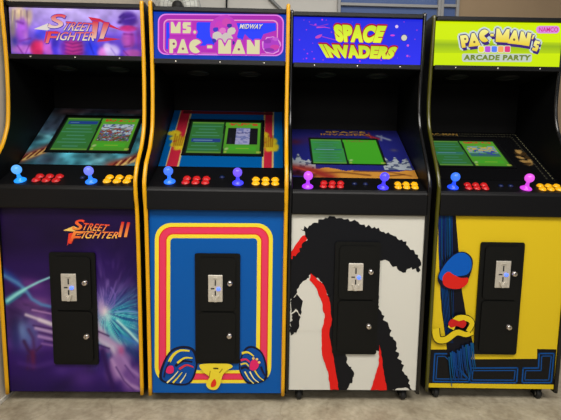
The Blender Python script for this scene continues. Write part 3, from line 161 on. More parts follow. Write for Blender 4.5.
  ((206,66,196),26,[(0.0787,1.741),(0.0882,1.7411),(0.0999,1.717),(0.1125,1.7414),(0.122,1.7415),(0.1211,1.693),(0.0777,1.6925)]),
  ((206,66,196),26,[(0.0835,1.743),(0.093,1.7431),(0.1046,1.719),(0.1173,1.7434),(0.1268,1.7435),(0.1259,1.695),(0.0825,1.6945)]),
  ((206,66,196),26,[(0.074,1.7428),(0.0835,1.743),(0.0952,1.7189),(0.1078,1.7433),(0.1173,1.7434),(0.1164,1.6949),(0.073,1.6944)]),
  ((206,66,196),26,[(0.0837,1.752),(0.0932,1.7522),(0.1048,1.7281),(0.1174,1.7525),(0.127,1.7526),(0.1261,1.7041),(0.0827,1.7036)]),
  ((206,66,196),26,[(0.0742,1.7519),(0.0837,1.752),(0.0953,1.728),(0.108,1.7523),(0.1175,1.7525),(0.1166,1.704),(0.0732,1.7035)]),
  ((206,66,196),26,[(0.1282,1.7472),(0.1605,1.7476),(0.1603,1.7343),(0.145,1.7341),(0.145,1.7293),(0.1601,1.7276),(0.1618,1.7143),(0.1578,1.6999),(0.1242,1.6995),(0.1245,1.7129),(0.1409,1.7131),(0.141,1.7188),(0.1258,1.7205),(0.1242,1.7376)]),
  ((206,66,196),26,[(0.1417,1.7474),(0.1741,1.7478),(0.1739,1.7345),(0.1586,1.7343),(0.1585,1.7295),(0.1738,1.7278),(0.1754,1.7144),(0.1714,1.7001),(0.1378,1.6997),(0.1381,1.713),(0.1545,1.7132),(0.1546,1.719),(0.1394,1.7207),(0.1378,1.7378)]),
  ((206,66,196),26,[(0.1351,1.7538),(0.1674,1.7542),(0.1672,1.7409),(0.1519,1.7407),(0.1519,1.7359),(0.1671,1.7342),(0.1687,1.7209),(0.1647,1.7065),(0.1312,1.7061),(0.1314,1.7195),(0.1478,1.7197),(0.1479,1.7254),(0.1327,1.7271),(0.1311,1.7442)]),
  ((206,66,196),26,[(0.1348,1.7408),(0.1672,1.7412),(0.1669,1.7279),(0.1517,1.7277),(0.1516,1.7229),(0.1668,1.7212),(0.1685,1.7078),(0.1645,1.6935),(0.1309,1.6931),(0.1312,1.7065),(0.1475,1.7066),(0.1476,1.7124),(0.1324,1.7141),(0.1309,1.7312)]),
  ((206,66,196),26,[(0.1396,1.7428),(0.172,1.7432),(0.1717,1.7299),(0.1565,1.7297),(0.1564,1.7249),(0.1716,1.7232),(0.1733,1.7099),(0.1693,1.6955),(0.1357,1.6951),(0.136,1.7085),(0.1523,1.7087),(0.1524,1.7144),(0.1372,1.7161),(0.1357,1.7332)]),
  ((206,66,196),26,[(0.1301,1.7427),(0.1625,1.7431),(0.1622,1.7298),(0.147,1.7296),(0.1469,1.7248),(0.1621,1.7231),(0.1638,1.7097),(0.1597,1.6954),(0.1262,1.695),(0.1264,1.7084),(0.1428,1.7085),(0.1429,1.7143),(0.1277,1.716),(0.1262,1.7331)]),
  ((206,66,196),26,[(0.1398,1.7519),(0.1721,1.7523),(0.1719,1.739),(0.1567,1.7388),(0.1566,1.734),(0.1718,1.7323),(0.1735,1.719),(0.1694,1.7046),(0.1359,1.7042),(0.1361,1.7176),(0.1525,1.7178),(0.1526,1.7235),(0.1374,1.7252),(0.1358,1.7423)]),
  ((206,66,196),26,[(0.1303,1.7518),(0.1626,1.7522),(0.1624,1.7389),(0.1472,1.7387),(0.1471,1.7339),(0.1623,1.7322),(0.1639,1.7189),(0.1599,1.7045),(0.1264,1.7041),(0.1266,1.7175),(0.143,1.7177),(0.1431,1.7234),(0.1279,1.7251),(0.1263,1.7422)]),
  ((206,66,196),26,[(0.1852,1.7056),(0.1848,1.7033),(0.1836,1.7013),(0.1819,1.6998),(0.1797,1.699),(0.1774,1.6989),(0.1753,1.6997),(0.1736,1.7012),(0.1725,1.7032),(0.1721,1.7055),(0.1726,1.7077),(0.1738,1.7098),(0.1755,1.7113),(0.1777,1.7121),(0.1799,1.7121),(0.1821,1.7113),(0.1838,1.7099),(0.1849,1.7079)]),
  ((206,66,196),26,[(0.1989,1.7058),(0.1984,1.7035),(0.1973,1.7015),(0.1955,1.6999),(0.1934,1.6991),(0.1911,1.6991),(0.189,1.6999),(0.1872,1.7013),(0.1861,1.7033),(0.1858,1.7056),(0.1862,1.7079),(0.1874,1.7099),(0.1891,1.7114),(0.1913,1.7122),(0.1936,1.7123),(0.1957,1.7115),(0.1974,1.71),(0.1985,1.708)]),
  ((206,66,196),26,[(0.1922,1.7122),(0.1917,1.7099),(0.1906,1.7079),(0.1888,1.7064),(0.1866,1.7056),(0.1844,1.7055),(0.1822,1.7063),(0.1805,1.7078),(0.1794,1.7098),(0.1791,1.7121),(0.1795,1.7143),(0.1807,1.7164),(0.1824,1.7179),(0.1846,1.7187),(0.1869,1.7187),(0.189,1.7179),(0.1907,1.7165),(0.1918,1.7145)]),
  ((206,66,196),26,[(0.1919,1.6992),(0.1915,1.6969),(0.1903,1.6948),(0.1886,1.6933),(0.1864,1.6925),(0.1842,1.6925),(0.182,1.6933),(0.1803,1.6947),(0.1792,1.6967),(0.1789,1.699),(0.1793,1.7013),(0.1805,1.7033),(0.1822,1.7048),(0.1844,1.7057),(0.1866,1.7057),(0.1888,1.7049),(0.1905,1.7034),(0.1916,1.7014)]),
  ((206,66,196),26,[(0.1968,1.7012),(0.1963,1.6989),(0.1952,1.6969),(0.1934,1.6953),(0.1912,1.6945),(0.189,1.6945),(0.1868,1.6953),(0.1851,1.6967),(0.184,1.6987),(0.1837,1.701),(0.1841,1.7033),(0.1853,1.7053),(0.187,1.7068),(0.1892,1.7077),(0.1915,1.7077),(0.1936,1.7069),(0.1953,1.7054),(0.1964,1.7035)]),
  ((206,66,196),26,[(0.1872,1.7011),(0.1868,1.6988),(0.1856,1.6968),(0.1838,1.6952),(0.1817,1.6944),(0.1794,1.6944),(0.1773,1.6952),(0.1756,1.6966),(0.1745,1.6986),(0.1741,1.7009),(0.1745,1.7032),(0.1757,1.7052),(0.1775,1.7067),(0.1796,1.7076),(0.1819,1.7076),(0.184,1.7068),(0.1857,1.7053),(0.1868,1.7033)]),
  ((206,66,196),26,[(0.1969,1.7103),(0.1965,1.708),(0.1953,1.706),(0.1935,1.7045),(0.1914,1.7037),(0.1891,1.7036),(0.187,1.7044),(0.1853,1.7059),(0.1842,1.7079),(0.1838,1.7102),(0.1842,1.7124),(0.1854,1.7145),(0.1872,1.716),(0.1893,1.7168),(0.1916,1.7168),(0.1937,1.716),(0.1954,1.7146),(0.1965,1.7126)]),
  ((206,66,196),26,[(0.1874,1.7102),(0.1869,1.7079),(0.1858,1.7059),(0.184,1.7044),(0.1818,1.7036),(0.1796,1.7035),(0.1774,1.7043),(0.1757,1.7058),(0.1746,1.7078),(0.1743,1.71),(0.1747,1.7123),(0.1759,1.7143),(0.1776,1.7159),(0.1798,1.7167),(0.1821,1.7167),(0.1842,1.7159),(0.1859,1.7145),(0.187,1.7125)]),
  ((222,216,168),27,[(0.0788,1.7474),(0.0883,1.7476),(0.1,1.7235),(0.1126,1.7479),(0.1221,1.748),(0.1212,1.6995),(0.0778,1.699)]),
  ((222,216,168),27,[(0.135,1.7473),(0.1673,1.7477),(0.1671,1.7344),(0.1518,1.7342),(0.1517,1.7294),(0.1669,1.7277),(0.1686,1.7144),(0.1646,1.7),(0.131,1.6996),(0.1313,1.713),(0.1477,1.7132),(0.1478,1.7189),(0.1326,1.7206),(0.131,1.7377)]),
  ((222,216,168),27,[(0.1921,1.7057),(0.1916,1.7034),(0.1905,1.7014),(0.1887,1.6999),(0.1865,1.699),(0.1843,1.699),(0.1821,1.6998),(0.1804,1.7013),(0.1793,1.7033),(0.179,1.7055),(0.1794,1.7078),(0.1806,1.7098),(0.1823,1.7114),(0.1845,1.7122),(0.1868,1.7122),(0.1889,1.7114),(0.1906,1.71),(0.1917,1.708)]),
  ((200,56,190),28,[(0.0655,1.6724),(0.085,1.6726),(0.0857,1.6726),(0.0897,1.6717),(0.0932,1.6689),(0.096,1.6645),(0.0977,1.6589),(0.0982,1.6527),(0.0974,1.6464),(0.0955,1.6408),(0.0926,1.6363),(0.0889,1.6334),(0.0849,1.6324),(0.081,1.6324),(0.0806,1.6116),(0.0643,1.6115)]),
  ((200,56,190),28,[(0.0782,1.6725),(0.0976,1.6727),(0.0984,1.6728),(0.1024,1.6718),(0.1059,1.669),(0.1086,1.6646),(0.1104,1.659),(0.1109,1.6528),(0.1101,1.6466),(0.1082,1.6409),(0.1052,1.6365),(0.1016,1.6336),(0.0976,1.6325),(0.0937,1.6325),(0.0933,1.6117),(0.0769,1.6116)]),
  ((200,56,190),28,[(0.072,1.6786),(0.0914,1.6788),(0.0922,1.6788),(0.0961,1.6778),(0.0997,1.675),(0.1024,1.6706),(0.1041,1.665),(0.1046,1.6588),(0.1039,1.6526),(0.102,1.647),(0.099,1.6425),(0.0954,1.6396),(0.0914,1.6386),(0.0875,1.6385),(0.0871,1.6178),(0.0707,1.6177)]),
  ((200,56,190),28,[(0.0717,1.6664),(0.0912,1.6666),(0.0919,1.6666),(0.0959,1.6657),(0.0994,1.6628),(0.1022,1.6584),(0.1039,1.6528),(0.1044,1.6466),(0.1036,1.6404),(0.1017,1.6348),(0.0988,1.6303),(0.0951,1.6274),(0.0911,1.6264),(0.0872,1.6263),(0.0868,1.6056),(0.0705,1.6054)]),
  ((200,56,190),28,[(0.0762,1.6683),(0.0956,1.6685),(0.0964,1.6685),(0.1004,1.6675),(0.1039,1.6647),(0.1067,1.6603),(0.1084,1.6547),(0.1089,1.6485),(0.1081,1.6423),(0.1062,1.6366),(0.1033,1.6322),(0.0996,1.6293),(0.0956,1.6283),(0.0917,1.6282),(0.0913,1.6074),(0.0749,1.6073)]),
  ((200,56,190),28,[(0.0673,1.6682),(0.0868,1.6684),(0.0876,1.6684),(0.0915,1.6674),(0.095,1.6646),(0.0978,1.6602),(0.0995,1.6546),(0.1,1.6484),(0.0992,1.6422),(0.0973,1.6366),(0.0944,1.6321),(0.0907,1.6292),(0.0867,1.6282),(0.0828,1.6281),(0.0824,1.6074),(0.0661,1.6072)]),
  ((200,56,190),28,[(0.0764,1.6768),(0.0958,1.677),(0.0966,1.677),(0.1005,1.6761),(0.1041,1.6732),(0.1068,1.6688),(0.1085,1.6632),(0.109,1.657),(0.1083,1.6508),(0.1064,1.6452),(0.1034,1.6407),(0.0998,1.6378),(0.0958,1.6368),(0.0919,1.6368),(0.0915,1.616),(0.0751,1.6159)]),
  ((200,56,190),28,[(0.0675,1.6767),(0.0869,1.6769),(0.0877,1.6769),(0.0917,1.676),(0.0952,1.6731),(0.0979,1.6687),(0.0997,1.6632),(0.1002,1.6569),(0.0994,1.6507),(0.0975,1.6451),(0.0945,1.6406),(0.0909,1.6377),(0.0869,1.6367),(0.083,1.6367),(0.0826,1.6159),(0.0662,1.6158)]),
  ((200,56,190),28,[(0.0987,1.6118),(0.1202,1.673),(0.1313,1.6731),(0.1506,1.6122)]),
  ((200,56,190),28,[(0.1114,1.6119),(0.1329,1.6731),(0.144,1.6732),(0.1633,1.6123)]),
  ((200,56,190),28,[(0.1052,1.618),(0.1266,1.6791),(0.1378,1.6793),(0.1571,1.6184)]),
  ((200,56,190),28,[(0.1049,1.6057),(0.1264,1.667),(0.1376,1.6671),(0.1569,1.6061)]),
  ((200,56,190),28,[(0.1094,1.6076),(0.1309,1.6688),(0.1421,1.6689),(0.1614,1.608)]),
  ((200,56,190),28,[(0.1005,1.6075),(0.122,1.6687),(0.1332,1.6689),(0.1524,1.6079)]),
  ((200,56,190),28,[(0.1096,1.6162),(0.131,1.6774),(0.1422,1.6775),(0.1615,1.6166)]),
  ((200,56,190),28,[(0.1007,1.6161),(0.1222,1.6773),(0.1333,1.6774),(0.1526,1.6165)]),
  ((200,56,190),28,[(0.1804,1.6431),(0.2028,1.6205),(0.1962,1.6158),(0.1886,1.6131),(0.1807,1.6125),(0.1729,1.6142),(0.166,1.6179),(0.1602,1.6234),(0.1561,1.6303),(0.154,1.6381),(0.154,1.6463),(0.1561,1.6542),(0.1601,1.6614),(0.1658,1.6672),(0.1728,1.6713),(0.1805,1.6734),(0.1884,1.6733),(0.1959,1.6711),(0.2026,1.6668),(0.2079,1.6609)]),
  ((200,56,190),28,[(0.1931,1.6432),(0.2156,1.6206),(0.209,1.616),(0.2014,1.6132),(0.1935,1.6127),(0.1857,1.6143),(0.1787,1.618),(0.173,1.6235),(0.1689,1.6304),(0.1668,1.6382),(0.1667,1.6464),(0.1688,1.6544),(0.1728,1.6615),(0.1785,1.6673),(0.1855,1.6715),(0.1932,1.6735),(0.2011,1.6735),(0.2087,1.6712),(0.2154,1.667),(0.2207,1.661)]),
  ((200,56,190),28,[(0.1869,1.6493),(0.2093,1.6267),(0.2027,1.622),(0.1951,1.6193),(0.1872,1.6187),(0.1794,1.6204),(0.1724,1.624),(0.1667,1.6295),(0.1626,1.6365),(0.1605,1.6443),(0.1605,1.6525),(0.1626,1.6604),(0.1666,1.6675),(0.1723,1.6734),(0.1792,1.6775),(0.1869,1.6796),(0.1949,1.6795),(0.2024,1.6773),(0.2091,1.673),(0.2144,1.6671)]),
  ((200,56,190),28,[(0.1867,1.637),(0.2091,1.6144),(0.2025,1.6098),(0.1949,1.607),(0.187,1.6065),(0.1792,1.6081),(0.1722,1.6118),(0.1665,1.6173),(0.1624,1.6242),(0.1603,1.6321),(0.1603,1.6402),(0.1623,1.6482),(0.1664,1.6553),(0.1721,1.6612),(0.179,1.6653),(0.1867,1.6674),(0.1947,1.6673),(0.2022,1.665),(0.2089,1.6608),(0.2142,1.6548)]),
  ((200,56,190),28,[(0.1912,1.6389),(0.2136,1.6163),(0.207,1.6116),(0.1994,1.6089),(0.1915,1.6083),(0.1837,1.61),(0.1767,1.6137),(0.171,1.6192),(0.1669,1.6261),(0.1648,1.6339),(0.1648,1.6421),(0.1668,1.6501),(0.1709,1.6572),(0.1766,1.6631),(0.1835,1.6672),(0.1912,1.6693),(0.1992,1.6692),(0.2067,1.6669),(0.2134,1.6627),(0.2187,1.6567)]),
  ((200,56,190),28,[(0.1822,1.6388),(0.2047,1.6163),(0.198,1.6116),(0.1905,1.6088),(0.1825,1.6083),(0.1748,1.6099),(0.1678,1.6136),(0.1621,1.6191),(0.158,1.626),(0.1559,1.6338),(0.1558,1.642),(0.1579,1.65),(0.162,1.6571),(0.1676,1.663),(0.1746,1.6671),(0.1823,1.6692),(0.1902,1.6691),(0.1978,1.6668),(0.2045,1.6626),(0.2097,1.6566)]),
  ((200,56,190),28,[(0.1913,1.6475),(0.2138,1.6249),(0.2071,1.6202),(0.1996,1.6175),(0.1916,1.6169),(0.1839,1.6186),(0.1769,1.6222),(0.1711,1.6277),(0.1671,1.6347),(0.1649,1.6425),(0.1649,1.6507),(0.167,1.6586),(0.171,1.6658),(0.1767,1.6716),(0.1837,1.6757),(0.1914,1.6778),(0.1993,1.6777),(0.2069,1.6755),(0.2135,1.6712),(0.2188,1.6653)]),
  ((200,56,190),28,[(0.1824,1.6474),(0.2048,1.6248),(0.1982,1.6202),(0.1906,1.6174),(0.1827,1.6169),(0.1749,1.6185),(0.1679,1.6222),(0.1622,1.6277),(0.1581,1.6346),(0.156,1.6424),(0.156,1.6506),(0.1581,1.6585),(0.1621,1.6657),(0.1678,1.6715),(0.1747,1.6756),(0.1824,1.6777),(0.1904,1.6776),(0.1979,1.6754),(0.2046,1.6711),(0.2099,1.6652)]),
  ((200,56,190),28,[(0.235,1.6486),(0.2579,1.6488),(0.2577,1.6362),(0.2348,1.636)]),
  ((200,56,190),28,[(0.2478,1.6487),(0.2707,1.6489),(0.2705,1.6363),(0.2476,1.6361)]),
  ((200,56,190),28,[(0.2415,1.6548),(0.2644,1.655),(0.2642,1.6424),(0.2413,1.6422)]),
  ((200,56,190),28,[(0.2413,1.6425),(0.2642,1.6427),(0.264,1.6301),(0.2411,1.6299)]),
  ((200,56,190),28,[(0.2458,1.6444),(0.2687,1.6446),(0.2686,1.632),(0.2456,1.6318)]),
  ((200,56,190),28,[(0.2369,1.6443),(0.2597,1.6445),(0.2596,1.6319),(0.2367,1.6317)]),
  ((200,56,190),28,[(0.2459,1.653),(0.2688,1.6532),(0.2687,1.6406),(0.2458,1.6404)]),
  ((200,56,190),28,[(0.237,1.6529),(0.2599,1.6531),(0.2597,1.6405),(0.2368,1.6403)]),
  ((200,56,190),28,[(0.2857,1.6747),(0.2983,1.6748),(0.314,1.6443),(0.3305,1.6752),(0.3431,1.6753),(0.3425,1.6138),(0.2849,1.6133)]),
  ((200,56,190),28,[(0.2985,1.6748),(0.3112,1.675),(0.3269,1.6444),(0.3433,1.6753),(0.356,1.6754),(0.3554,1.6139),(0.2978,1.6134)]),
  ((200,56,190),28,[(0.2922,1.6809),(0.3048,1.681),(0.3205,1.6505),(0.337,1.6814),(0.3496,1.6815),(0.349,1.62),(0.2914,1.6195)]),
  ((200,56,190),28,[(0.292,1.6687),(0.3047,1.6688),(0.3204,1.6382),(0.3368,1.6691),(0.3495,1.6692),(0.3489,1.6077),(0.2913,1.6072)]),
  ((200,56,190),28,[(0.2966,1.6705),(0.3092,1.6707),(0.3249,1.6401),(0.3414,1.671),(0.354,1.6711),(0.3534,1.6096),(0.2958,1.6091)]),
  ((200,56,190),28,[(0.2876,1.6704),(0.3002,1.6706),(0.3159,1.64),(0.3323,1.6709),(0.345,1.671),(0.3444,1.6095),(0.2868,1.609)]),
  ((200,56,190),28,[(0.2967,1.6791),(0.3093,1.6792),(0.325,1.6487),(0.3414,1.6796),(0.3541,1.6797),(0.3535,1.6182),(0.2959,1.6177)]),
  ((200,56,190),28,[(0.2877,1.679),(0.3003,1.6791),(0.316,1.6486),(0.3324,1.6795),(0.3451,1.6796),(0.3445,1.6181),(0.2869,1.6177)]),
  ((200,56,190),28,[(0.3466,1.6138),(0.3712,1.6756),(0.3844,1.6757),(0.4079,1.6144)]),
  ((200,56,190),28,[(0.3596,1.614),(0.3841,1.6757),(0.3973,1.6759),(0.4209,1.6145)]),
  ((200,56,190),28,[(0.3532,1.6201),(0.3777,1.6818),(0.3909,1.6819),(0.4145,1.6206)]),
  ((200,56,190),28,[(0.353,1.6077),(0.3776,1.6695),(0.3908,1.6697),(0.4144,1.6082)]),
  ((200,56,190),28,[(0.3576,1.6096),(0.3821,1.6714),(0.3953,1.6716),(0.4189,1.6101)]),
  ((200,56,190),28,[(0.3485,1.6095),(0.3731,1.6713),(0.3863,1.6715),(0.4099,1.61)]),
  ((200,56,190),28,[(0.3577,1.6183),(0.3822,1.68),(0.3954,1.6802),(0.419,1.6188)]),
  ((200,56,190),28,[(0.3486,1.6182),(0.3732,1.6799),(0.3864,1.6801),(0.4099,1.6187)]),
  ((200,56,190),28,[(0.4146,1.6761),(0.4289,1.6762),(0.45,1.6456),(0.4502,1.6764),(0.4721,1.6767),(0.4717,1.6149),(0.4142,1.6144)]),
  ((200,56,190),28,[(0.4276,1.6762),(0.4419,1.6763),(0.463,1.6457),(0.4632,1.6766),(0.4851,1.6768),(0.4848,1.615),(0.4271,1.6145)]),
  ((200,56,190),28,[(0.4211,1.6823),(0.4355,1.6824),(0.4565,1.6518),(0.4567,1.6826),(0.4786,1.6829),(0.4783,1.6211),(0.4207,1.6206)]),
  ((200,56,190),28,[(0.421,1.67),(0.4354,1.6701),(0.4565,1.6395),(0.4567,1.6703),(0.4785,1.6706),(0.4782,1.6087),(0.4206,1.6083)]),
  ((200,56,190),28,[(0.4256,1.6719),(0.4399,1.672),(0.461,1.6414),(0.4612,1.6722),(0.4831,1.6725),(0.4828,1.6106),(0.4252,1.6102)]),
  ((200,56,190),28,[(0.4165,1.6718),(0.4309,1.6719),(0.4519,1.6413),(0.4521,1.6721),(0.474,1.6724),(0.4737,1.6106),(0.4161,1.6101)]),
  ((200,56,190),28,[(0.4256,1.6805),(0.44,1.6806),(0.4611,1.65),(0.4613,1.6809),(0.4831,1.6811),(0.4828,1.6193),(0.4252,1.6188)]),
  ((200,56,190),28,[(0.4166,1.6804),(0.4309,1.6805),(0.452,1.6499),(0.4522,1.6808),(0.474,1.681),(0.4737,1.6192),(0.4161,1.6188)]),
  ((222,216,168),29,[(0.0719,1.6725),(0.0913,1.6727),(0.0921,1.6727),(0.096,1.6717),(0.0995,1.6689),(0.1023,1.6645),(0.104,1.6589),(0.1045,1.6527),(0.1038,1.6465),(0.1018,1.6409),(0.0989,1.6364),(0.0953,1.6335),(0.0913,1.6325),(0.0874,1.6324),(0.0869,1.6117),(0.0706,1.6116)]),
  ((150,60,120),30,[(0.0966,1.6527),(0.0962,1.6508),(0.0952,1.6491),(0.0936,1.6479),(0.0918,1.6472),(0.0898,1.6472),(0.0879,1.6478),(0.0865,1.649),(0.0855,1.6507),(0.0852,1.6525),(0.0856,1.6544),(0.0866,1.6561),(0.0881,1.6573),(0.09,1.658),(0.092,1.658),(0.0938,1.6574),(0.0953,1.6562),(0.0963,1.6545)]),
  ((222,216,168),31,[(0.105,1.6118),(0.1265,1.673),(0.1377,1.6732),(0.157,1.6123)]),
  ((150,60,120),32,[(0.1376,1.6317),(0.1372,1.6298),(0.1362,1.6281),(0.1346,1.6269),(0.1327,1.6262),(0.1308,1.6262),(0.1289,1.6268),(0.1274,1.6281),(0.1264,1.6297),(0.1261,1.6316),(0.1265,1.6335),(0.1275,1.6351),(0.1291,1.6364),(0.131,1.637),(0.1329,1.6371),(0.1348,1.6364),(0.1363,1.6352),(0.1373,1.6336)]),
  ((222,216,168),33,[(0.1868,1.6431),(0.2092,1.6206),(0.2026,1.6159),(0.195,1.6132),(0.1871,1.6126),(0.1793,1.6142),(0.1723,1.6179),(0.1666,1.6234),(0.1625,1.6303),(0.1604,1.6382),(0.1604,1.6463),(0.1625,1.6543),(0.1665,1.6614),(0.1722,1.6673),(0.1791,1.6714),(0.1868,1.6735),(0.1948,1.6734),(0.2023,1.6712),(0.209,1.6669),(0.2143,1.6609)]),
  ((222,216,168),33,[(0.2414,1.6486),(0.2643,1.6489),(0.2641,1.6362),(0.2412,1.636)]),
  ((222,216,168),33,[(0.2921,1.6748),(0.3047,1.6749),(0.3205,1.6444),(0.3369,1.6752),(0.3495,1.6754),(0.3489,1.6139),(0.2914,1.6134)]),
  ((222,216,168),33,[(0.3531,1.6139),(0.3777,1.6757),(0.3909,1.6758),(0.4144,1.6144)]),
  ((150,60,120),34,[(0.3903,1.634),(0.39,1.6321),(0.3889,1.6304),(0.3874,1.6291),(0.3855,1.6284),(0.3834,1.6284),(0.3815,1.6291),(0.38,1.6303),(0.379,1.632),(0.3787,1.6338),(0.379,1.6357),(0.3801,1.6374),(0.3816,1.6387),(0.3835,1.6394),(0.3856,1.6394),(0.3875,1.6387),(0.389,1.6375),(0.39,1.6358)]),
  ((222,216,168),35,[(0.4211,1.6761),(0.4354,1.6763),(0.4565,1.6457),(0.4567,1.6765),(0.4786,1.6767),(0.4783,1.6149),(0.4206,1.6145)]),
 ],
 'marq2': [
  (((32,42,226),(46,50,246)),1,[(0,1.7993),(0.6,1.7993),(0.6,1.5903),(0,1.5903)]),
  ((146,60,212),2,[(0.1442,1.6075),(0.1432,1.6051),(0.1408,1.6042),(0.1384,1.6051),(0.1375,1.6074),(0.1384,1.6098),(0.1408,1.6108),(0.1432,1.6098)]),
  ((194,60,213),2,[(0.0625,1.7413),(0.0617,1.7395),(0.0599,1.7387),(0.0581,1.7394),(0.0573,1.7412),(0.0581,1.7431),(0.0599,1.7438),(0.0617,1.7431)]),
  ((179,60,231),2,[(0.0316,1.6959),(0.0307,1.6938),(0.0286,1.6929),(0.0265,1.6937),(0.0256,1.6958),(0.0265,1.6979),(0.0286,1.6988),(0.0307,1.698)]),
  ((192,60,214),2,[(0.5303,1.7164),(0.5292,1.714),(0.5267,1.7129),(0.5242,1.7139),(0.5232,1.7164),(0.5242,1.7188),(0.5267,1.7199),(0.5292,1.7189)]),
  ((179,60,239),2,[(0.0704,1.6348),(0.0693,1.6322),(0.0668,1.6311),(0.0642,1.6322),(0.0631,1.6347),(0.0642,1.6373),(0.0668,1.6383),(0.0693,1.6373)]),
  ((160,60,205),2,[(0.0756,1.777),(0.0748,1.7751),(0.0728,1.7742),(0.0708,1.775),(0.07,1.777),(0.0708,1.779),(0.0728,1.7798),(0.0748,1.779)]),
  ((192,60,212),2,[(0.05,1.6098),(0.0494,1.6084),(0.048,1.6079),(0.0467,1.6084),(0.0461,1.6098),(0.0467,1.6112),(0.048,1.6117),(0.0494,1.6112)]),
  ((204,60,228),2,[(0.5076,1.7061),(0.507,1.7045),(0.5053,1.7038),(0.5037,1.7044),(0.503,1.706),(0.5037,1.7077),(0.5053,1.7083),(0.507,1.7077)]),
  ((142,60,234),2,[(0.0917,1.6443),(0.0907,1.642),(0.0884,1.641),(0.086,1.642),(0.085,1.6443),(0.086,1.6466),(0.0884,1.6476),(0.0907,1.6466)]),
  ((193,60,232),2,[(0.4171,1.6119),(0.4162,1.6097),(0.414,1.6088),(0.4117,1.6097),(0.4108,1.6119),(0.4117,1.6141),(0.414,1.615),(0.4162,1.6141)]),
  ((194,60,234),2,[(0.176,1.6652),(0.1753,1.6637),(0.1738,1.6631),(0.1723,1.6637),(0.1717,1.6652),(0.1723,1.6667),(0.1738,1.6673),(0.1753,1.6667)]),
  ((173,60,214),2,[(0.1529,1.7865),(0.1522,1.7849),(0.1506,1.7843),(0.149,1.7849),(0.1484,1.7865),(0.149,1.7881),(0.1506,1.7887),(0.1522,1.7881)]),
  ((152,60,225),2,[(0.4922,1.6236),(0.4916,1.6223),(0.4903,1.6217),(0.4889,1.6222),(0.4884,1.6236),(0.4889,1.6249),(0.4903,1.6254),(0.4916,1.6249)]),
  ((133,60,212),2,[(0.5512,1.6315),(0.55,1.6287),(0.5471,1.6275),(0.5442,1.6286),(0.5431,1.6314),(0.5442,1.6343),(0.5471,1.6355),(0.55,1.6343)]),
  ((178,60,221),2,[(0.1067,1.7664),(0.1056,1.7638),(0.103,1.7627),(0.1004,1.7637),(0.0994,1.7663),(0.1004,1.7689),(0.103,1.77),(0.1056,1.7689)]),
  ((182,60,226),2,[(0.0925,1.682),(0.0919,1.6808),(0.0907,1.6802),(0.0894,1.6808),(0.0889,1.682),(0.0894,1.6832),(0.0907,1.6838),(0.0919,1.6833)]),
  ((134,60,205),2,[(0.0545,1.6529),(0.0535,1.6507),(0.0512,1.6497),(0.0489,1.6506),(0.048,1.6529),(0.0489,1.6552),(0.0512,1.6561),(0.0535,1.6552)]),
  ((192,60,209),2,[(0.1031,1.612),(0.1019,1.6092),(0.099,1.608),(0.0962,1.6092),(0.095,1.612),(0.0962,1.6148),(0.099,1.616),(0.1019,1.6148)]),
  ((147,60,221),2,[(0.0498,1.7845),(0.049,1.7827),(0.0472,1.782),(0.0454,1.7827),(0.0447,1.7845),(0.0454,1.7862),(0.0472,1.787),(0.049,1.7863)]),
  ((130,60,231),2,[(0.2144,1.6075),(0.2138,1.606),(0.2123,1.6054),(0.2108,1.606),(0.2102,1.6075),(0.2108,1.609),(0.2123,1.6096),(0.2138,1.609)]),
  ((204,60,211),2,[(0.516,1.7863),(0.5154,1.7848),(0.5139,1.7842),(0.5125,1.7848),(0.5119,1.7862),(0.5125,1.7876),(0.5139,1.7883),(0.5154,1.7877)]),
  ((140,60,212),2,[(0.5719,1.7095),(0.571,1.7073),(0.5687,1.7064),(0.5665,1.7072),(0.5656,1.7094),(0.5665,1.7116),(0.5687,1.7125),(0.571,1.7116)]),
  ((204,60,228),2,[(0.1027,1.7653),(0.1018,1.763),(0.0995,1.7621),(0.0973,1.763),(0.0963,1.7652),(0.0973,1.7675),(0.0995,1.7684),(0.1018,1.7675)]),
  ((202,60,225),2,[(0.0665,1.6132),(0.0655,1.6107),(0.0629,1.6096),(0.0603,1.6107),(0.0593,1.6132),(0.0603,1.6157),(0.0629,1.6168),(0.0655,1.6158)]),
  ((136,60,228),2,[(0.2738,1.7804),(0.2732,1.7791),(0.2719,1.7785),(0.2706,1.7791),(0.27,1.7804),(0.2706,1.7817),(0.2719,1.7822),(0.2732,1.7817)]),
  ((206,60,239),2,[(0.1358,1.7877),(0.1347,1.785),(0.1319,1.7839),(0.1292,1.785),(0.1281,1.7876),(0.1292,1.7903),(0.1319,1.7915),(0.1347,1.7904)]),
  ((206,60,232),2,[(0.3173,1.6057),(0.3162,1.6032),(0.3136,1.6021),(0.311,1.6032),(0.3099,1.6057),(0.311,1.6082),(0.3136,1.6093),(0.3162,1.6083)]),
  ((140,60,220),2,[(0.1807,1.7332),(0.1796,1.7305),(0.1768,1.7293),(0.174,1.7304),(0.1729,1.7331),(0.174,1.7359),(0.1768,1.737),(0.1796,1.7359)]),
  ((167,60,205),2,[(0.5786,1.7508),(0.5777,1.7487),(0.5756,1.7478),(0.5735,1.7487),(0.5726,1.7507),(0.5735,1.7528),(0.5756,1.7537),(0.5777,1.7529)]),
  ((205,70,205),3,[(0.1066,1.7498),(0.1427,1.7532),(0.1699,1.7499),(0.1702,1.7517),(0.1429,1.7568),(0.1063,1.7551)]),
  ((200,70,190),4,[(0.1019,1.7098),(0.105,1.7129),(0.11,1.7163),(0.1155,1.7189),(0.1223,1.7208),(0.1295,1.722),(0.1337,1.7213),(0.133,1.7177),(0.1293,1.7122),(0.1246,1.7078),(0.1187,1.7052),(0.1118,1.7035),(0.1065,1.7032),(0.1033,1.7045),(0.1016,1.707)]),
  ((190,70,200),5,[(0.1334,1.7111),(0.1834,1.6999),(0.2061,1.6938),(0.2068,1.6964),(0.184,1.7025),(0.134,1.7137)]),
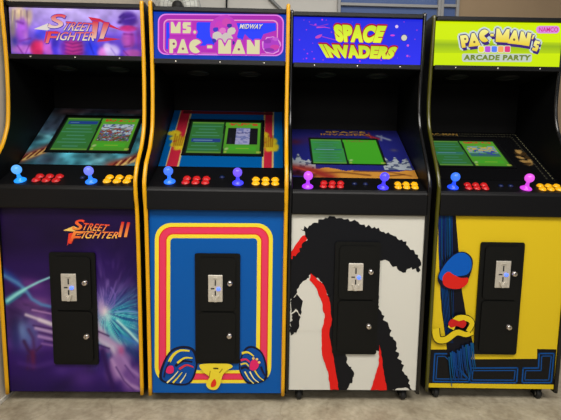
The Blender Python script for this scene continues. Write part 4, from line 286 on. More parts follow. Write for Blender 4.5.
  ((150,56,190),6,[(0.0744,1.7643),(0.1156,1.7557),(0.1613,1.7674),(0.1606,1.77),(0.1155,1.7584),(0.075,1.7669)]),
  ((216,70,216),7,[(0.4732,1.7245),(0.4725,1.7231),(0.4706,1.7219),(0.4677,1.721),(0.4641,1.7204),(0.4603,1.7204),(0.4567,1.7209),(0.4538,1.7217),(0.4519,1.7229),(0.4512,1.7243),(0.4519,1.7257),(0.4538,1.7269),(0.4567,1.7279),(0.4603,1.7284),(0.4641,1.7284),(0.4677,1.728),(0.4706,1.7271),(0.4725,1.7259)]),
  ((60,60,150),8,[(0.5333,1.7147),(0.5323,1.7092),(0.5295,1.7042),(0.5251,1.7006),(0.5197,1.6986),(0.5139,1.6986),(0.5085,1.7004),(0.5041,1.704),(0.5013,1.7089),(0.5003,1.7144),(0.5013,1.72),(0.5041,1.7249),(0.5085,1.7285),(0.5139,1.7305),(0.5197,1.7306),(0.5251,1.7287),(0.5295,1.7251),(0.5323,1.7203)]),
  ((214,212,190),9,[(0.5301,1.7147),(0.5293,1.7102),(0.527,1.7063),(0.5235,1.7033),(0.5191,1.7017),(0.5145,1.7017),(0.5101,1.7032),(0.5066,1.7061),(0.5043,1.71),(0.5035,1.7144),(0.5043,1.7189),(0.5066,1.7229),(0.5101,1.7258),(0.5145,1.7274),(0.5191,1.7275),(0.5235,1.7259),(0.527,1.7231),(0.5293,1.7192)]),
  ((230,200,240),10,[(0.487,1.7638),(0.4865,1.7614),(0.4853,1.7592),(0.4833,1.7576),(0.4809,1.7567),(0.4784,1.7567),(0.476,1.7575),(0.474,1.7591),(0.4727,1.7612),(0.4723,1.7637),(0.4727,1.7662),(0.474,1.7683),(0.476,1.77),(0.4784,1.7709),(0.4809,1.7709),(0.4833,1.7701),(0.4853,1.7685),(0.4865,1.7663)]),
  ((220,90,220),11,[(0.5411,1.6801),(0.5408,1.6782),(0.5399,1.6766),(0.5384,1.6754),(0.5366,1.6747),(0.5347,1.6747),(0.5329,1.6753),(0.5314,1.6765),(0.5304,1.6781),(0.5301,1.68),(0.5304,1.6818),(0.5314,1.6835),(0.5329,1.6847),(0.5347,1.6853),(0.5366,1.6854),(0.5384,1.6847),(0.5399,1.6835),(0.5408,1.6819)]),
  ((200,80,220),12,[(0.5407,1.6327),(0.5404,1.631),(0.5395,1.6295),(0.5382,1.6284),(0.5365,1.6278),(0.5348,1.6278),(0.5331,1.6284),(0.5318,1.6295),(0.5309,1.631),(0.5306,1.6326),(0.5309,1.6343),(0.5318,1.6358),(0.5331,1.637),(0.5348,1.6376),(0.5365,1.6376),(0.5382,1.637),(0.5395,1.6359),(0.5404,1.6344)]),
 ],
 'marq3': [
  (((214,242,0),(206,236,0)),1,[(0,1.8017),(0.6,1.8017),(0.6,1.5976),(0,1.5976)]),
  (((196,226,10),(150,184,26)),2,[(0,1.7195),(0.6,1.7135),(0.6,1.6951),(0,1.6966)]),
  (((150,184,26),(190,222,8)),3,[(0,1.6966),(0.6,1.6951),(0.6,1.6632),(0,1.6558)]),
  ((206,220,216),4,[(0.1039,1.7367),(0.1258,1.7404),(0.1267,1.7405),(0.1313,1.7404),(0.136,1.7384),(0.1402,1.7349),(0.1434,1.7301),(0.1455,1.7245),(0.1461,1.7186),(0.1453,1.7131),(0.1431,1.7085),(0.1397,1.7052),(0.1354,1.7035),(0.1311,1.7028),(0.1356,1.6838),(0.1173,1.6807)]),
  ((206,220,216),4,[(0.1282,1.737),(0.1501,1.7407),(0.151,1.7409),(0.1556,1.7407),(0.1603,1.7388),(0.1645,1.7352),(0.1677,1.7304),(0.1698,1.7248),(0.1704,1.7189),(0.1695,1.7134),(0.1673,1.7088),(0.1639,1.7055),(0.1597,1.7038),(0.1553,1.7031),(0.1597,1.6841),(0.1415,1.681)]),
  ((206,220,216),4,[(0.1151,1.7488),(0.137,1.7525),(0.1379,1.7527),(0.1426,1.7525),(0.1473,1.7506),(0.1514,1.747),(0.1547,1.7422),(0.1567,1.7366),(0.1574,1.7307),(0.1565,1.7252),(0.1543,1.7205),(0.1509,1.7172),(0.1467,1.7156),(0.1423,1.7148),(0.1468,1.6958),(0.1285,1.6927)]),
  ((206,220,216),4,[(0.117,1.7249),(0.1388,1.7286),(0.1397,1.7287),(0.1444,1.7286),(0.149,1.7266),(0.1532,1.7231),(0.1564,1.7183),(0.1585,1.7127),(0.1591,1.7069),(0.1583,1.7014),(0.1561,1.6968),(0.1527,1.6935),(0.1484,1.6918),(0.1441,1.6911),(0.1486,1.6722),(0.1303,1.6691)]),
  ((206,220,216),4,[(0.1252,1.7285),(0.1471,1.7323),(0.1479,1.7324),(0.1526,1.7323),(0.1573,1.7303),(0.1614,1.7268),(0.1647,1.722),(0.1667,1.7164),(0.1673,1.7105),(0.1665,1.705),(0.1643,1.7004),(0.1609,1.6971),(0.1566,1.6955),(0.1523,1.6947),(0.1567,1.6758),(0.1385,1.6727)]),
  ((206,220,216),4,[(0.1082,1.7283),(0.1301,1.7321),(0.1309,1.7322),(0.1356,1.7321),(0.1403,1.7301),(0.1444,1.7266),(0.1477,1.7217),(0.1497,1.7162),(0.1504,1.7103),(0.1496,1.7048),(0.1473,1.7002),(0.1439,1.6969),(0.1397,1.6953),(0.1353,1.6945),(0.1398,1.6756),(0.1216,1.6725)]),
  ((206,220,216),4,[(0.1239,1.7453),(0.1458,1.7491),(0.1467,1.7492),(0.1514,1.7491),(0.156,1.7471),(0.1602,1.7435),(0.1635,1.7387),(0.1655,1.7331),(0.1661,1.7272),(0.1653,1.7217),(0.1631,1.7171),(0.1597,1.7138),(0.1554,1.7121),(0.151,1.7114),(0.1555,1.6924),(0.1372,1.6893)]),
  ((206,220,216),4,[(0.1069,1.7451),(0.1288,1.7488),(0.1297,1.749),(0.1344,1.7488),(0.139,1.7469),(0.1432,1.7433),(0.1465,1.7385),(0.1485,1.7329),(0.1492,1.727),(0.1483,1.7215),(0.1461,1.7169),(0.1427,1.7136),(0.1385,1.7119),(0.1341,1.7112),(0.1386,1.6922),(0.1203,1.6891)]),
  ((206,220,216),4,[(0.148,1.6854),(0.1592,1.7485),(0.1719,1.7502),(0.2068,1.6933)]),
  ((206,220,216),4,[(0.1721,1.6857),(0.1835,1.7488),(0.1963,1.7505),(0.231,1.6936)]),
  ((206,220,216),4,[(0.1592,1.6974),(0.1705,1.7607),(0.1833,1.7624),(0.2181,1.7053)]),
  ((206,220,216),4,[(0.1609,1.6738),(0.1722,1.7367),(0.1849,1.7384),(0.2197,1.6816)]),
  ((206,220,216),4,[(0.1691,1.6774),(0.1805,1.7404),(0.1932,1.7421),(0.2279,1.6852)]),
  ((206,220,216),4,[(0.1522,1.6772),(0.1634,1.7401),(0.1762,1.7419),(0.211,1.685)]),
  ((206,220,216),4,[(0.1679,1.694),(0.1793,1.7572),(0.1921,1.7589),(0.2268,1.7018)]),
  ((206,220,216),4,[(0.151,1.6938),(0.1622,1.757),(0.175,1.7587),(0.2099,1.7016)]),
  ((206,220,216),4,[(0.2179,1.737),(0.2404,1.7169),(0.2352,1.7121),(0.2289,1.7092),(0.222,1.7083),(0.215,1.7094),(0.2084,1.7126),(0.2026,1.7175),(0.1981,1.7238),(0.1953,1.7311),(0.1942,1.7388),(0.195,1.7465),(0.1976,1.7535),(0.2019,1.7593),(0.2075,1.7635),(0.214,1.7659),(0.2211,1.7662),(0.228,1.7644),(0.2345,1.7607),(0.2399,1.7552)]),
  ((206,220,216),4,[(0.2422,1.7374),(0.2647,1.7172),(0.2595,1.7124),(0.2532,1.7095),(0.2463,1.7086),(0.2393,1.7097),(0.2327,1.7129),(0.2269,1.7178),(0.2224,1.7241),(0.2196,1.7314),(0.2185,1.7391),(0.2193,1.7468),(0.222,1.7538),(0.2263,1.7596),(0.2319,1.7638),(0.2385,1.7662),(0.2455,1.7665),(0.2525,1.7647),(0.2589,1.761),(0.2643,1.7556)]),
  ((206,220,216),4,[(0.2292,1.7492),(0.2518,1.7289),(0.2466,1.7242),(0.2403,1.7213),(0.2334,1.7204),(0.2264,1.7215),(0.2197,1.7247),(0.214,1.7296),(0.2095,1.7359),(0.2066,1.7432),(0.2055,1.751),(0.2063,1.7586),(0.209,1.7656),(0.2133,1.7715),(0.2189,1.7758),(0.2255,1.7781),(0.2325,1.7784),(0.2395,1.7766),(0.2459,1.7729),(0.2513,1.7675)]),
  ((206,220,216),4,[(0.2308,1.7252),(0.2533,1.7051),(0.2481,1.7004),(0.2418,1.6975),(0.2349,1.6966),(0.2279,1.6977),(0.2213,1.7008),(0.2156,1.7057),(0.2111,1.712),(0.2082,1.7193),(0.2071,1.727),(0.2079,1.7346),(0.2106,1.7416),(0.2149,1.7474),(0.2205,1.7517),(0.227,1.754),(0.234,1.7543),(0.241,1.7525),(0.2474,1.7488),(0.2528,1.7434)]),
  ((206,220,216),4,[(0.2391,1.7289),(0.2616,1.7088),(0.2563,1.7041),(0.25,1.7011),(0.2432,1.7002),(0.2362,1.7014),(0.2296,1.7045),(0.2238,1.7094),(0.2193,1.7157),(0.2165,1.723),(0.2154,1.7307),(0.2162,1.7383),(0.2189,1.7453),(0.2231,1.7511),(0.2288,1.7554),(0.2353,1.7577),(0.2424,1.758),(0.2493,1.7562),(0.2557,1.7525),(0.2611,1.7471)]),
  ((206,220,216),4,[(0.2221,1.7287),(0.2446,1.7086),(0.2394,1.7038),(0.2331,1.7009),(0.2262,1.7),(0.2192,1.7012),(0.2126,1.7043),(0.2068,1.7092),(0.2024,1.7155),(0.1995,1.7228),(0.1984,1.7305),(0.1992,1.7381),(0.2018,1.7451),(0.2061,1.7509),(0.2117,1.7552),(0.2183,1.7575),(0.2253,1.7578),(0.2322,1.756),(0.2387,1.7523),(0.2441,1.7469)]),
  ((206,220,216),4,[(0.238,1.7457),(0.2606,1.7255),(0.2553,1.7207),(0.249,1.7178),(0.2421,1.7169),(0.2351,1.718),(0.2285,1.7212),(0.2227,1.7261),(0.2182,1.7324),(0.2154,1.7397),(0.2143,1.7475),(0.2151,1.7551),(0.2177,1.7621),(0.222,1.768),(0.2277,1.7722),(0.2343,1.7746),(0.2413,1.7749),(0.2483,1.7731),(0.2547,1.7694),(0.2601,1.7639)]),
  ((206,220,216),4,[(0.221,1.7455),(0.2436,1.7253),(0.2383,1.7205),(0.232,1.7176),(0.2251,1.7167),(0.2181,1.7178),(0.2115,1.721),(0.2057,1.7259),(0.2012,1.7322),(0.1983,1.7395),(0.1972,1.7473),(0.198,1.7549),(0.2007,1.7619),(0.205,1.7678),(0.2106,1.772),(0.2171,1.7744),(0.2242,1.7747),(0.2312,1.7729),(0.2376,1.7692),(0.243,1.7637)]),
  ((206,220,216),4,[(0.2473,1.7478),(0.2637,1.748),(0.2645,1.7358),(0.2481,1.7356)]),
  ((206,220,216),4,[(0.2717,1.7481),(0.2881,1.7483),(0.2888,1.7361),(0.2724,1.7359)]),
  ((206,220,216),4,[(0.2588,1.76),(0.2752,1.7602),(0.276,1.748),(0.2595,1.7478)]),
  ((206,220,216),4,[(0.2603,1.736),(0.2767,1.7362),(0.2774,1.724),(0.261,1.7238)]),
  ((206,220,216),4,[(0.2686,1.7397),(0.285,1.7399),(0.2857,1.7277),(0.2693,1.7275)]),
  ((206,220,216),4,[(0.2515,1.7394),(0.2679,1.7397),(0.2686,1.7275),(0.2523,1.7273)]),
  ((206,220,216),4,[(0.2676,1.7565),(0.284,1.7567),(0.2847,1.7445),(0.2683,1.7443)]),
  ((206,220,216),4,[(0.2505,1.7563),(0.2669,1.7565),(0.2676,1.7443),(0.2512,1.7441)]),
  ((206,220,216),4,[(0.274,1.7722),(0.2879,1.7716),(0.3057,1.7399),(0.3233,1.7703),(0.3372,1.7697),(0.3371,1.7079),(0.2744,1.7104)]),
  ((206,220,216),4,[(0.2985,1.7725),(0.3124,1.7719),(0.3301,1.7402),(0.3478,1.7706),(0.3617,1.77),(0.3615,1.7082),(0.2987,1.7107)]),
  ((206,220,216),4,[(0.2856,1.7844),(0.2995,1.7839),(0.3172,1.7521),(0.3349,1.7825),(0.3488,1.782),(0.3487,1.72),(0.2859,1.7225)]),
  ((206,220,216),4,[(0.287,1.7603),(0.3008,1.7597),(0.3185,1.7281),(0.3362,1.7583),(0.35,1.7578),(0.3499,1.6962),(0.2873,1.6986)]),
  ((206,220,216),4,[(0.2953,1.764),(0.3092,1.7634),(0.3269,1.7318),(0.3445,1.7621),(0.3584,1.7615),(0.3582,1.6998),(0.2956,1.7023)]),
  ((206,220,216),4,[(0.2782,1.7638),(0.2921,1.7632),(0.3098,1.7316),(0.3274,1.7619),(0.3413,1.7613),(0.3412,1.6996),(0.2786,1.7021)]),
  ((206,220,216),4,[(0.2944,1.7809),(0.3083,1.7804),(0.326,1.7486),(0.3437,1.779),(0.3576,1.7785),(0.3574,1.7165),(0.2946,1.719)]),
  ((206,220,216),4,[(0.2772,1.7807),(0.2911,1.7801),(0.3089,1.7484),(0.3265,1.7788),(0.3404,1.7782),(0.3404,1.7163),(0.2776,1.7188)]),
  ((206,220,216),4,[(0.3312,1.7049),(0.3572,1.7653),(0.3696,1.7642),(0.3884,1.6997)]),
  ((206,220,216),4,[(0.3555,1.7052),(0.3816,1.7656),(0.3941,1.7645),(0.4127,1.7)]),
  ((206,220,216),4,[(0.3427,1.717),(0.3688,1.7776),(0.3812,1.7764),(0.4,1.7118)]),
  ((206,220,216),4,[(0.344,1.6932),(0.37,1.7534),(0.3824,1.7523),(0.4011,1.688)]),
  ((206,220,216),4,[(0.3523,1.6968),(0.3784,1.7571),(0.3908,1.756),(0.4094,1.6917)]),
  ((206,220,216),4,[(0.3353,1.6966),(0.3612,1.7569),(0.3737,1.7558),(0.3924,1.6915)]),
  ((206,220,216),4,[(0.3514,1.7135),(0.3776,1.7741),(0.39,1.7729),(0.4087,1.7083)]),
  ((206,220,216),4,[(0.3344,1.7133),(0.3604,1.7738),(0.3728,1.7727),(0.3917,1.7081)]),
  ((206,220,216),4,[(0.3905,1.7607),(0.4034,1.7588),(0.4189,1.7259),(0.4224,1.7561),(0.442,1.7533),(0.4348,1.6932),(0.3836,1.7005)]),
  ((206,220,216),4,[(0.415,1.761),(0.4278,1.7591),(0.4433,1.7262),(0.4469,1.7564),(0.4665,1.7536),(0.4591,1.6935),(0.4079,1.7008)]),
  ((206,220,216),4,[(0.4022,1.7729),(0.4151,1.7711),(0.4305,1.7381),(0.4341,1.7683),(0.4537,1.7656),(0.4464,1.7053),(0.3952,1.7125)]),
  ((206,220,216),4,[(0.4033,1.7488),(0.4161,1.7469),(0.4316,1.7141),(0.4351,1.7442),(0.4547,1.7415),(0.4474,1.6815),(0.3963,1.6887)]),
  ((206,220,216),4,[(0.4117,1.7525),(0.4245,1.7507),(0.4399,1.7178),(0.4436,1.7479),(0.4631,1.7452),(0.4558,1.6851),(0.4047,1.6924)]),
  ((206,220,216),4,[(0.3945,1.7523),(0.4074,1.7504),(0.4229,1.7176),(0.4264,1.7477),(0.446,1.7449),(0.4387,1.6849),(0.3877,1.6922)]),
  ((206,220,216),4,[(0.4109,1.7694),(0.4238,1.7675),(0.4392,1.7346),(0.4429,1.7648),(0.4625,1.762),(0.4551,1.7018),(0.4039,1.709)]),
  ((206,220,216),4,[(0.3938,1.7692),(0.4066,1.7673),(0.4222,1.7344),(0.4257,1.7646),(0.4453,1.7618),(0.4381,1.7016),(0.3869,1.7088)]),
  ((206,220,216),4,[(0.4483,1.7453),(0.4581,1.7434),(0.4497,1.7244),(0.4432,1.7257)]),
  ((206,220,216),4,[(0.4728,1.7456),(0.4825,1.7437),(0.4741,1.7247),(0.4676,1.726)]),
  ((206,220,216),4,[(0.4601,1.7575),(0.4698,1.7556),(0.4614,1.7366),(0.4549,1.7378)]),
  ((206,220,216),4,[(0.461,1.7334),(0.4707,1.7315),(0.4623,1.7126),(0.4559,1.7139)]),
  ((206,220,216),4,[(0.4694,1.7371),(0.4792,1.7352),(0.4707,1.7163),(0.4643,1.7176)]),
  ((206,220,216),4,[(0.4523,1.7369),(0.462,1.735),(0.4537,1.7161),(0.4472,1.7174)]),
  ((206,220,216),4,[(0.4688,1.754),(0.4785,1.7521),(0.4701,1.7331),(0.4636,1.7343)]),
  ((206,220,216),4,[(0.4516,1.7538),(0.4614,1.7519),(0.453,1.7329),(0.4465,1.7341)]),
  ((206,220,216),4,[(0.4626,1.721),(0.4858,1.7149),(0.4825,1.702),(0.4716,1.7049),(0.4704,1.7003),(0.4809,1.6955),(0.479,1.6823),(0.4727,1.6694),(0.4488,1.6757),(0.452,1.6885),(0.4637,1.6854),(0.4651,1.6909),(0.4547,1.6956),(0.4575,1.7125)]),
  ((206,220,216),4,[(0.487,1.7213),(0.5102,1.7152),(0.5069,1.7023),(0.496,1.7052),(0.4948,1.7006),(0.5052,1.6958),(0.5033,1.6826),(0.497,1.6696),(0.4731,1.676),(0.4763,1.6888),(0.4881,1.6857),(0.4895,1.6912),(0.479,1.6959),(0.4819,1.7128)]),
  ((206,220,216),4,[(0.4743,1.7332),(0.4976,1.727),(0.4943,1.7141),(0.4834,1.717),(0.4822,1.7123),(0.4926,1.7076),(0.4907,1.6944),(0.4844,1.6813),(0.4605,1.6877),(0.4637,1.7005),(0.4755,1.6974),(0.4769,1.7029),(0.4664,1.7077),(0.4693,1.7247)]),
  ((206,220,216),4,[(0.4752,1.7092),(0.4984,1.7031),(0.4951,1.6902),(0.4842,1.6931),(0.483,1.6885),(0.4935,1.6838),(0.4915,1.6706),(0.4853,1.6577),(0.4614,1.664),(0.4646,1.6768),(0.4763,1.6737),(0.4777,1.6792),(0.4673,1.6839),(0.4702,1.7008)]),
  ((206,220,216),4,[(0.4836,1.7129),(0.5068,1.7068),(0.5035,1.6939),(0.4926,1.6968),(0.4914,1.6922),(0.5019,1.6875),(0.4999,1.6743),(0.4937,1.6613),(0.4697,1.6677),(0.473,1.6805),(0.4847,1.6774),(0.4861,1.6828),(0.4757,1.6876),(0.4785,1.7045)]),
  ((206,220,216),4,[(0.4666,1.7127),(0.4898,1.7066),(0.4865,1.6937),(0.4756,1.6966),(0.4744,1.692),(0.4848,1.6873),(0.4829,1.6741),(0.4767,1.6611),(0.4528,1.6675),(0.456,1.6803),(0.4677,1.6771),(0.4691,1.6826),(0.4587,1.6874),(0.4615,1.7042)]),
  ((206,220,216),4,[(0.483,1.7297),(0.5063,1.7235),(0.503,1.7106),(0.492,1.7135),(0.4908,1.7089),(0.5013,1.7041),(0.4993,1.6909),(0.4931,1.6779),(0.4691,1.6842),(0.4724,1.6971),(0.4841,1.694),(0.4855,1.6995),(0.4751,1.7042),(0.4779,1.7212)]),
  ((206,220,216),4,[(0.4659,1.7295),(0.4892,1.7233),(0.4859,1.7104),(0.475,1.7133),(0.4738,1.7087),(0.4842,1.7039),(0.4823,1.6907),(0.4761,1.6777),(0.4521,1.684),(0.4553,1.6969),(0.4671,1.6938),(0.4685,1.6993),(0.458,1.704),(0.4609,1.721)]),
  ((62,36,120),5,[(0.1201,1.7302),(0.1419,1.7339),(0.1428,1.7341),(0.1475,1.7339),(0.1521,1.732),(0.1563,1.7284),(0.1596,1.7236),(0.1616,1.718),(0.1622,1.7122),(0.1614,1.7067),(0.1592,1.702),(0.1558,1.6988),(0.1515,1.6971),(0.1472,1.6964),(0.1516,1.6774),(0.1334,1.6743)]),
  ((62,36,120),5,[(0.1241,1.7236),(0.1459,1.7273),(0.1468,1.7274),(0.1515,1.7273),(0.1561,1.7253),(0.1603,1.7218),(0.1635,1.717),(0.1656,1.7114),(0.1662,1.7056),(0.1654,1.7001),(0.1631,1.6955),(0.1597,1.6922),(0.1555,1.6905),(0.1511,1.6898),(0.1556,1.6709),(0.1374,1.6678)]),
  ((62,36,120),5,[(0.1114,1.7368),(0.1333,1.7405),(0.1341,1.7406),(0.1388,1.7405),(0.1435,1.7385),(0.1476,1.735),(0.1509,1.7302),(0.153,1.7245),(0.1536,1.7187),(0.1528,1.7132),(0.1505,1.7086),(0.1471,1.7053),(0.1429,1.7036),(0.1385,1.7029),(0.143,1.6839),(0.1248,1.6808)]),
  ((62,36,120),5,[(0.1207,1.7369),(0.1426,1.7406),(0.1435,1.7408),(0.1482,1.7406),(0.1528,1.7387),(0.157,1.7351),(0.1602,1.7303),(0.1623,1.7247),(0.1629,1.7188),(0.1621,1.7133),(0.1598,1.7087),(0.1564,1.7054),(0.1522,1.7037),(0.1478,1.703),(0.1523,1.684),(0.134,1.681)]),
  ((62,36,120),5,[(0.1157,1.7414),(0.1376,1.7452),(0.1385,1.7453),(0.1431,1.7452),(0.1478,1.7432),(0.152,1.7396),(0.1552,1.7348),(0.1573,1.7292),(0.1579,1.7234),(0.1571,1.7178),(0.1549,1.7132),(0.1515,1.7099),(0.1472,1.7082),(0.1428,1.7075),(0.1473,1.6885),(0.129,1.6854)]),
  ((62,36,120),5,[(0.1163,1.7331),(0.1382,1.7369),(0.1391,1.737),(0.1438,1.7369),(0.1484,1.7349),(0.1526,1.7314),(0.1558,1.7265),(0.1579,1.7209),(0.1585,1.7151),(0.1577,1.7096),(0.1555,1.705),(0.1521,1.7017),(0.1478,1.7),(0.1435,1.6993),(0.1479,1.6803),(0.1297,1.6773)]),
  ((62,36,120),5,[(0.164,1.679),(0.1753,1.742),(0.1881,1.7437),(0.2228,1.6869)]),
  ((62,36,120),5,[(0.168,1.6725),(0.1793,1.7354),(0.1921,1.7371),(0.2267,1.6803)]),
  ((62,36,120),5,[(0.1554,1.6855),(0.1667,1.7486),(0.1794,1.7503),(0.2142,1.6934)]),
  ((62,36,120),5,[(0.1647,1.6856),(0.176,1.7487),(0.1888,1.7504),(0.2235,1.6935)]),
  ((62,36,120),5,[(0.1597,1.6901),(0.171,1.7533),(0.1838,1.755),(0.2186,1.698)]),
  ((62,36,120),5,[(0.1603,1.6819),(0.1716,1.745),(0.1844,1.7467),(0.2191,1.6898)]),
  ((62,36,120),5,[(0.234,1.7306),(0.2565,1.7104),(0.2512,1.7057),(0.2449,1.7028),(0.2381,1.7018),(0.2311,1.703),(0.2245,1.7061),(0.2187,1.711),(0.2142,1.7173),(0.2114,1.7246),(0.2103,1.7323),(0.2111,1.74),(0.2137,1.7469),(0.218,1.7528),(0.2236,1.757),(0.2302,1.7594),(0.2372,1.7597),(0.2442,1.7579),(0.2506,1.7542),(0.256,1.7487)]),
  ((62,36,120),5,[(0.2379,1.7239),(0.2604,1.7038),(0.2552,1.6991),(0.2489,1.6962),(0.242,1.6953),(0.235,1.6964),(0.2284,1.6995),(0.2226,1.7044),(0.2182,1.7107),(0.2153,1.718),(0.2142,1.7257),(0.215,1.7333),(0.2177,1.7403),(0.222,1.7461),(0.2276,1.7504),(0.2342,1.7527),(0.2412,1.753),(0.2481,1.7512),(0.2546,1.7475),(0.26,1.7421)]),
  ((62,36,120),5,[(0.2253,1.7371),(0.2479,1.7169),(0.2427,1.7122),(0.2364,1.7093),(0.2295,1.7084),(0.2225,1.7095),(0.2159,1.7127),(0.2101,1.7176),(0.2056,1.7239),(0.2027,1.7312),(0.2016,1.7389),(0.2024,1.7466),(0.2051,1.7535),(0.2094,1.7594),(0.215,1.7636),(0.2216,1.766),(0.2286,1.7663),(0.2356,1.7645),(0.242,1.7608),(0.2474,1.7553)]),
  ((62,36,120),5,[(0.2347,1.7373),(0.2573,1.7171),(0.252,1.7123),(0.2457,1.7094),(0.2388,1.7085),(0.2318,1.7096),(0.2252,1.7128),(0.2194,1.7177),(0.215,1.724),(0.2121,1.7313),(0.211,1.739),(0.2118,1.7467),(0.2145,1.7537),(0.2187,1.7595),(0.2244,1.7638),(0.2309,1.7661),(0.238,1.7664),(0.2449,1.7646),(0.2514,1.7609),(0.2568,1.7555)]),
  ((62,36,120),5,[(0.2297,1.7418),(0.2523,1.7216),(0.247,1.7169),(0.2407,1.7139),(0.2338,1.713),(0.2268,1.7142),(0.2202,1.7173),(0.2145,1.7222),(0.21,1.7285),(0.2071,1.7358),(0.206,1.7436),(0.2068,1.7512),(0.2095,1.7582),(0.2137,1.7641),(0.2194,1.7683),(0.2259,1.7707),(0.233,1.771),(0.24,1.7692),(0.2464,1.7655),(0.2518,1.76)]),
  ((62,36,120),5,[(0.2303,1.7335),(0.2528,1.7133),(0.2476,1.7086),(0.2413,1.7057),(0.2344,1.7048),(0.2274,1.7059),(0.2208,1.7091),(0.215,1.714),(0.2105,1.7203),(0.2077,1.7276),(0.2066,1.7353),(0.2074,1.7429),(0.21,1.7499),(0.2143,1.7557),(0.2199,1.76),(0.2265,1.7623),(0.2335,1.7626),(0.2405,1.7609),(0.2469,1.7571),(0.2523,1.7517)]),
  ((62,36,120),5,[(0.2635,1.7413),(0.2799,1.7415),(0.2806,1.7293),(0.2642,1.7291)]),
  ((62,36,120),5,[(0.2674,1.7347),(0.2838,1.7349),(0.2845,1.7227),(0.2681,1.7225)]),
  ((62,36,120),5,[(0.2548,1.7479),(0.2713,1.7481),(0.272,1.7359),(0.2556,1.7357)]),
  ((62,36,120),5,[(0.2642,1.748),(0.2806,1.7482),(0.2813,1.736),(0.265,1.7358)]),
  ((62,36,120),5,[(0.2592,1.7526),(0.2757,1.7528),(0.2764,1.7406),(0.26,1.7404)]),
  ((62,36,120),5,[(0.2598,1.7443),(0.2762,1.7445),(0.2769,1.7323),(0.2605,1.7321)]),
  ((62,36,120),5,[(0.2902,1.7656),(0.3041,1.7651),(0.3218,1.7334),(0.3394,1.7637),(0.3533,1.7632),(0.3531,1.7015),(0.2905,1.7039)]),
  ((62,36,120),5,[(0.2941,1.759),(0.308,1.7584),(0.3256,1.7268),(0.3433,1.757),(0.3572,1.7565),(0.357,1.6949),(0.2944,1.6973)]),
  ((62,36,120),5,[(0.2816,1.7723),(0.2955,1.7717),(0.3132,1.74),(0.3308,1.7704),(0.3447,1.7698),(0.3446,1.708),(0.2819,1.7105)]),
  ((62,36,120),5,[(0.291,1.7724),(0.3049,1.7718),(0.3226,1.7401),(0.3402,1.7705),(0.3541,1.7699),(0.354,1.7081),(0.2913,1.7106)]),
  ((62,36,120),5,[(0.286,1.777),(0.2999,1.7764),(0.3176,1.7447),(0.3353,1.7751),(0.3492,1.7745),(0.3491,1.7127),(0.2863,1.7151)]),
  ((62,36,120),5,[(0.2865,1.7686),(0.3004,1.7681),(0.3181,1.7364),(0.3357,1.7667),(0.3496,1.7662),(0.3495,1.7044),(0.2868,1.7069)]),
  ((62,36,120),5,[(0.3472,1.6985),(0.3733,1.7588),(0.3857,1.7577),(0.4044,1.6933)]),
  ((62,36,120),5,[(0.3511,1.6919),(0.3771,1.7521),(0.3895,1.751),(0.4082,1.6867)]),
  ((62,36,120),5,[(0.3387,1.705),(0.3647,1.7654),(0.3771,1.7643),(0.3959,1.6998)]),
  ((62,36,120),5,[(0.348,1.7051),(0.3741,1.7655),(0.3865,1.7644),(0.4052,1.7)]),
  ((62,36,120),5,[(0.3431,1.7096),(0.3692,1.7701),(0.3816,1.769),(0.4003,1.7045)]),
  ((62,36,120),5,[(0.3436,1.7014),(0.3696,1.7618),(0.382,1.7606),(0.4007,1.6962)]),
  ((62,36,120),5,[(0.4065,1.7541),(0.4194,1.7523),(0.4349,1.7195),(0.4385,1.7496),(0.458,1.7468),(0.4507,1.6868),(0.3996,1.694)]),
  ((62,36,120),5,[(0.4104,1.7475),(0.4232,1.7456),(0.4386,1.7128),(0.4423,1.7429),(0.4618,1.7402),(0.4545,1.6802),(0.4034,1.6874)]),
  ((62,36,120),5,[(0.398,1.7608),(0.4109,1.7589),(0.4264,1.726),(0.4299,1.7562),(0.4495,1.7534),(0.4422,1.6933),(0.3911,1.7005)]),
  ((62,36,120),5,[(0.4074,1.7609),(0.4203,1.759),(0.4357,1.7261),(0.4394,1.7563),(0.4589,1.7535),(0.4516,1.6934),(0.4004,1.7007)]),
  ((62,36,120),5,[(0.4025,1.7655),(0.4154,1.7636),(0.4309,1.7307),(0.4345,1.7609),(0.454,1.7581),(0.4467,1.6979),(0.3956,1.7052)]),
  ((62,36,120),5,[(0.4029,1.7571),(0.4158,1.7553),(0.4312,1.7224),(0.4348,1.7526),(0.4544,1.7498),(0.4471,1.6897),(0.3959,1.6969)]),
  ((62,36,120),5,[(0.4643,1.7388),(0.4741,1.7369),(0.4657,1.718),(0.4592,1.7192)]),
  ((62,36,120),5,[(0.4681,1.7321),(0.4778,1.7302),(0.4694,1.7113),(0.463,1.7126)]),
  ((62,36,120),5,[(0.4558,1.7454),(0.4656,1.7435),(0.4572,1.7245),(0.4507,1.7258)]),
  ((62,36,120),5,[(0.4652,1.7455),(0.475,1.7436),(0.4666,1.7246),(0.4601,1.7259)]),
  ((62,36,120),5,[(0.4604,1.7501),(0.4701,1.7482),(0.4617,1.7292),(0.4552,1.7305)]),
  ((62,36,120),5,[(0.4607,1.7417),(0.4704,1.7399),(0.462,1.7209),(0.4555,1.7222)]),
  ((62,36,120),5,[(0.4786,1.7146),(0.5018,1.7084),(0.4985,1.6955),(0.4875,1.6984),(0.4864,1.6938),(0.4968,1.6891),(0.4949,1.6759),(0.4886,1.663),(0.4647,1.6693),(0.4679,1.6821),(0.4796,1.679),(0.4811,1.6845),(0.4706,1.6892),(0.4735,1.7061)]),
  ((62,36,120),5,[(0.4823,1.708),(0.5055,1.7018),(0.5022,1.6889),(0.4913,1.6918),(0.4901,1.6872),(0.5005,1.6825),(0.4986,1.6694),(0.4923,1.6564),(0.4684,1.6627),(0.4717,1.6755),(0.4834,1.6724),(0.4848,1.6779),(0.4744,1.6826),(0.4772,1.6995)]),
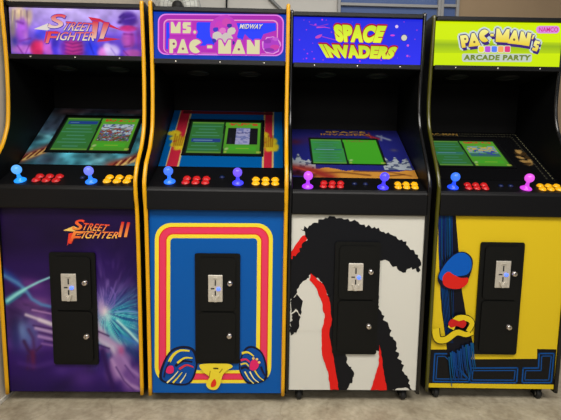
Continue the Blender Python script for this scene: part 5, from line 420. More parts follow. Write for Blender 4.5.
  ((62,36,120),5,[(0.4701,1.7211),(0.4933,1.715),(0.49,1.7021),(0.4791,1.705),(0.4779,1.7004),(0.4884,1.6956),(0.4864,1.6824),(0.4802,1.6694),(0.4563,1.6758),(0.4595,1.6886),(0.4712,1.6855),(0.4726,1.691),(0.4622,1.6957),(0.465,1.7126)]),
  ((62,36,120),5,[(0.4795,1.7213),(0.5027,1.7151),(0.4994,1.7022),(0.4885,1.7051),(0.4873,1.7005),(0.4977,1.6957),(0.4958,1.6825),(0.4895,1.6696),(0.4656,1.6759),(0.4689,1.6887),(0.4806,1.6856),(0.482,1.6911),(0.4715,1.6958),(0.4744,1.7128)]),
  ((62,36,120),5,[(0.4746,1.7258),(0.4979,1.7196),(0.4946,1.7067),(0.4836,1.7096),(0.4824,1.705),(0.4929,1.7003),(0.491,1.6871),(0.4847,1.6741),(0.4607,1.6804),(0.464,1.6932),(0.4757,1.6901),(0.4771,1.6956),(0.4667,1.7004),(0.4695,1.7173)]),
  ((62,36,120),5,[(0.4749,1.7175),(0.4982,1.7113),(0.4948,1.6985),(0.4839,1.7014),(0.4827,1.6968),(0.4932,1.692),(0.4912,1.6788),(0.485,1.6659),(0.4611,1.6722),(0.4643,1.685),(0.476,1.6819),(0.4774,1.6874),(0.467,1.6921),(0.4698,1.709)]),
  (((250,246,150),(238,206,40)),6,[(0.116,1.7368),(0.1379,1.7405),(0.1388,1.7407),(0.1435,1.7406),(0.1481,1.7386),(0.1523,1.735),(0.1556,1.7302),(0.1576,1.7246),(0.1583,1.7188),(0.1574,1.7133),(0.1552,1.7086),(0.1518,1.7053),(0.1476,1.7037),(0.1432,1.7029),(0.1477,1.684),(0.1294,1.6809)]),
  ((120,90,60),7,[(0.1475,1.7221),(0.1473,1.7203),(0.1465,1.7188),(0.1452,1.7176),(0.1436,1.717),(0.1418,1.7169),(0.14,1.7175),(0.1386,1.7187),(0.1376,1.7202),(0.1371,1.7219),(0.1373,1.7237),(0.1381,1.7252),(0.1394,1.7264),(0.141,1.727),(0.1428,1.7271),(0.1446,1.7265),(0.1461,1.7253),(0.1471,1.7238)]),
  (((250,246,150),(238,206,40)),8,[(0.16,1.6856),(0.1713,1.7487),(0.1841,1.7504),(0.2189,1.6934)]),
  ((120,90,60),9,[(0.1918,1.7088),(0.1916,1.7069),(0.1908,1.7053),(0.1894,1.704),(0.1876,1.7034),(0.1857,1.7033),(0.1839,1.704),(0.1823,1.7051),(0.1812,1.7068),(0.1808,1.7086),(0.181,1.7105),(0.1818,1.7121),(0.1832,1.7134),(0.185,1.714),(0.1869,1.7141),(0.1887,1.7134),(0.1903,1.7122),(0.1914,1.7106)]),
  (((250,246,150),(238,206,40)),10,[(0.23,1.7372),(0.2526,1.717),(0.2473,1.7123),(0.241,1.7094),(0.2341,1.7084),(0.2271,1.7096),(0.2205,1.7127),(0.2148,1.7176),(0.2103,1.7239),(0.2074,1.7312),(0.2063,1.739),(0.2071,1.7466),(0.2098,1.7536),(0.2141,1.7594),(0.2197,1.7637),(0.2262,1.7661),(0.2333,1.7664),(0.2403,1.7646),(0.2467,1.7608),(0.2521,1.7554)]),
  (((250,246,150),(238,206,40)),10,[(0.2595,1.748),(0.2759,1.7482),(0.2767,1.736),(0.2603,1.7358)]),
  (((250,246,150),(238,206,40)),10,[(0.2863,1.7723),(0.3002,1.7718),(0.3179,1.7401),(0.3355,1.7704),(0.3494,1.7699),(0.3493,1.7081),(0.2866,1.7105)]),
  (((250,246,150),(238,206,40)),10,[(0.3434,1.7051),(0.3694,1.7655),(0.3818,1.7644),(0.4006,1.6999)]),
  ((120,90,60),11,[(0.3794,1.7224),(0.3792,1.7205),(0.3783,1.7188),(0.3768,1.7175),(0.3749,1.7168),(0.373,1.7168),(0.3711,1.7174),(0.3695,1.7186),(0.3684,1.7203),(0.368,1.7222),(0.3682,1.7242),(0.3691,1.7259),(0.3706,1.7272),(0.3724,1.7278),(0.3744,1.7279),(0.3763,1.7272),(0.3779,1.726),(0.379,1.7243)]),
  (((250,246,150),(238,206,40)),12,[(0.4027,1.7608),(0.4156,1.759),(0.4311,1.7261),(0.4346,1.7563),(0.4542,1.7535),(0.4469,1.6934),(0.3958,1.7006)]),
  (((250,246,150),(238,206,40)),12,[(0.4605,1.7454),(0.4703,1.7436),(0.4619,1.7246),(0.4554,1.7258)]),
  (((250,246,150),(238,206,40)),12,[(0.4748,1.7212),(0.498,1.715),(0.4947,1.7021),(0.4838,1.705),(0.4826,1.7004),(0.4931,1.6957),(0.4911,1.6825),(0.4849,1.6695),(0.4609,1.6758),(0.4642,1.6887),(0.4759,1.6856),(0.4773,1.691),(0.4669,1.6958),(0.4697,1.7127)]),
  ((226,226,210),13,[(0.228,1.6923),(0.2295,1.6922),(0.231,1.6917),(0.2324,1.6909),(0.2336,1.6898),(0.2345,1.6885),(0.2351,1.6871),(0.2354,1.6856),(0.2366,1.6665),(0.2366,1.665),(0.2361,1.6635),(0.2354,1.6622),(0.2344,1.6611),(0.2331,1.6603),(0.2316,1.6598),(0.2301,1.6596),(0.2125,1.6594),(0.2109,1.6596),(0.2094,1.66),(0.208,1.6608),(0.2069,1.6619),(0.206,1.6632),(0.2053,1.6646),(0.2051,1.6661),(0.2038,1.6852),(0.2038,1.6867),(0.2043,1.6882),(0.205,1.6895),(0.206,1.6906),(0.2073,1.6914),(0.2087,1.6919),(0.2103,1.6921)]),
  ((240,228,40),14,[(0.2221,1.6895),(0.2244,1.6893),(0.2266,1.6886),(0.2286,1.6874),(0.2304,1.6858),(0.2317,1.684),(0.2326,1.6819),(0.233,1.6796),(0.2335,1.6724),(0.2334,1.6701),(0.2327,1.668),(0.2316,1.6661),(0.2301,1.6645),(0.2283,1.6633),(0.2262,1.6625),(0.2239,1.6623),(0.2183,1.6622),(0.216,1.6624),(0.2138,1.6631),(0.2118,1.6643),(0.2101,1.6658),(0.2088,1.6677),(0.2079,1.6698),(0.2075,1.672),(0.207,1.6793),(0.2071,1.6815),(0.2077,1.6837),(0.2088,1.6856),(0.2103,1.6872),(0.2121,1.6884),(0.2143,1.6892),(0.2165,1.6895)]),
  ((226,226,210),15,[(0.2587,1.6927),(0.2603,1.6926),(0.2618,1.6921),(0.2632,1.6913),(0.2643,1.6902),(0.2652,1.6889),(0.2659,1.6875),(0.2661,1.6859),(0.2673,1.6669),(0.2672,1.6653),(0.2668,1.6639),(0.266,1.6626),(0.265,1.6615),(0.2637,1.6607),(0.2623,1.6602),(0.2607,1.66),(0.2431,1.6598),(0.2415,1.6599),(0.24,1.6604),(0.2387,1.6612),(0.2375,1.6623),(0.2366,1.6635),(0.236,1.665),(0.2357,1.6665),(0.2345,1.6856),(0.2345,1.6871),(0.235,1.6885),(0.2357,1.6898),(0.2368,1.6909),(0.238,1.6918),(0.2395,1.6923),(0.241,1.6925)]),
  ((190,80,220),16,[(0.2575,1.6899),(0.2587,1.6898),(0.2599,1.6894),(0.261,1.6888),(0.262,1.6879),(0.2627,1.6869),(0.2632,1.6858),(0.2634,1.6845),(0.2644,1.6682),(0.2644,1.667),(0.264,1.6658),(0.2634,1.6648),(0.2626,1.6639),(0.2616,1.6632),(0.2604,1.6628),(0.2592,1.6627),(0.2443,1.6625),(0.2431,1.6626),(0.2419,1.663),(0.2408,1.6636),(0.2398,1.6645),(0.2391,1.6655),(0.2386,1.6667),(0.2384,1.6679),(0.2373,1.6842),(0.2374,1.6855),(0.2378,1.6866),(0.2383,1.6877),(0.2392,1.6885),(0.2402,1.6892),(0.2414,1.6896),(0.2426,1.6898)]),
  ((226,226,210),17,[(0.2895,1.6931),(0.291,1.6929),(0.2926,1.6924),(0.2939,1.6916),(0.2951,1.6906),(0.296,1.6893),(0.2966,1.6878),(0.2969,1.6863),(0.298,1.6672),(0.2979,1.6657),(0.2974,1.6643),(0.2967,1.663),(0.2956,1.6619),(0.2944,1.661),(0.2929,1.6605),(0.2914,1.6603),(0.2737,1.6601),(0.2722,1.6603),(0.2707,1.6608),(0.2693,1.6616),(0.2681,1.6626),(0.2672,1.6639),(0.2666,1.6653),(0.2664,1.6668),(0.2652,1.6859),(0.2653,1.6875),(0.2657,1.6889),(0.2665,1.6902),(0.2675,1.6913),(0.2688,1.6921),(0.2702,1.6927),(0.2718,1.6929)]),
  ((90,130,250),18,[(0.2882,1.6903),(0.2895,1.6902),(0.2907,1.6898),(0.2918,1.6892),(0.2927,1.6883),(0.2935,1.6873),(0.2939,1.6861),(0.2941,1.6849),(0.2951,1.6685),(0.295,1.6673),(0.2947,1.6662),(0.2941,1.6651),(0.2932,1.6643),(0.2922,1.6636),(0.2911,1.6632),(0.2898,1.663),(0.275,1.6629),(0.2737,1.663),(0.2725,1.6634),(0.2714,1.664),(0.2705,1.6649),(0.2698,1.6659),(0.2693,1.667),(0.2691,1.6682),(0.2681,1.6846),(0.2681,1.6858),(0.2685,1.687),(0.2691,1.688),(0.2699,1.6889),(0.2709,1.6896),(0.2721,1.69),(0.2733,1.6901)]),
  ((226,226,210),19,[(0.3203,1.6935),(0.3218,1.6933),(0.3233,1.6928),(0.3247,1.692),(0.3259,1.6909),(0.3268,1.6897),(0.3274,1.6882),(0.3276,1.6867),(0.3287,1.6676),(0.3286,1.6661),(0.3281,1.6646),(0.3274,1.6633),(0.3263,1.6622),(0.325,1.6614),(0.3236,1.6609),(0.3221,1.6607),(0.3044,1.6605),(0.3028,1.6606),(0.3013,1.6611),(0.3,1.6619),(0.2988,1.663),(0.2979,1.6643),(0.2973,1.6657),(0.297,1.6672),(0.2959,1.6863),(0.296,1.6878),(0.2965,1.6893),(0.2972,1.6906),(0.2983,1.6917),(0.2995,1.6925),(0.301,1.693),(0.3025,1.6932)]),
  ((250,170,90),20,[(0.319,1.6907),(0.3203,1.6906),(0.3215,1.6902),(0.3226,1.6895),(0.3235,1.6887),(0.3242,1.6877),(0.3247,1.6865),(0.3249,1.6853),(0.3258,1.6689),(0.3257,1.6677),(0.3254,1.6665),(0.3248,1.6655),(0.3239,1.6646),(0.3229,1.664),(0.3217,1.6635),(0.3205,1.6634),(0.3056,1.6632),(0.3044,1.6633),(0.3032,1.6637),(0.3021,1.6644),(0.3012,1.6652),(0.3004,1.6662),(0.3,1.6674),(0.2997,1.6686),(0.2988,1.685),(0.2989,1.6862),(0.2992,1.6874),(0.2998,1.6884),(0.3007,1.6893),(0.3017,1.6899),(0.3029,1.6904),(0.3041,1.6905)]),
  ((226,226,210),21,[(0.3511,1.6938),(0.3526,1.6937),(0.3541,1.6932),(0.3555,1.6924),(0.3567,1.6913),(0.3576,1.69),(0.3582,1.6886),(0.3584,1.6871),(0.3594,1.6679),(0.3593,1.6664),(0.3588,1.665),(0.3581,1.6637),(0.357,1.6626),(0.3557,1.6618),(0.3543,1.6612),(0.3527,1.6611),(0.3351,1.6608),(0.3335,1.661),(0.332,1.6615),(0.3306,1.6623),(0.3295,1.6633),(0.3286,1.6646),(0.328,1.6661),(0.3277,1.6676),(0.3267,1.6867),(0.3268,1.6882),(0.3272,1.6897),(0.328,1.691),(0.329,1.6921),(0.3303,1.6929),(0.3318,1.6934),(0.3333,1.6936)]),
  ((230,60,130),22,[(0.3498,1.6911),(0.3511,1.6909),(0.3523,1.6906),(0.3534,1.6899),(0.3543,1.6891),(0.355,1.688),(0.3555,1.6869),(0.3557,1.6857),(0.3565,1.6693),(0.3564,1.6681),(0.3561,1.6669),(0.3555,1.6659),(0.3546,1.665),(0.3536,1.6643),(0.3524,1.6639),(0.3512,1.6638),(0.3363,1.6636),(0.3351,1.6637),(0.3339,1.6641),(0.3328,1.6647),(0.3318,1.6656),(0.3311,1.6666),(0.3306,1.6678),(0.3304,1.669),(0.3296,1.6853),(0.3296,1.6866),(0.33,1.6877),(0.3306,1.6888),(0.3314,1.6897),(0.3325,1.6903),(0.3336,1.6907),(0.3349,1.6909)]),
  ((196,208,196),23,[(0.4521,1.6577),(0.4542,1.6575),(0.4562,1.6568),(0.458,1.6558),(0.4595,1.6544),(0.4607,1.6527),(0.4614,1.6508),(0.4618,1.6487),(0.4625,1.6289),(0.4624,1.6269),(0.4618,1.625),(0.4607,1.6232),(0.4593,1.6218),(0.4576,1.6207),(0.4557,1.62),(0.4536,1.6198),(0.1411,1.6162),(0.139,1.6164),(0.137,1.617),(0.1352,1.6181),(0.1336,1.6195),(0.1324,1.6212),(0.1316,1.6231),(0.1312,1.6251),(0.1297,1.6449),(0.1297,1.6469),(0.1303,1.6488),(0.1312,1.6505),(0.1326,1.652),(0.1343,1.6531),(0.1362,1.6537),(0.1382,1.654)]),
  ((226,140,226),24,[(0.5653,1.7862),(0.5689,1.7859),(0.5723,1.7847),(0.5754,1.7829),(0.578,1.7804),(0.58,1.7774),(0.5813,1.7741),(0.5818,1.7706),(0.5818,1.7678),(0.5815,1.7642),(0.5804,1.7609),(0.5786,1.7579),(0.5761,1.7553),(0.5731,1.7534),(0.5698,1.7522),(0.5662,1.7518),(0.4879,1.7508),(0.4844,1.7511),(0.4809,1.7522),(0.4778,1.7541),(0.4752,1.7565),(0.4732,1.7595),(0.4719,1.7628),(0.4713,1.7663),(0.4712,1.7691),(0.4715,1.7727),(0.4726,1.776),(0.4744,1.779),(0.4768,1.7816),(0.4798,1.7835),(0.4832,1.7847),(0.4867,1.7852)]),
 ],
}
LETTERING = {
 'marq0': [
  ('TREET',((226,50,64),(240,225,190)),[[0.2607,1.7461],[0.3797,1.7413],[0.3633,1.7057],[0.2332,1.7082]],0.012),
  ('S',((226,44,70),(236,215,200)),[[0.199,1.7787],[0.2657,1.7767],[0.2378,1.7171],[0.1711,1.7149]],0.02),
  ('IGHTER',((230,80,90),(240,232,200)),[[0.2263,1.6993],[0.395,1.7045],[0.3807,1.6646],[0.21,1.664]],0.014),
  ('F',((230,50,60),(236,120,110)),[[0.1775,1.7021],[0.2241,1.7014],[0.2008,1.6507],[0.1609,1.6495]],0.02),
  ('II',((214,34,70),(236,190,170)),[[0.3776,1.7521],[0.4547,1.7459],[0.424,1.6746],[0.3719,1.6753]],0.02),
 ],
 'front0': [
  ('S',((236,60,40),(236,140,60)),[[0.3364,0.8633],[0.3763,0.8616],[0.3524,0.8133],[0.3103,0.8173]],0.02),
  ('TREET',((234,66,46),(240,170,80)),[[0.3691,0.8474],[0.4823,0.8408],[0.4613,0.8104],[0.3547,0.8152]],0.012),
  ('F',((240,140,60),(220,46,34)),[[0.3211,0.8101],[0.3683,0.8099],[0.3324,0.7535],[0.2968,0.753]],0.02),
  ('IGHTER',((240,110,60),(244,196,90)),[[0.3718,0.81],[0.5303,0.8091],[0.5116,0.779],[0.3538,0.7777]],0.012),
  ('II',((200,30,36),(240,150,70)),[[0.5339,0.8548],[0.5716,0.8531],[0.5555,0.7861],[0.5162,0.7855]],0.02),
 ],
 'marq1': [
  ('MIDWAY',((236,232,226),(214,208,200)),[[0.3921,1.7445],[0.4928,1.7458],[0.4853,1.7247],[0.3864,1.7235]],0.03),
 ],
 'marq2': [
  ('SPACE',((196,230,40),(236,250,60)),[[0.1801,1.7648],[0.432,1.7637],[0.4045,1.6861],[0.1992,1.6861]],0.08),
  ('INVADERS',((190,220,40),(232,246,60)),[[0.1155,1.6764],[0.4897,1.6706],[0.4604,1.6145],[0.1546,1.6148]],0.08),
 ],
 'marq3': [
  ('ARCADE PARTY',((104,124,40),(128,150,50)),[[0.1359,1.6476],[0.4561,1.6514],[0.4534,1.6256],[0.136,1.622]],0.06),
 ],
 'badge': [
  ('NAMCO',((206,50,130),(206,50,150)),[[0.4823,1.7777],[0.5721,1.7788],[0.5726,1.7583],[0.483,1.7572]],0.02),
 ],
}
FLAMES = {
 'marq0': [((226,216,210),[[0.1114,1.7109],[0.176,1.7368],[0.2023,1.7203],[0.1709,1.7063]]),((210,50,80),[[0.1664,1.7018],[0.2153,1.7055],[0.1839,1.6893],[0.1542,1.6493]]),((210,40,70),[[0.3576,1.7689],[0.4095,1.762],[0.5091,1.7124],[0.4453,1.7281],[0.4138,1.749],[0.3775,1.7456]]),((200,40,70),[[0.4083,1.683],[0.504,1.6748],[0.4353,1.6639],[0.3943,1.6606]])],
 'front0': [((238,196,100),[[0.2745,0.8122],[0.322,0.833],[0.3525,0.8179],[0.3166,0.8082]]),((226,60,40),[[0.2985,0.7988],[0.3253,0.8038],[0.3088,0.7761],[0.2898,0.7437]]),((236,170,80),[[0.321,0.8065],[0.4012,0.8113],[0.3473,0.795],[0.3115,0.7899]])],
}
MARQUEE_Z = [(1.5975, 1.806), (1.5861, 1.7937), (1.5903, 1.7993), (1.5976, 1.8017)]
PLACE = [(-1.1815, 0.0, -0.0118), (-0.5243, -0.0124, -0.00892), (0.1089, -0.013, -0.00972), (0.7784, 0.0057, -0.02797)]
LIGHT = (184, 30, 80, .17)   # two rows of ceiling lights, one farther back, and the room around
# ---------------------------------------------------------------- helpers
scene = bpy.context.scene
COL = scene.collection
R_ = math.radians

def lin(c):
    return tuple((v/255/12.92 if v/255 <= .04045 else ((v/255+.055)/1.055)**2.4) for v in c[:3])

def mat(name, rgb, rough=.5, metal=0., emit=0., emit_rgb=None, noise=0., nscale=40., bump=0., spec=.5, coat=0.):
    m = bpy.data.materials.new(name); m.use_nodes = True
    nt = m.node_tree; b = nt.nodes['Principled BSDF']
    c = lin(rgb) + (1,)
    b.inputs['Base Color'].default_value = c
    b.inputs['Roughness'].default_value = rough
    b.inputs['Metallic'].default_value = metal
    b.inputs['Specular IOR Level'].default_value = spec
    b.inputs['Coat Weight'].default_value = coat
    if emit:
        b.inputs['Emission Color'].default_value = lin(emit_rgb or rgb) + (1,)
        b.inputs['Emission Strength'].default_value = emit
    if noise or bump:
        tc = nt.nodes.new('ShaderNodeTexCoord'); n = nt.nodes.new('ShaderNodeTexNoise')
        n.inputs['Scale'].default_value = nscale; n.inputs['Detail'].default_value = 4
        nt.links.new(tc.outputs['Object'], n.inputs['Vector'])
        if noise:
            r = nt.nodes.new('ShaderNodeValToRGB')
            r.color_ramp.elements[0].position = .3; r.color_ramp.elements[1].position = .7
            r.color_ramp.elements[0].color = tuple(v*(1-noise) for v in c[:3]) + (1,)
            r.color_ramp.elements[1].color = tuple(min(1, v*(1+noise)) for v in c[:3]) + (1,)
            nt.links.new(n.outputs['Fac'], r.inputs['Fac']); nt.links.new(r.outputs['Color'], b.inputs['Base Color'])
        if bump:
            bp = nt.nodes.new('ShaderNodeBump'); bp.inputs['Strength'].default_value = bump
            bp.inputs['Distance'].default_value = .002
            nt.links.new(n.outputs['Fac'], bp.inputs['Height']); nt.links.new(bp.outputs['Normal'], b.inputs['Normal'])
    return m

def print_mat(name, emit=0., rough=.4, spec=.4):
    """printed surface: colours come from the mesh's colour attribute"""
    m = bpy.data.materials.new(name); m.use_nodes = True
    nt = m.node_tree; b = nt.nodes['Principled BSDF']
    a = nt.nodes.new('ShaderNodeVertexColor'); a.layer_name = 'ink'
    b.inputs['Roughness'].default_value = rough; b.inputs['Specular IOR Level'].default_value = spec
    if emit:
        b.inputs['Base Color'].default_value = (.006, .006, .006, 1)
        nt.links.new(a.outputs['Color'], b.inputs['Emission Color'])
        b.inputs['Emission Strength'].default_value = emit
    else:
        nt.links.new(a.outputs['Color'], b.inputs['Base Color'])
    return m

def link(name, me, mats, parent=None, smooth=False):
    o = bpy.data.objects.new(name, me); COL.objects.link(o)
    for m in (mats if isinstance(mats, (list, tuple)) else [mats]): me.materials.append(m)
    if parent: o.parent = parent
    if smooth:
        for p in me.polygons: p.use_smooth = True
    return o

def done(name, bm, mats, parent=None, smooth=False):
    me = bpy.data.meshes.new(name); bmesh.ops.recalc_face_normals(bm, faces=bm.faces); bm.to_mesh(me); bm.free()
    return link(name, me, mats, parent, smooth)

def add_box(bm, x0, x1, y0, y1, z0, z1, bev=0., mi=0, seg=2):
    vs = [bm.verts.new((x, y, z)) for x in (x0, x1) for y in (y0, y1) for z in (z0, z1)]
    fs = [bm.faces.new([vs[i] for i in q]) for q in ((0,1,3,2),(4,6,7,5),(0,4,5,1),(2,3,7,6),(0,2,6,4),(1,5,7,3))]
    for f in fs: f.material_index = mi
    if bev:
        es = list({e for f in fs for e in f.edges})
        r = bmesh.ops.bevel(bm, geom=es, offset=bev, segments=seg, affect='EDGES', profile=.5)
        for f in r['faces']: f.material_index = mi

def add_prism(bm, pts, axis, a, b, bev=0., mi=0):
    """outline extruded along an axis ('x': pts are (y,z); 'y': pts are (x,z))"""
    def P(p, t): return (t, p[0], p[1]) if axis == 'x' else (p[0], t, p[1])
    A = [bm.verts.new(P(p, a)) for p in pts]; B = [bm.verts.new(P(p, b)) for p in pts]
    fs = [bm.faces.new(A), bm.faces.new(B[::-1])]
    n = len(pts)
    for i in range(n): fs.append(bm.faces.new((A[i], B[i], B[(i+1) % n], A[(i+1) % n])))
    for f in fs: f.material_index = mi
    if bev:
        es = list(fs[0].edges) + list(fs[1].edges)
        bmesh.ops.bevel(bm, geom=list(set(es)), offset=bev, segments=2, affect='EDGES')

def add_lathe(bm, prof, M, n=20, mi=0):
    """profile of (radius, height) turned round local z, then moved by matrix M"""
    rings = []
    for r, h in prof:
        if r < 1e-6: rings.append([bm.verts.new(M @ Vector((0, 0, h)))])
        else: rings.append([bm.verts.new(M @ Vector((r*math.cos(2*math.pi*i/n), r*math.sin(2*math.pi*i/n), h))) for i in range(n)])
    for a, b in zip(rings, rings[1:]):
        for i in range(n):
            j = (i+1) % n
            if len(a) == 1 and len(b) == 1: continue
            if len(a) == 1: f = bm.faces.new((a[0], b[i], b[j]))
            elif len(b) == 1: f = bm.faces.new((a[i], a[j], b[0]))
            else: f = bm.faces.new((a[i], a[j], b[j], b[i]))
            f.material_index = mi

def add_tube(bm, pts, r, n=8, closed=False, mi=0):
    rings = []; m = len(pts)
    for i, p in enumerate(pts):
        p = Vector(p)
        a = Vector(pts[(i-1) % m] if closed or i else pts[0]); b = Vector(pts[(i+1) % m] if closed or i < m-1 else pts[-1])
        t = (b-a).normalized(); s = t.cross(Vector((0, 0, 1)) if abs(t.z) < .9 else Vector((0, 1, 0))).normalized(); u = s.cross(t)
        rings.append([bm.verts.new(p + r*(s*math.cos(2*math.pi*k/n) + u*math.sin(2*math.pi*k/n))) for k in range(n)])
    for i in range(m if closed else m-1):
        a, b = rings[i], rings[(i+1) % m]
        for k in range(n):
            f = bm.faces.new((a[k], a[(k+1) % n], b[(k+1) % n], b[k])); f.material_index = mi
    if not closed:
        bm.faces.new(rings[0][::-1]).material_index = mi; bm.faces.new(rings[-1]).material_index = mi

def rrect(x0, x1, z0, z1, r, n=5):
    out = []
    for cx, cz, a0 in ((x1-r, z1-r, 0), (x0+r, z1-r, 90), (x0+r, z0+r, 180), (x1-r, z0+r, 270)):
        for i in range(n+1):
            a = R_(a0+90*i/n); out.append((cx+r*math.cos(a), cz+r*math.sin(a)))
    return out

def spline(pts, n=6):
    out = []; m = len(pts)
    for i in range(m-1):
        p = [pts[min(max(j, 0), m-1)] for j in (i-1, i, i+1, i+2)]
        for k in range(n):
            t = k/n
            out.append(tuple(.5*(2*p[1][d]+(p[2][d]-p[0][d])*t+(2*p[0][d]-5*p[1][d]+4*p[2][d]-p[3][d])*t*t+(3*p[1][d]-p[0][d]-3*p[2][d]+p[3][d])*t**3) for d in (0, 1)))
    out.append(pts[-1]); return out

def tag(o, label=None, cat=None, group=None, kind=None):
    for k, v in (('label', label), ('category', cat), ('group', group), ('kind', kind)):
        if v: o[k] = v
    return o

def frame_matrix(origin, X, Z):
    X = Vector(X).normalized(); Z = Vector(Z).normalized(); Y = Z.cross(X)
    return Matrix(((X.x, Y.x, Z.x, origin[0]), (X.y, Y.y, Z.y, origin[1]), (X.z, Y.z, Z.z, origin[2]), (0, 0, 0, 1)))

# ---------------------------------------------------------------- print: flat inked shapes and soft airbrushed sheets
def ink_mesh(name, shapes, to3d, mats, parent, step=.00035):
    """flat printed shapes stacked layer by layer; shapes = (colour or (top, bottom), layer, outline)"""
    me = bpy.data.meshes.new(name); V = []; F = []; C = []
    for cc, lev, pts in shapes:
        two = isinstance(cc[0], (tuple, list)); zs = [p[1] for p in pts]; z0, z1 = min(zs), max(zs)
        base = len(V)
        for x, z in pts:
            V.append(to3d(x, z, step*(lev+1)))
            if two:
                t = (z-z0)/max(1e-6, z1-z0); a, b = lin(cc[1]), lin(cc[0])
                C.append(tuple(a[i]+(b[i]-a[i])*t for i in range(3)))
            else: C.append(lin(cc))
        tris = mathutils.geometry.tessellate_polygon([[Vector((x, z, 0)) for x, z in pts]])
        for t in tris:
            a, b, c = (pts[i] for i in t)
            cr = (b[0]-a[0])*(c[1]-a[1])-(b[1]-a[1])*(c[0]-a[0])
            F.append(tuple(base+i for i in (t if cr > 0 else t[::-1])))
    me.from_pydata(V, [], F)
    ca = me.color_attributes.new('ink', 'FLOAT_COLOR', 'POINT')
    ca.data.foreach_set('color', [w for c in C for w in (*c, 1.)])
    return link(name, me, mats, parent)

def airbrush(name, x0, x1, z0, z1, nx, nz, painter, to3d, mats, parent, gain=1.):
    """a printed sheet whose colour is worked out point by point by painter(u, v) (v runs down)"""
    u = (np.arange(nx+1)/nx)[None, :].repeat(nz+1, 0); v = (1-np.arange(nz+1)/nz)[:, None].repeat(nx+1, 1)
    rgb = np.clip(painter(u, v)*gain, 0, 255)/255.
    rgb = np.where(rgb <= .04045, rgb/12.92, ((rgb+.055)/1.055)**2.4)
    V = [to3d(x0+(x1-x0)*i/nx, z0+(z1-z0)*j/nz, .0004) for j in range(nz+1) for i in range(nx+1)]
    F = [(j*(nx+1)+i, j*(nx+1)+i+1, (j+1)*(nx+1)+i+1, (j+1)*(nx+1)+i) for j in range(nz) for i in range(nx)]
    me = bpy.data.meshes.new(name); me.from_pydata(V, [], F)
    ca = me.color_attributes.new('ink', 'FLOAT_COLOR', 'POINT')
    ca.data.foreach_set('color', np.concatenate([rgb.reshape(-1, 3), np.ones(((nx+1)*(nz+1), 1))], 1).astype(np.float32).ravel())
    return link(name, me, mats, parent)

def vnoise(u, v, s, seed):
    rs = np.random.RandomState(seed); G = rs.rand(64, 64)
    x = u*s; y = v*s; xi = np.floor(x).astype(int); yi = np.floor(y).astype(int); fx = x-xi; fy = y-yi
    fx = fx*fx*(3-2*fx); fy = fy*fy*(3-2*fy); g = lambda a, b: G[a % 64, b % 64]
    return (g(xi, yi)*(1-fx)+g(xi+1, yi)*fx)*(1-fy)+(g(xi, yi+1)*(1-fx)+g(xi+1, yi+1)*fx)*fy

class Sheet:
    def __init__(s, u, v, rgb, aspect=1.): s.u, s.v, s.a = u, v, aspect; s.c = np.ones(u.shape+(3,))*np.array(rgb, float)
    def mix(s, m, rgb): m = np.clip(m, 0, 1)[..., None]; s.c = s.c*(1-m)+np.array(rgb, float)*m
    def blob(s, u, v, ru, rv, rgb, alpha=1., rot=0., hard=1.):
        a = R_(rot); du = (s.u-u); dv = (s.v-v)*s.a
        x = (du*math.cos(a)+dv*math.sin(a))/ru; y = (-du*math.sin(a)+dv*math.cos(a))/(rv*s.a)
        d = x*x+y*y; s.mix(alpha*np.exp(-d**hard), rgb)
    def line(s, pts, w, rgb, alpha=1., w1=None):
        best = np.full(s.u.shape, 1e9); n = len(pts)-1
        for i in range(n):
            ax, ay = pts[i]; bx, by = pts[i+1]; ay *= s.a; by *= s.a
            L2 = (bx-ax)**2+(by-ay)**2+1e-9
            t = np.clip(((s.u-ax)*(bx-ax)+(s.v*s.a-ay)*(by-ay))/L2, 0, 1)
            ww = w+((w1 if w1 is not None else w)-w)*((i+t)/n)
            d = np.hypot(s.u-ax-t*(bx-ax), s.v*s.a-ay-t*(by-ay))/np.maximum(ww, 1e-4)
            best = np.minimum(best, d)
        s.mix(alpha*np.exp(-best**2), rgb)
    def grad(s, stops):
        vs = [a for a, _ in stops]
        s.c = np.stack([np.interp(s.v, vs, [c[i] for _, c in stops]) for i in range(3)], -1)
    def noise(s, scale, amt, seed, su=1., sv=1.): s.c = s.c*(1+amt*(vnoise(s.u*su, s.v*s.a*sv, scale, seed)-.5)[..., None]*2)

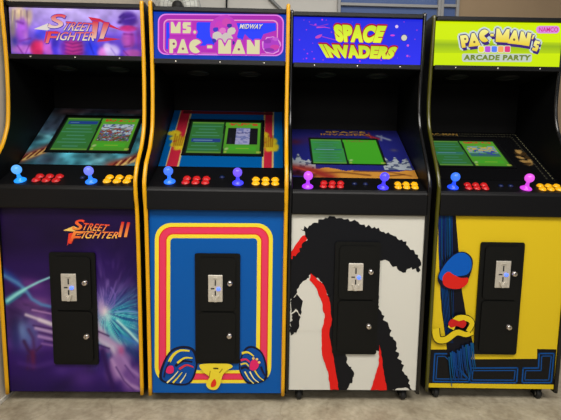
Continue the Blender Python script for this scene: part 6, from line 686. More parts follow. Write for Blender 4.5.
def paint_purple_panel(u, v):
    s = Sheet(u, v, (0, 0, 0), 1.36)
    s.grad([(0, (30, 10, 62)), (.2, (24, 6, 52)), (.34, (38, 14, 80)), (.48, (70, 34, 112)), (.62, (98, 62, 136)), (.74, (76, 40, 124)), (.78, (48, 18, 96)), (.9, (48, 18, 102)), (1, (36, 12, 84))])
    wx = u+.05*(vnoise(u, v, 6, 31)-.5); wy = v+.06*(vnoise(u, v, 6, 32)-.5)
    n1 = vnoise(wx*1.2, wy*2.2, 7, 3); n2 = vnoise(wx*2, wy*4.4, 10, 4); mid = np.clip(1-np.abs(v-.58)/.22, 0, 1)
    s.mix(mid*np.clip(n1*1.6-.6, 0, 1)*.75, (150, 100, 172)); s.mix(mid*np.clip(n2*1.8-.9, 0, 1)*.7, (40, 16, 74)); s.noise(5, .16, 7, 1, 2)
    s.blob(.72, .28, .14, .14, (34, 10, 82), .8); s.blob(.97, .3, .12, .22, (26, 6, 66), .85); s.blob(.1, .44, .08, .03, (38, 16, 74), .8)
    s.blob(.2, .405, .10, .03, (128, 66, 150), .6, 10); s.blob(.07, .62, .08, .07, (30, 14, 58), .75); s.blob(.24, .50, .10, .03, (136, 84, 156), .6)
    s.line([(-.02, .33), (.05, .365), (.10, .40)], .030, (36, 70, 156), .8)
    s.line([(.0, .36), (.10, .40), (.155, .435), (.20, .485), (.27, .515), (.36, .53)], .017, (84, 140, 196), .85, .013)
    s.line([(.01, .50), (.07, .468), (.14, .44)], .024, (84, 190, 206), .95, .018)
    s.line([(.02, .495), (.10, .455), (.17, .425), (.26, .392), (.37, .36)], .014, (150, 226, 228), .95, .007)
    s.line([(.02, .512), (.12, .466)], .008, (40, 120, 150), .6)
    s.blob(.15, .685, .075, .08, (92, 122, 186), .8); s.blob(.11, .66, .03, .05, (120, 150, 206), .7); s.blob(.06, .70, .04, .08, (34, 40, 104), .7)
    for p, q, w, c in (((.15, .572), (.36, .625), .012, (216, 200, 218)), ((.25, .60), (.37, .632), .016, (226, 210, 224)), ((.20, .545), (.34, .565), .008, (176, 130, 186)), ((.22, .645), (.37, .672), .014, (190, 160, 204)), ((.24, .69), (.38, .712), .014, (172, 134, 194)), ((.26, .73), (.38, .745), .009, (136, 96, 164)), ((.2, .63), (.37, .652), .006, (70, 34, 96)), ((.24, .668), (.37, .69), .006, (76, 40, 104)), ((.28, .715), (.38, .727), .005, (60, 28, 92))): s.line([p, q], w, c, .9)
    s.line([(.125, .72), (.155, .77), (.19, .80)], .017, (56, 24, 72), .85); s.line([(.165, .655), (.195, .70), (.20, .77)], .016, (74, 40, 96), .75); s.line([(.185, .78), (.185, .86)], .022, (92, 26, 74), .85); s.line([(.215, .77), (.25, .745)], .011, (60, 28, 82), .8); s.line([(.15, .80), (.14, .87)], .014, (64, 24, 72), .7)
    s.line([(.36, .83), (.20, .86), (.08, .84)], .022, (74, 40, 128), .6); s.line([(.62, .88), (.46, .94), (.32, 1.02)], .045, (30, 10, 68), .85); s.blob(.56, .92, .10, .06, (84, 46, 136), .7); s.blob(.40, .88, .06, .03, (74, 42, 128), .7)
    # bright burst
    cl = np.exp(-(((u-.86)/.19)**2+((v-.62)/.15)**2)**1.4)
    s.mix(cl*.95, (18, 96, 150)); s.blob(.73, .56, .09, .10, (70, 110, 176), .8)
    d = np.hypot(u-.745, (v-.555)*1.36); ang = np.arctan2((v-.555)*1.36, u-.745)
    ray = vnoise(ang*1.6+3+.25*vnoise(u, v, 9, 50), d*.6, 11, 51); ray2 = vnoise(ang*3+7, d*1.6, 13, 52)
    fall = np.exp(-(d/.30)**3); down = np.clip(np.sin(ang+.55)*.8+.45, 0, 1)
    s.mix(fall*down*np.clip(ray*2.4-.75, 0, 1)*.9, (60, 190, 198)); s.mix(fall*down*np.clip(ray2*2.6-1.35, 0, 1)*.8, (150, 228, 222)); s.mix(fall*down*np.clip(1.1-ray*2.6, 0, 1)*.7, (14, 60, 122))
    up = np.clip(-np.sin(ang)*1.3-.35, 0, 1)*np.exp(-(d/.27)**2)
    s.mix(up*.6, (96, 66, 160)); s.mix(up*np.clip(vnoise(ang*2.2+.6*d, d*1.5, 9, 53)*2.4-1.1, 0, 1)*.9, (150, 120, 200))
    s.line([(.80, .42), (.83, .46), (.82, .51), (.78, .54)], .006, (126, 100, 190), .7); s.line([(.82, .552), (.90, .546), (1, .552)], .005, (120, 150, 220), .8)
    s.blob(.742, .55, .04, .034, (238, 222, 224), .97); s.blob(.715, .525, .028, .05, (196, 164, 206), .75); s.blob(.77, .585, .025, .03, (176, 224, 226), .8)
    s.line([(.84, .60), (.92, .655), (1, .72)], .011, (190, 240, 236), .9); s.line([(.86, .68), (.97, .72), (1.02, .74)], .01, (60, 120, 200), .7); s.line([(.76, .61), (.80, .68), (.86, .73)], .012, (120, 214, 212), .7)
    # pale folds
    s.line([(.67, .60), (.69, .64), (.72, .67)], .036, (206, 194, 214), .95); s.line([(.68, .675), (.76, .705), (.85, .755)], .040, (176, 146, 190), .97); s.line([(.69, .705), (.79, .75), (.83, .80)], .026, (206, 188, 212), .85); s.line([(.70, .755), (.76, .77)], .02, (124, 84, 150), .9)
    s.line([(.69, .66), (.77, .685)], .007, (44, 18, 66), .8); s.line([(.69, .735), (.77, .755)], .008, (54, 22, 82), .8)
    s.blob(.84, .85, .085, .105, (150, 108, 172), .97, 28, 2.4); s.blob(.95, .93, .09, .085, (116, 74, 150), .95, 30, 2.4)
    s.line([(.79, .82), (.84, .90), (.92, .96), (1.0, .985)], .018, (188, 150, 202), .7); s.line([(.86, .79), (.93, .87), (1, .91)], .016, (164, 124, 188), .75); s.line([(.82, .86), (.88, .94), (.95, .99)], .008, (82, 46, 116), .8); s.line([(.89, .85), (.96, .92)], .007, (90, 54, 126), .8)
    s.line([(.72, .77), (.755, .88), (.80, 1.0)], .026, (42, 14, 82), .9); s.blob(.865, .765, .028, .026, (184, 74, 130), .7); s.line([(.92, .76), (1, .80)], .03, (20, 40, 104), .7)
    return s.c

def paint_lavender_marquee(u, v):
    s = Sheet(u, v, (0, 0, 0), .385)
    s.grad([(0, (186, 160, 236)), (.35, (168, 134, 238)), (.6, (112, 78, 222)), (1, (84, 52, 190))])
    s.blob(.5, .12, .24, .26, (200, 180, 240), .7)
    s.blob(.02, .4, .03, .6, (150, 136, 120), .9); s.blob(.075, .12, .05, .16, (214, 186, 150), .95, 0, 2); s.blob(.145, .22, .03, .2, (212, 180, 160), .9, 10, 2)
    for k in range(9): s.line([(.03+.015*k, .05+.02*(k % 3)), (.02+.016*k, .34+.1*((k*5) % 4)/2)], .005, ((232, 204, 150), (150, 110, 130), (222, 190, 170))[k % 3], .75, .002)
    s.blob(.095, .46, .045, .24, (178, 92, 226), .95, 0, 2.4); s.blob(.06, .66, .03, .2, (132, 58, 156), .7); s.blob(.12, .62, .02, .12, (226, 140, 236), .6); s.line([(.055, .30), (.10, .34)], .012, (92, 30, 122), .5); s.line([(.07, .72), (.15, .66)], .010, (116, 44, 150), .6)
    s.blob(.10, .90, .09, .11, (206, 116, 220), .9, 0, 2); s.line([(.05, .82), (.09, 1)], .007, (120, 40, 150), .7); s.line([(.14, .80), (.11, .98)], .006, (130, 50, 160), .7); s.blob(.03, .72, .025, .10, (50, 46, 160), .8)
    s.blob(.20, .88, .055, .20, (206, 34, 92), .97, 0, 3); s.blob(.235, .78, .02, .14, (226, 70, 120), .8); s.blob(.235, .56, .05, .12, (76, 74, 236), .95, 0, 2.4); s.blob(.285, .88, .045, .16, (206, 96, 206), .9, 0, 2.4); s.blob(.34, .82, .035, .2, (58, 44, 190), .9, 0, 2.4); s.blob(.37, .9, .02, .1, (120, 90, 230), .8)
    s.blob(.47, .86, .085, .22, (190, 48, 136), .97, 0, 2.6); 
    for k in range(4): s.line([(.41, .72+.08*k), (.47, .76+.08*k), (.54, .72+.08*k)], .008, (120, 24, 116), .7)
    s.blob(.40, .84, .02, .14, (86, 40, 170), .8); s.blob(.62, .86, .055, .25, (46, 58, 230), .97, 0, 2.6); s.line([(.60, .72), (.63, .96)], .008, (30, 30, 170), .7); s.blob(.70, .66, .07, .09, (122, 84, 236), .8)
    s.blob(.71, .94, .05, .14, (212, 116, 200), .95, 0, 2.4); s.blob(.775, .90, .06, .15, (206, 184, 240), .97, 0, 2.4); s.line([(.75, .78), (.80, .98)], .006, (140, 110, 206), .7); s.blob(.735, .80, .03, .08, (222, 194, 244), .9, 0, 2)
    s.blob(.905, .20, .07, .17, (66, 28, 142), .98, 0, 3); s.blob(.84, .27, .022, .04, (60, 26, 126), .9, -20); s.line([(.87, .10), (.84, .16)], .01, (66, 30, 140), .9); s.line([(.88, .2), (.95, .16)], .008, (110, 70, 190), .7); s.blob(.90, .40, .072, .07, (190, 36, 116), .97, 0, 3)
    s.blob(.90, .64, .055, .19, (196, 84, 186), .97, 0, 2.6); s.blob(.93, .62, .025, .2, (146, 46, 150), .75); s.line([(.87, .52), (.93, .53)], .010, (104, 30, 120), .6); s.line([(.87, .80), (.91, .78)], .008, (120, 36, 130), .6); s.blob(.98, .6, .025, .3, (120, 44, 150), .9); s.blob(.93, .94, .07, .10, (190, 84, 180), .95, 0, 2.4); s.line([(.86, .88), (.90, 1)], .006, (110, 36, 130), .7)
    s.noise(14, .12, 6, 1, 1.2); s.noise(30, .08, 9); return s.c

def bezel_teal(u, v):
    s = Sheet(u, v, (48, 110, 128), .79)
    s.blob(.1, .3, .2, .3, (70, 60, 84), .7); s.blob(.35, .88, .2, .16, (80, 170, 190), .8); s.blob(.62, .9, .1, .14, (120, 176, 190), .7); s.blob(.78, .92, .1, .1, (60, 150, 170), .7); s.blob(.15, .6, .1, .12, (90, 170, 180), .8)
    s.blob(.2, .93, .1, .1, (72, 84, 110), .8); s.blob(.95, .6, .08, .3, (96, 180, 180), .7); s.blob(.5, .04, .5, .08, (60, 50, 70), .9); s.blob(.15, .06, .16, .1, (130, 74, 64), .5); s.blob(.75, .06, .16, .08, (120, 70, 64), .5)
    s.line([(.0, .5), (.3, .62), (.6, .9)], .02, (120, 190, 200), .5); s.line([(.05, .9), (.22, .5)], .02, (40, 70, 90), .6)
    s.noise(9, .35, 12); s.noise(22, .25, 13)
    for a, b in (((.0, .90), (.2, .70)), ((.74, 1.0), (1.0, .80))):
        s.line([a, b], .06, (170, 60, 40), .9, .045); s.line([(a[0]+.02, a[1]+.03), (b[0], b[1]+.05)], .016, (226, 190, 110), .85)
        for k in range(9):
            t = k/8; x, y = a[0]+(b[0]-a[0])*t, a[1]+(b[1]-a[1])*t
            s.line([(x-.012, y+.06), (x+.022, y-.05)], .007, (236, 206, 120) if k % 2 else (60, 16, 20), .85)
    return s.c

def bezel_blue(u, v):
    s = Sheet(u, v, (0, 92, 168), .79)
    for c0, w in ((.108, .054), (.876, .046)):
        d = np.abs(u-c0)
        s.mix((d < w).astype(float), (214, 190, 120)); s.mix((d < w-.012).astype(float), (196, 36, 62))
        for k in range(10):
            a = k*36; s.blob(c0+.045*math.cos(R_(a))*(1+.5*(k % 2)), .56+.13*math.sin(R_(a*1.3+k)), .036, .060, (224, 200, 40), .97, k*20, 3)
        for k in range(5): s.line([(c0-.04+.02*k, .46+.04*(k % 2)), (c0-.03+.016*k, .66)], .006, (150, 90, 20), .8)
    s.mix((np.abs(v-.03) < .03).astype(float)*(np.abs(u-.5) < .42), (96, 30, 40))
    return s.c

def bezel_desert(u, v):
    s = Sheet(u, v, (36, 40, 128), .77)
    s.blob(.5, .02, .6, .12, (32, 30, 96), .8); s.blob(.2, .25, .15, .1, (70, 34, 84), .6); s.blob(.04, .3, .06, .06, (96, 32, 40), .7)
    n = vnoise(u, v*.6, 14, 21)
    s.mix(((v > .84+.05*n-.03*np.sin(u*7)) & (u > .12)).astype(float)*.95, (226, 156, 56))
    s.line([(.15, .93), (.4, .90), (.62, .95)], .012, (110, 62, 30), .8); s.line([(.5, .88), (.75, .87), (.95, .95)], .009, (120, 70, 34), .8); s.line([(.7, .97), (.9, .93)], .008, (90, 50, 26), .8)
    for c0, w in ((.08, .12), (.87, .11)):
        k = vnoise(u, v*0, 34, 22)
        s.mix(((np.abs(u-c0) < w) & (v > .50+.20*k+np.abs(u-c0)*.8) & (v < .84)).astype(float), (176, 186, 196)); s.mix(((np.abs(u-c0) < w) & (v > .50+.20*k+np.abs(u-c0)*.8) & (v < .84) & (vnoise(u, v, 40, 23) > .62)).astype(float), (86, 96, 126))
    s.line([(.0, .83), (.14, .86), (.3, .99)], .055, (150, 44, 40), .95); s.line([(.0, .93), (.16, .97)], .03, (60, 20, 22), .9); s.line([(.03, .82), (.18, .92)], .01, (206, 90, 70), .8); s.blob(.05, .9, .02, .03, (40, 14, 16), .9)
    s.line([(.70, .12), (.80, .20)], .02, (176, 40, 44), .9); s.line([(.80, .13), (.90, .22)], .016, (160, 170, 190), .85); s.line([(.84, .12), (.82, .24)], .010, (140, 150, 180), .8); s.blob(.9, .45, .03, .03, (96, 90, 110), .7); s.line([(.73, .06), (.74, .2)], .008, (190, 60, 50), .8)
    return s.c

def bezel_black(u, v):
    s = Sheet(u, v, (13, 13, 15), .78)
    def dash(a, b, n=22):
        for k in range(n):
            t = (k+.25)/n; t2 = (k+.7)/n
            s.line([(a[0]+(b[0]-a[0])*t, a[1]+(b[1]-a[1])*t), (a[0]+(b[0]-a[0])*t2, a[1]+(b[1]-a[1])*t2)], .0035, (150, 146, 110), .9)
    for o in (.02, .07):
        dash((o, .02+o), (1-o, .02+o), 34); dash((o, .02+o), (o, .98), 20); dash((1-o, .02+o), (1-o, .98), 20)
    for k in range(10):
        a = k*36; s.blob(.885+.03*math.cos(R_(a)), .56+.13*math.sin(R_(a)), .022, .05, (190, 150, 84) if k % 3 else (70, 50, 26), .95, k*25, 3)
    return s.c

def screen_menu(kind):
    def f(u, v):
        s = Sheet(u, v, (14, 40, 14), .62)
        left = ((u > .02) & (u < .462+.012*v) & (v > .03) & (v < .97)).astype(float); right = ((u > .49+.012*v) & (u < .98) & (v > .03) & (v < .97)).astype(float)
        s.mix(left, (52, 124, 50) if kind != 2 else (60, 160, 72)); s.mix(left*np.clip(1-np.abs(u-.24)/.24, 0, 1)*.5, (52, 122, 78))
        s.mix(right, (96, 176, 44) if kind != 2 else (74, 184, 36)); s.mix(right*np.clip((v-.3)*1.2, 0, 1)*.6, (62, 146, 36) if kind != 2 else (66, 180, 30))
        edge = left*((v < .075) | (v > .93)); s.mix(edge*.5, (150, 190, 60))
        hi = (.17, .60, .44, .50)[kind]
        for k in range(8):
            y = .16+.1*k
            if abs(y-hi) < .05: continue
            w = .10+.12*(((k*37+kind*13) % 7)/7)
            s.mix(left*((np.abs(v-y) < .013) & (np.abs(u-.235) < w)).astype(float)*.55, (96, 170, 150) if kind < 2 else (80, 150, 150))
        s.mix(((np.abs(v-hi) < (.05 if kind < 2 else .03)) & (u > .05) & (u < .45)).astype(float)*.95, (34, 66, 150) if kind < 2 else (50, 120, 120))
        s.mix(((np.abs(v-hi) < .012) & (u > .08) & (u < (.2 if kind == 0 else .34))).astype(float)*.6, (170, 210, 220))
        t = right*((v > .05) & (v < .13) & (np.abs(u-.735) < .2)).astype(float)
        s.mix(t*(vnoise(u, v, 42, 5+kind) > .5), (200, 80, 40) if kind != 2 else (120, 140, 50)); 
        pv = ((u > .53) & (u < .945) & (v > .20) & (v < .70)).astype(float)
        if kind == 0:
            n = vnoise(u, v, 26, 40); n2 = vnoise(u, v, 44, 41)
            s.mix(pv, (120, 130, 110)); s.mix(pv*(n > .55), (186, 206, 214)); s.mix(pv*(n2 > .6), (84, 96, 150)); s.mix(pv*((vnoise(u, v, 38, 42) > .62) & (v > .3)), (150, 70, 50)); s.mix(pv*((v > .5) & (n2 < .4)), (60, 90, 60)); s.mix(pv*((v > .24) & (v < .36) & (n > .4))*.8, (200, 222, 236))
        elif kind == 1:
            s.mix(pv, (10, 12, 20)); m = pv*((u > .645) & (u < .835)); s.mix(m, (176, 174, 216)); s.mix(m*(vnoise(u, v*1.5, 30, 43) > .62)*.8, (110, 120, 180)); s.mix(m*(np.abs(v-.36) < .02)*(vnoise(u, v, 50, 3) > .4), (90, 90, 140)); s.mix(pv*((np.abs(u-.58) < .02) & (v > .5))*.5, (40, 30, 60))
        elif kind == 3:
            n = vnoise(u, v, 24, 44); s.mix(pv*((v > .22) & (v < .5) & (n > .4))*.9, (130, 170, 190)); s.mix(pv*((v > .26) & (v < .44) & (vnoise(u, v, 36, 45) > .55)), (214, 186, 90)); s.mix(pv*((v > .5) & (v < .62))*.8, (50, 100, 130)); s.mix(pv*((v > .3) & (v < .56) & (n < .3)), (60, 80, 170))
        if kind != 2: s.mix(((u > .56) & (u < .93) & (v > .76) & (v < .88)).astype(float)*.6, (70, 190, 40)); s.mix(((np.abs(u-.75) < .09) & (np.abs(v-.82) < .015)).astype(float)*.6, (176, 200, 60))
        s.blob(.54, .84, .03, .035, (196, 216, 150), .8, -30, 2)
        s.mix(((u > .51) & (v > .90) & (v < .95) & ((u < .55) | (u > .94))).astype(float)*.7, (200, 206, 80))
        return s.c
    return f

# ---------------------------------------------------------------- materials
M = dict(
 black_board=mat('black laminate board', (8, 8, 9), .45, noise=.1, spec=.25, nscale=60),
 black_satin=mat('black satin laminate', (8, 8, 10), .42, noise=.1, nscale=90, bump=.05, spec=.25),
 black_inside=mat('black painted inside', (4, 4, 5), .7, noise=.1, nscale=30, spec=.15),
 black_metal=mat('black powder coated steel', (8, 9, 8), .5, spec=.22, bump=.12, nscale=500),
 black_plastic=mat('black glossy edge plastic', (12, 12, 12), .18, bump=.02, nscale=30),
 yellow_plastic=mat('yellow edge plastic', (222, 163, 4), .34, noise=.04, nscale=20),
 olive_plastic=mat('olive glossy edge plastic', (70, 68, 11), .24, noise=.06, nscale=12),
 steel=mat('brushed steel', (214, 208, 196), .42, .6, noise=.08, nscale=120),
 chrome=mat('chrome', (214, 206, 200), .16, 1.),
 dark_slot=mat('dark slot', (14, 14, 16), .6, noise=.05),
 red_button=mat('red button plastic', (186, 26, 28), .3, emit=.15, emit_rgb=(200, 28, 30)),
 yellow_button=mat('amber button plastic', (236, 170, 16), .25, emit=.22, emit_rgb=(240, 172, 20)),
 dark_button=mat('dark blue button plastic', (16, 30, 76), .3, noise=.02),
 rubber=mat('black rubber', (16, 16, 16), .6, noise=.1), grey_wheel=mat('grey wheel hub', (120, 118, 112), .4, .6),
 coin_glow=mat('blue lit button', (70, 100, 255), .3, emit=2.2, emit_rgb=(70, 100, 255)),
 vinyl=print_mat('printed vinyl', 0, .42, .22), backlit=print_mat('backlit printed acrylic', .98, .5, .03), lcd=print_mat('lit screen', .66, .25, .15),
 bezel=print_mat('glossy bezel print', 0, .25, .3), board_edge=mat('panel board', (60, 50, 40), .6, noise=.1),  # bezel artwork ink is dimmed to imitate shade in the recess
)

# ---------------------------------------------------------------- cabinet
T = .0175
PROFILE = [[(-.010, .046), (-.012, .30), (-.014, .60), (-.018, .80), (-.024, .914), (-.034, .965), (-.037, 1.00), (-.036, 1.042), (-.010, 1.106), (.025, 1.150), (.058, 1.190), (.090, 1.25), (.106, 1.30), (.116, 1.40), (.119, 1.50), (.118, 1.60), (.112, 1.70), (.104, 1.815), (.108, 1.828), (.120, 1.834)],
           [(-.010, .055), (-.011, .30), (-.012, .60), (-.014, .80), (-.016, .90), (-.019, .97), (-.022, 1.02), (-.018, 1.042), (.000, 1.083), (.036, 1.140), (.075, 1.196), (.120, 1.262), (.148, 1.31), (.168, 1.38), (.174, 1.45), (.171, 1.55), (.165, 1.66), (.158, 1.808), (.162, 1.822), (.174, 1.828)]]
DEPTH = .74
DECK = [((-.033, 1.010), (.150, 1.098)), ((-.020, 1.006), (.097, 1.058))]
BEZ = [((.150, 1.098), (.51, 1.405)), ((.097, 1.058), (.495, 1.313))]
MARQ_Y = [.14, .13, .165, .165]
WIDTH = [.60, .597, .60, .60]
ZB = [.0544, .0544, .069, .069]; ZT = [.915, .915, .90, .90]

def slope(seg):
    (y0, z0), (y1, z1) = seg; l = math.hypot(y1-y0, z1-z0); ty, tz = (y1-y0)/l, (z1-z0)/l
    return (y0, z0), (ty, tz), (-tz, ty), l             # start, along, outward normal, length
def on_slope(seg):
    (y0, z0), (ty, tz), (ny, nz), l = slope(seg)
    return lambda x, s, h=0.: (x, y0+ty*s+ny*h, z0+tz*s+nz*h)

def cabinet(k, label, trim_mats):
    t = k//2; W = WIDTH[k]; zb, zt = ZB[k], ZT[k]; px, py, rz = PLACE[k]
    root = bpy.data.objects.new('arcade_cabinet', None); COL.objects.link(root)
    root.location = (px, py, 0); root.rotation_euler = (0, 0, rz); root.empty_display_size = .2
    tag(root, label, 'arcade cabinet', 'arcade cabinets standing in a row')
    prof = spline(PROFILE[t], 4)
    # side panels with their edge trim
    for i, (a, b) in enumerate(((-T, 0.), (W, W+T))):
        bm = bmesh.new()
        pts = [(y+.004, z) for y, z in prof] + [(DEPTH, prof[-1][1]-.004), (DEPTH, prof[0][1])]
        add_prism(bm, pts, 'x', a+.0006, b-.0006)
        side = done('side_panel', bm, M['black_board'], root)
        bm = bmesh.new(); line = prof + [(.40, prof[-1][1]), (DEPTH, prof[-1][1]-.002)]
        rings = []
        for j, (y, z) in enumerate(line):
            p0 = line[max(0, j-1)]; p1 = line[min(len(line)-1, j+1)]
            ty, tz = p1[0]-p0[0], p1[1]-p0[1]; l = math.hypot(ty, tz); ny, nz = -tz/l, ty/l
            ring = []
            for q in range(7):
                f = q/6*2-1; bulge = .0035*(1-f*f)-.004*(abs(f) > .99)
                ring.append(bm.verts.new(((a+b)/2+f*(b-a)/2, y+ny*bulge-.0*nz, z+nz*bulge)))
            rings.append(ring)
        for A, B in zip(rings, rings[1:]):
            for q in range(6): bm.faces.new((A[q], A[q+1], B[q+1], B[q]))
        bm.faces.new(rings[0]); bm.faces.new(rings[-1][::-1])
        tr = done('edge_trim', bm, trim_mats[i], side, True); tr['label'] = trim_mats[2+i]
    # shell
    bm = bmesh.new(); add_box(bm, .001, W-.001, .02, DEPTH-.02, zb-.006, zb+.012); done('bottom_board', bm, M['black_inside'], root)
    bm = bmesh.new(); add_box(bm, .001, W-.001, DEPTH-.02, DEPTH-.004, zb, 1.80); done('rear_board', bm, M['black_inside'], root)
    mz0, mz1 = MARQUEE_Z[k]; my = MARQ_Y[k]
    bm = bmesh.new(); add_box(bm, .001, W-.001, my-.008, DEPTH-.022, mz1+.004, mz1+.014, .002); done('top_board', bm, M['black_board'], root)
    # front panel and its print
    bm = bmesh.new(); add_box(bm, .001, W-.001, 0, .018, zb, zt-.001); fp = done('front_panel', bm, M['black_board'], root)
    up = lambda x, z, h: (x, -h, z)
    if k == 0:
        airbrush('printed_artwork', .002, W-.002, zb+.001, zt-.002, 150, 206, paint_purple_panel, up, M['vinyl'], fp, .93)
        letters('printed_lettering', 'front0', up, M['vinyl'], fp, .0010)
    else:
        ink_mesh('printed_artwork', PRINT['front%d' % k], up, M['vinyl'], fp)
    # control panel
    (y0, z0), (y1, z1) = DECK[t]
    bm = bmesh.new(); pts = [(y0+.004, zt), (y0, zt+.006), (y0, z0-.012), (y0+.003, z0-.004), (y0+.010, z0+.0045), (y1, z1), (y1, zt)]
    add_prism(bm, pts, 'x', .0012, W-.0012, .0)
    cp = done('control_panel', bm, M['black_satin'], root)
    P = on_slope(DECK[t]); n = Vector((0,)+slope(DECK[t])[2])
    for i, (x, s) in enumerate(JOY[k]):
        ball, ring = JOYC[k][i]
        o = P(x, s-.008, .0004); MM = frame_matrix(o, (1, 0, 0), n)
        bm = bmesh.new(); add_lathe(bm, [(0, 0), (.025, 0), (.025, .003), (.021, .0065), (.013, .010), (.0095, .016), (.0075, .024), (.0065, .040), (0, .041)], MM, 20)
        j = done('joystick', bm, glow(ring, .8), root, True); j['label'] = JOYL[k][i]
        bm = bmesh.new(); add_lathe(bm, [(0, .0335)]+[(.0205*math.sin(R_(a)), .054-.0205*math.cos(R_(a))) for a in range(15, 180, 15)]+[(0, .0745)], MM, 20)
        done('ball_top', bm, glow(ball, .62), j, True)
    for cx, mm, lab in ((.160, M['red_button'], 'red button'), (.470, M['yellow_button'], 'amber button')):
        for i in range(3):
            for s in (.050, .086) if t == 0 else (.041, .073):
                x = cx+.0435*i - (.004 if t and s < .06 else 0) + (0 if t == 0 else -.012 if cx < .3 else .012)
                if k == 2 or k == 3: x = {.160: (.146, .184, .222), .470: (.484, .522, .560)}[cx][i]-(.006 if s < .06 else 0)
                MM = frame_matrix(P(x, s, .0004), (1, 0, 0), n)
                bm = bmesh.new(); g = 1.1 if t == 0 else 1.; add_lathe(bm, [(0, 0), (.0165*g, 0), (.0165*g, .0025), (.0148*g, .0045), (.0130*g, .0048), (.0126*g, .0080), (.0110*g, .0098), (.005, .0094), (0, .0092)], MM, 18)
                b = done('push_button', bm, mm, root, True); b['label'] = lab
    for x, s in START[k]:
        MM = frame_matrix(P(x, s, .0004), (1, 0, 0), n)
        bm = bmesh.new(); add_lathe(bm, [(0, 0), (.012, 0), (.012, .0025), (.009, .0045), (.009, .006), (0, .0062)], MM, 16)
        b = done('start_button', bm, M['dark_button'], root, True); b['label'] = 'small dark start button'
    # bezel and screen
    Q = on_slope(BEZ[t]); L = slope(BEZ[t])[3]
    sx0, sx1, s0, s1 = SCREEN[k]
    bm = bmesh.new()
    A = [bm.verts.new(Q(x, s, h)) for h in (0, -.012) for x, s in ((.001, .003), (W-.001, .003), (W-.001, L), (.001, L))]
    for f in ((0, 1, 2, 3), (7, 6, 5, 4), (0, 4, 5, 1), (1, 5, 6, 2), (2, 6, 7, 3), (3, 7, 4, 0)): bm.faces.new([A[i] for i in f])
    bz = done('bezel', bm, M['black_satin'], root)
    bt = lambda x, s, h: Q(x, s, h)
    airbrush('bezel_artwork', .003, W-.003, .005, L-.002, 150, 118, (bezel_teal, bezel_blue, bezel_desert, bezel_black)[k], bt, M['bezel'], bz, .82)  # gain darkens the ink evenly: recess shade put into the print colour
    if k >= 2: letters('bezel_lettering', 'bezel%d' % k, bt, M['bezel'], bz, .0012)
    bm = bmesh.new(); e = .013 if k != 2 else .003
    def quad(pts, h): return [bm.verts.new(Q(x, s, h)) for x, s in pts]
    outer = [(sx0-e, s0-e), (sx1+e, s0-e), (sx1+e, s1+e), (sx0-e, s1+e)]; inner = [(sx0, s0), (sx1, s0), (sx1, s1), (sx0, s1)]
    o0, o1, i1, i0 = quad(outer, .0006), quad(outer, .006), quad(inner, .005), quad(inner, .0006)
    for i in range(4):
        j = (i+1) % 4
        bm.faces.new((o0[i], o0[j], o1[j], o1[i])); bm.faces.new((o1[i], o1[j], i1[j], i1[i])); bm.faces.new((i1[i], i1[j], i0[j], i0[i]))
    sc = done('screen', bm, M['black_satin'], root)
    airbrush('screen_display', sx0, sx1, s0, s1, 120, 76, screen_menu(k), lambda x, s, h: Q(x, s, h+.001), M['lcd'], sc)
    # dark recess above the screen
    yb, zbk = BEZ[t][1]
    bm = bmesh.new(); add_box(bm, .001, W-.001, yb+.002, yb+.014, zbk-.01, mz0-.02); done('back_board', bm, M['black_inside'], root)
    bm = bmesh.new(); ys = my+.012; add_prism(bm, [(ys, mz0-.020), (ys, mz0-.008), (yb+.03, mz0-.008), (yb+.03, mz0-.02)], 'x', .001, W-.001)
    sp = done('speaker_board', bm, M['black_inside'], root)
    for cx in (.17, W-.17):
        bm = bmesh.new(); add_lathe(bm, [(0, 0), (.045, 0), (.048, -.003), (.052, 0), (.055, 0), (.055, .004), (0, .004)], Matrix.Translation((cx, .30, mz0-.0245)), 24); done('speaker_grille', bm, M['dark_slot'], sp)
    # marquee
    bm = bmesh.new(); add_box(bm, .002, W-.002, my, my+.09, mz0, mz1, 0)
    mq = done('marquee', bm, M['black_board'], root); mq['label'] = MARQL[k]
    mt = lambda x, z, h: (x, my-h, z)
    if k == 0: airbrush('marquee_artwork', .005, W-.005, mz0+.003, mz1-.003, 170, 66, paint_lavender_marquee, mt, M['backlit'], mq)
    else: ink_mesh('marquee_artwork', PRINT['marq%d' % k], mt, M['backlit'], mq)
    letters('marquee_lettering', 'marq%d' % k, mt, M['backlit'], mq, .012 if k else .001)
    if k == 3: letters('badge_lettering', 'badge', mt, M['backlit'], mq, .012)
    bm = bmesh.new()
    add_box(bm, .001, W-.001, my-.016, my+.004, mz0-.022, mz0+.001, .003); done('lower_retainer', bm, M['black_satin'], mq)
    bm = bmesh.new(); add_box(bm, .001, W-.001, my-.016, my+.004, mz1-.001, mz1+.019, .003); done('upper_retainer', bm, M['black_satin'], mq)
    for x in (.10, .30, .50):
        bm = bmesh.new(); add_lathe(bm, [(0, .0), (.003, .0), (.003, .002), (.0, .003)], frame_matrix((x, my-.016, mz0-.011), (1, 0, 0), (0, -1, 0)), 10); done('screw', bm, M['steel'], mq)
    # coin door
    x0, x1, d0, d1, split = DOOR[k]
    bm = bmesh.new(); yf = -.006-.0105
    add_prism(bm, rrect(x0, x1, d0, d1, .008), 'y', yf+.004, -.0055, .0025)
    cd = done('coin_door', bm, M['black_metal'], root)
    for nm, a, b in (('upper_door', split+.004, d1-.018), ('lower_door', d0+.016, split-.004)):
        bm = bmesh.new(); add_prism(bm, rrect(x0+.02, x1-.02, a, b, .014), 'y', yf-.003, yf+.0038, .003); done(nm, bm, M['black_metal'], cd)
    p0, p1, q0, q1 = PLATE[k]; pc = (p0+p1)/2; qm = (q0+q1)/2
    bm = bmesh.new(); add_box(bm, p0, p1, yf-.010, yf-.003, q0, q1, .003)
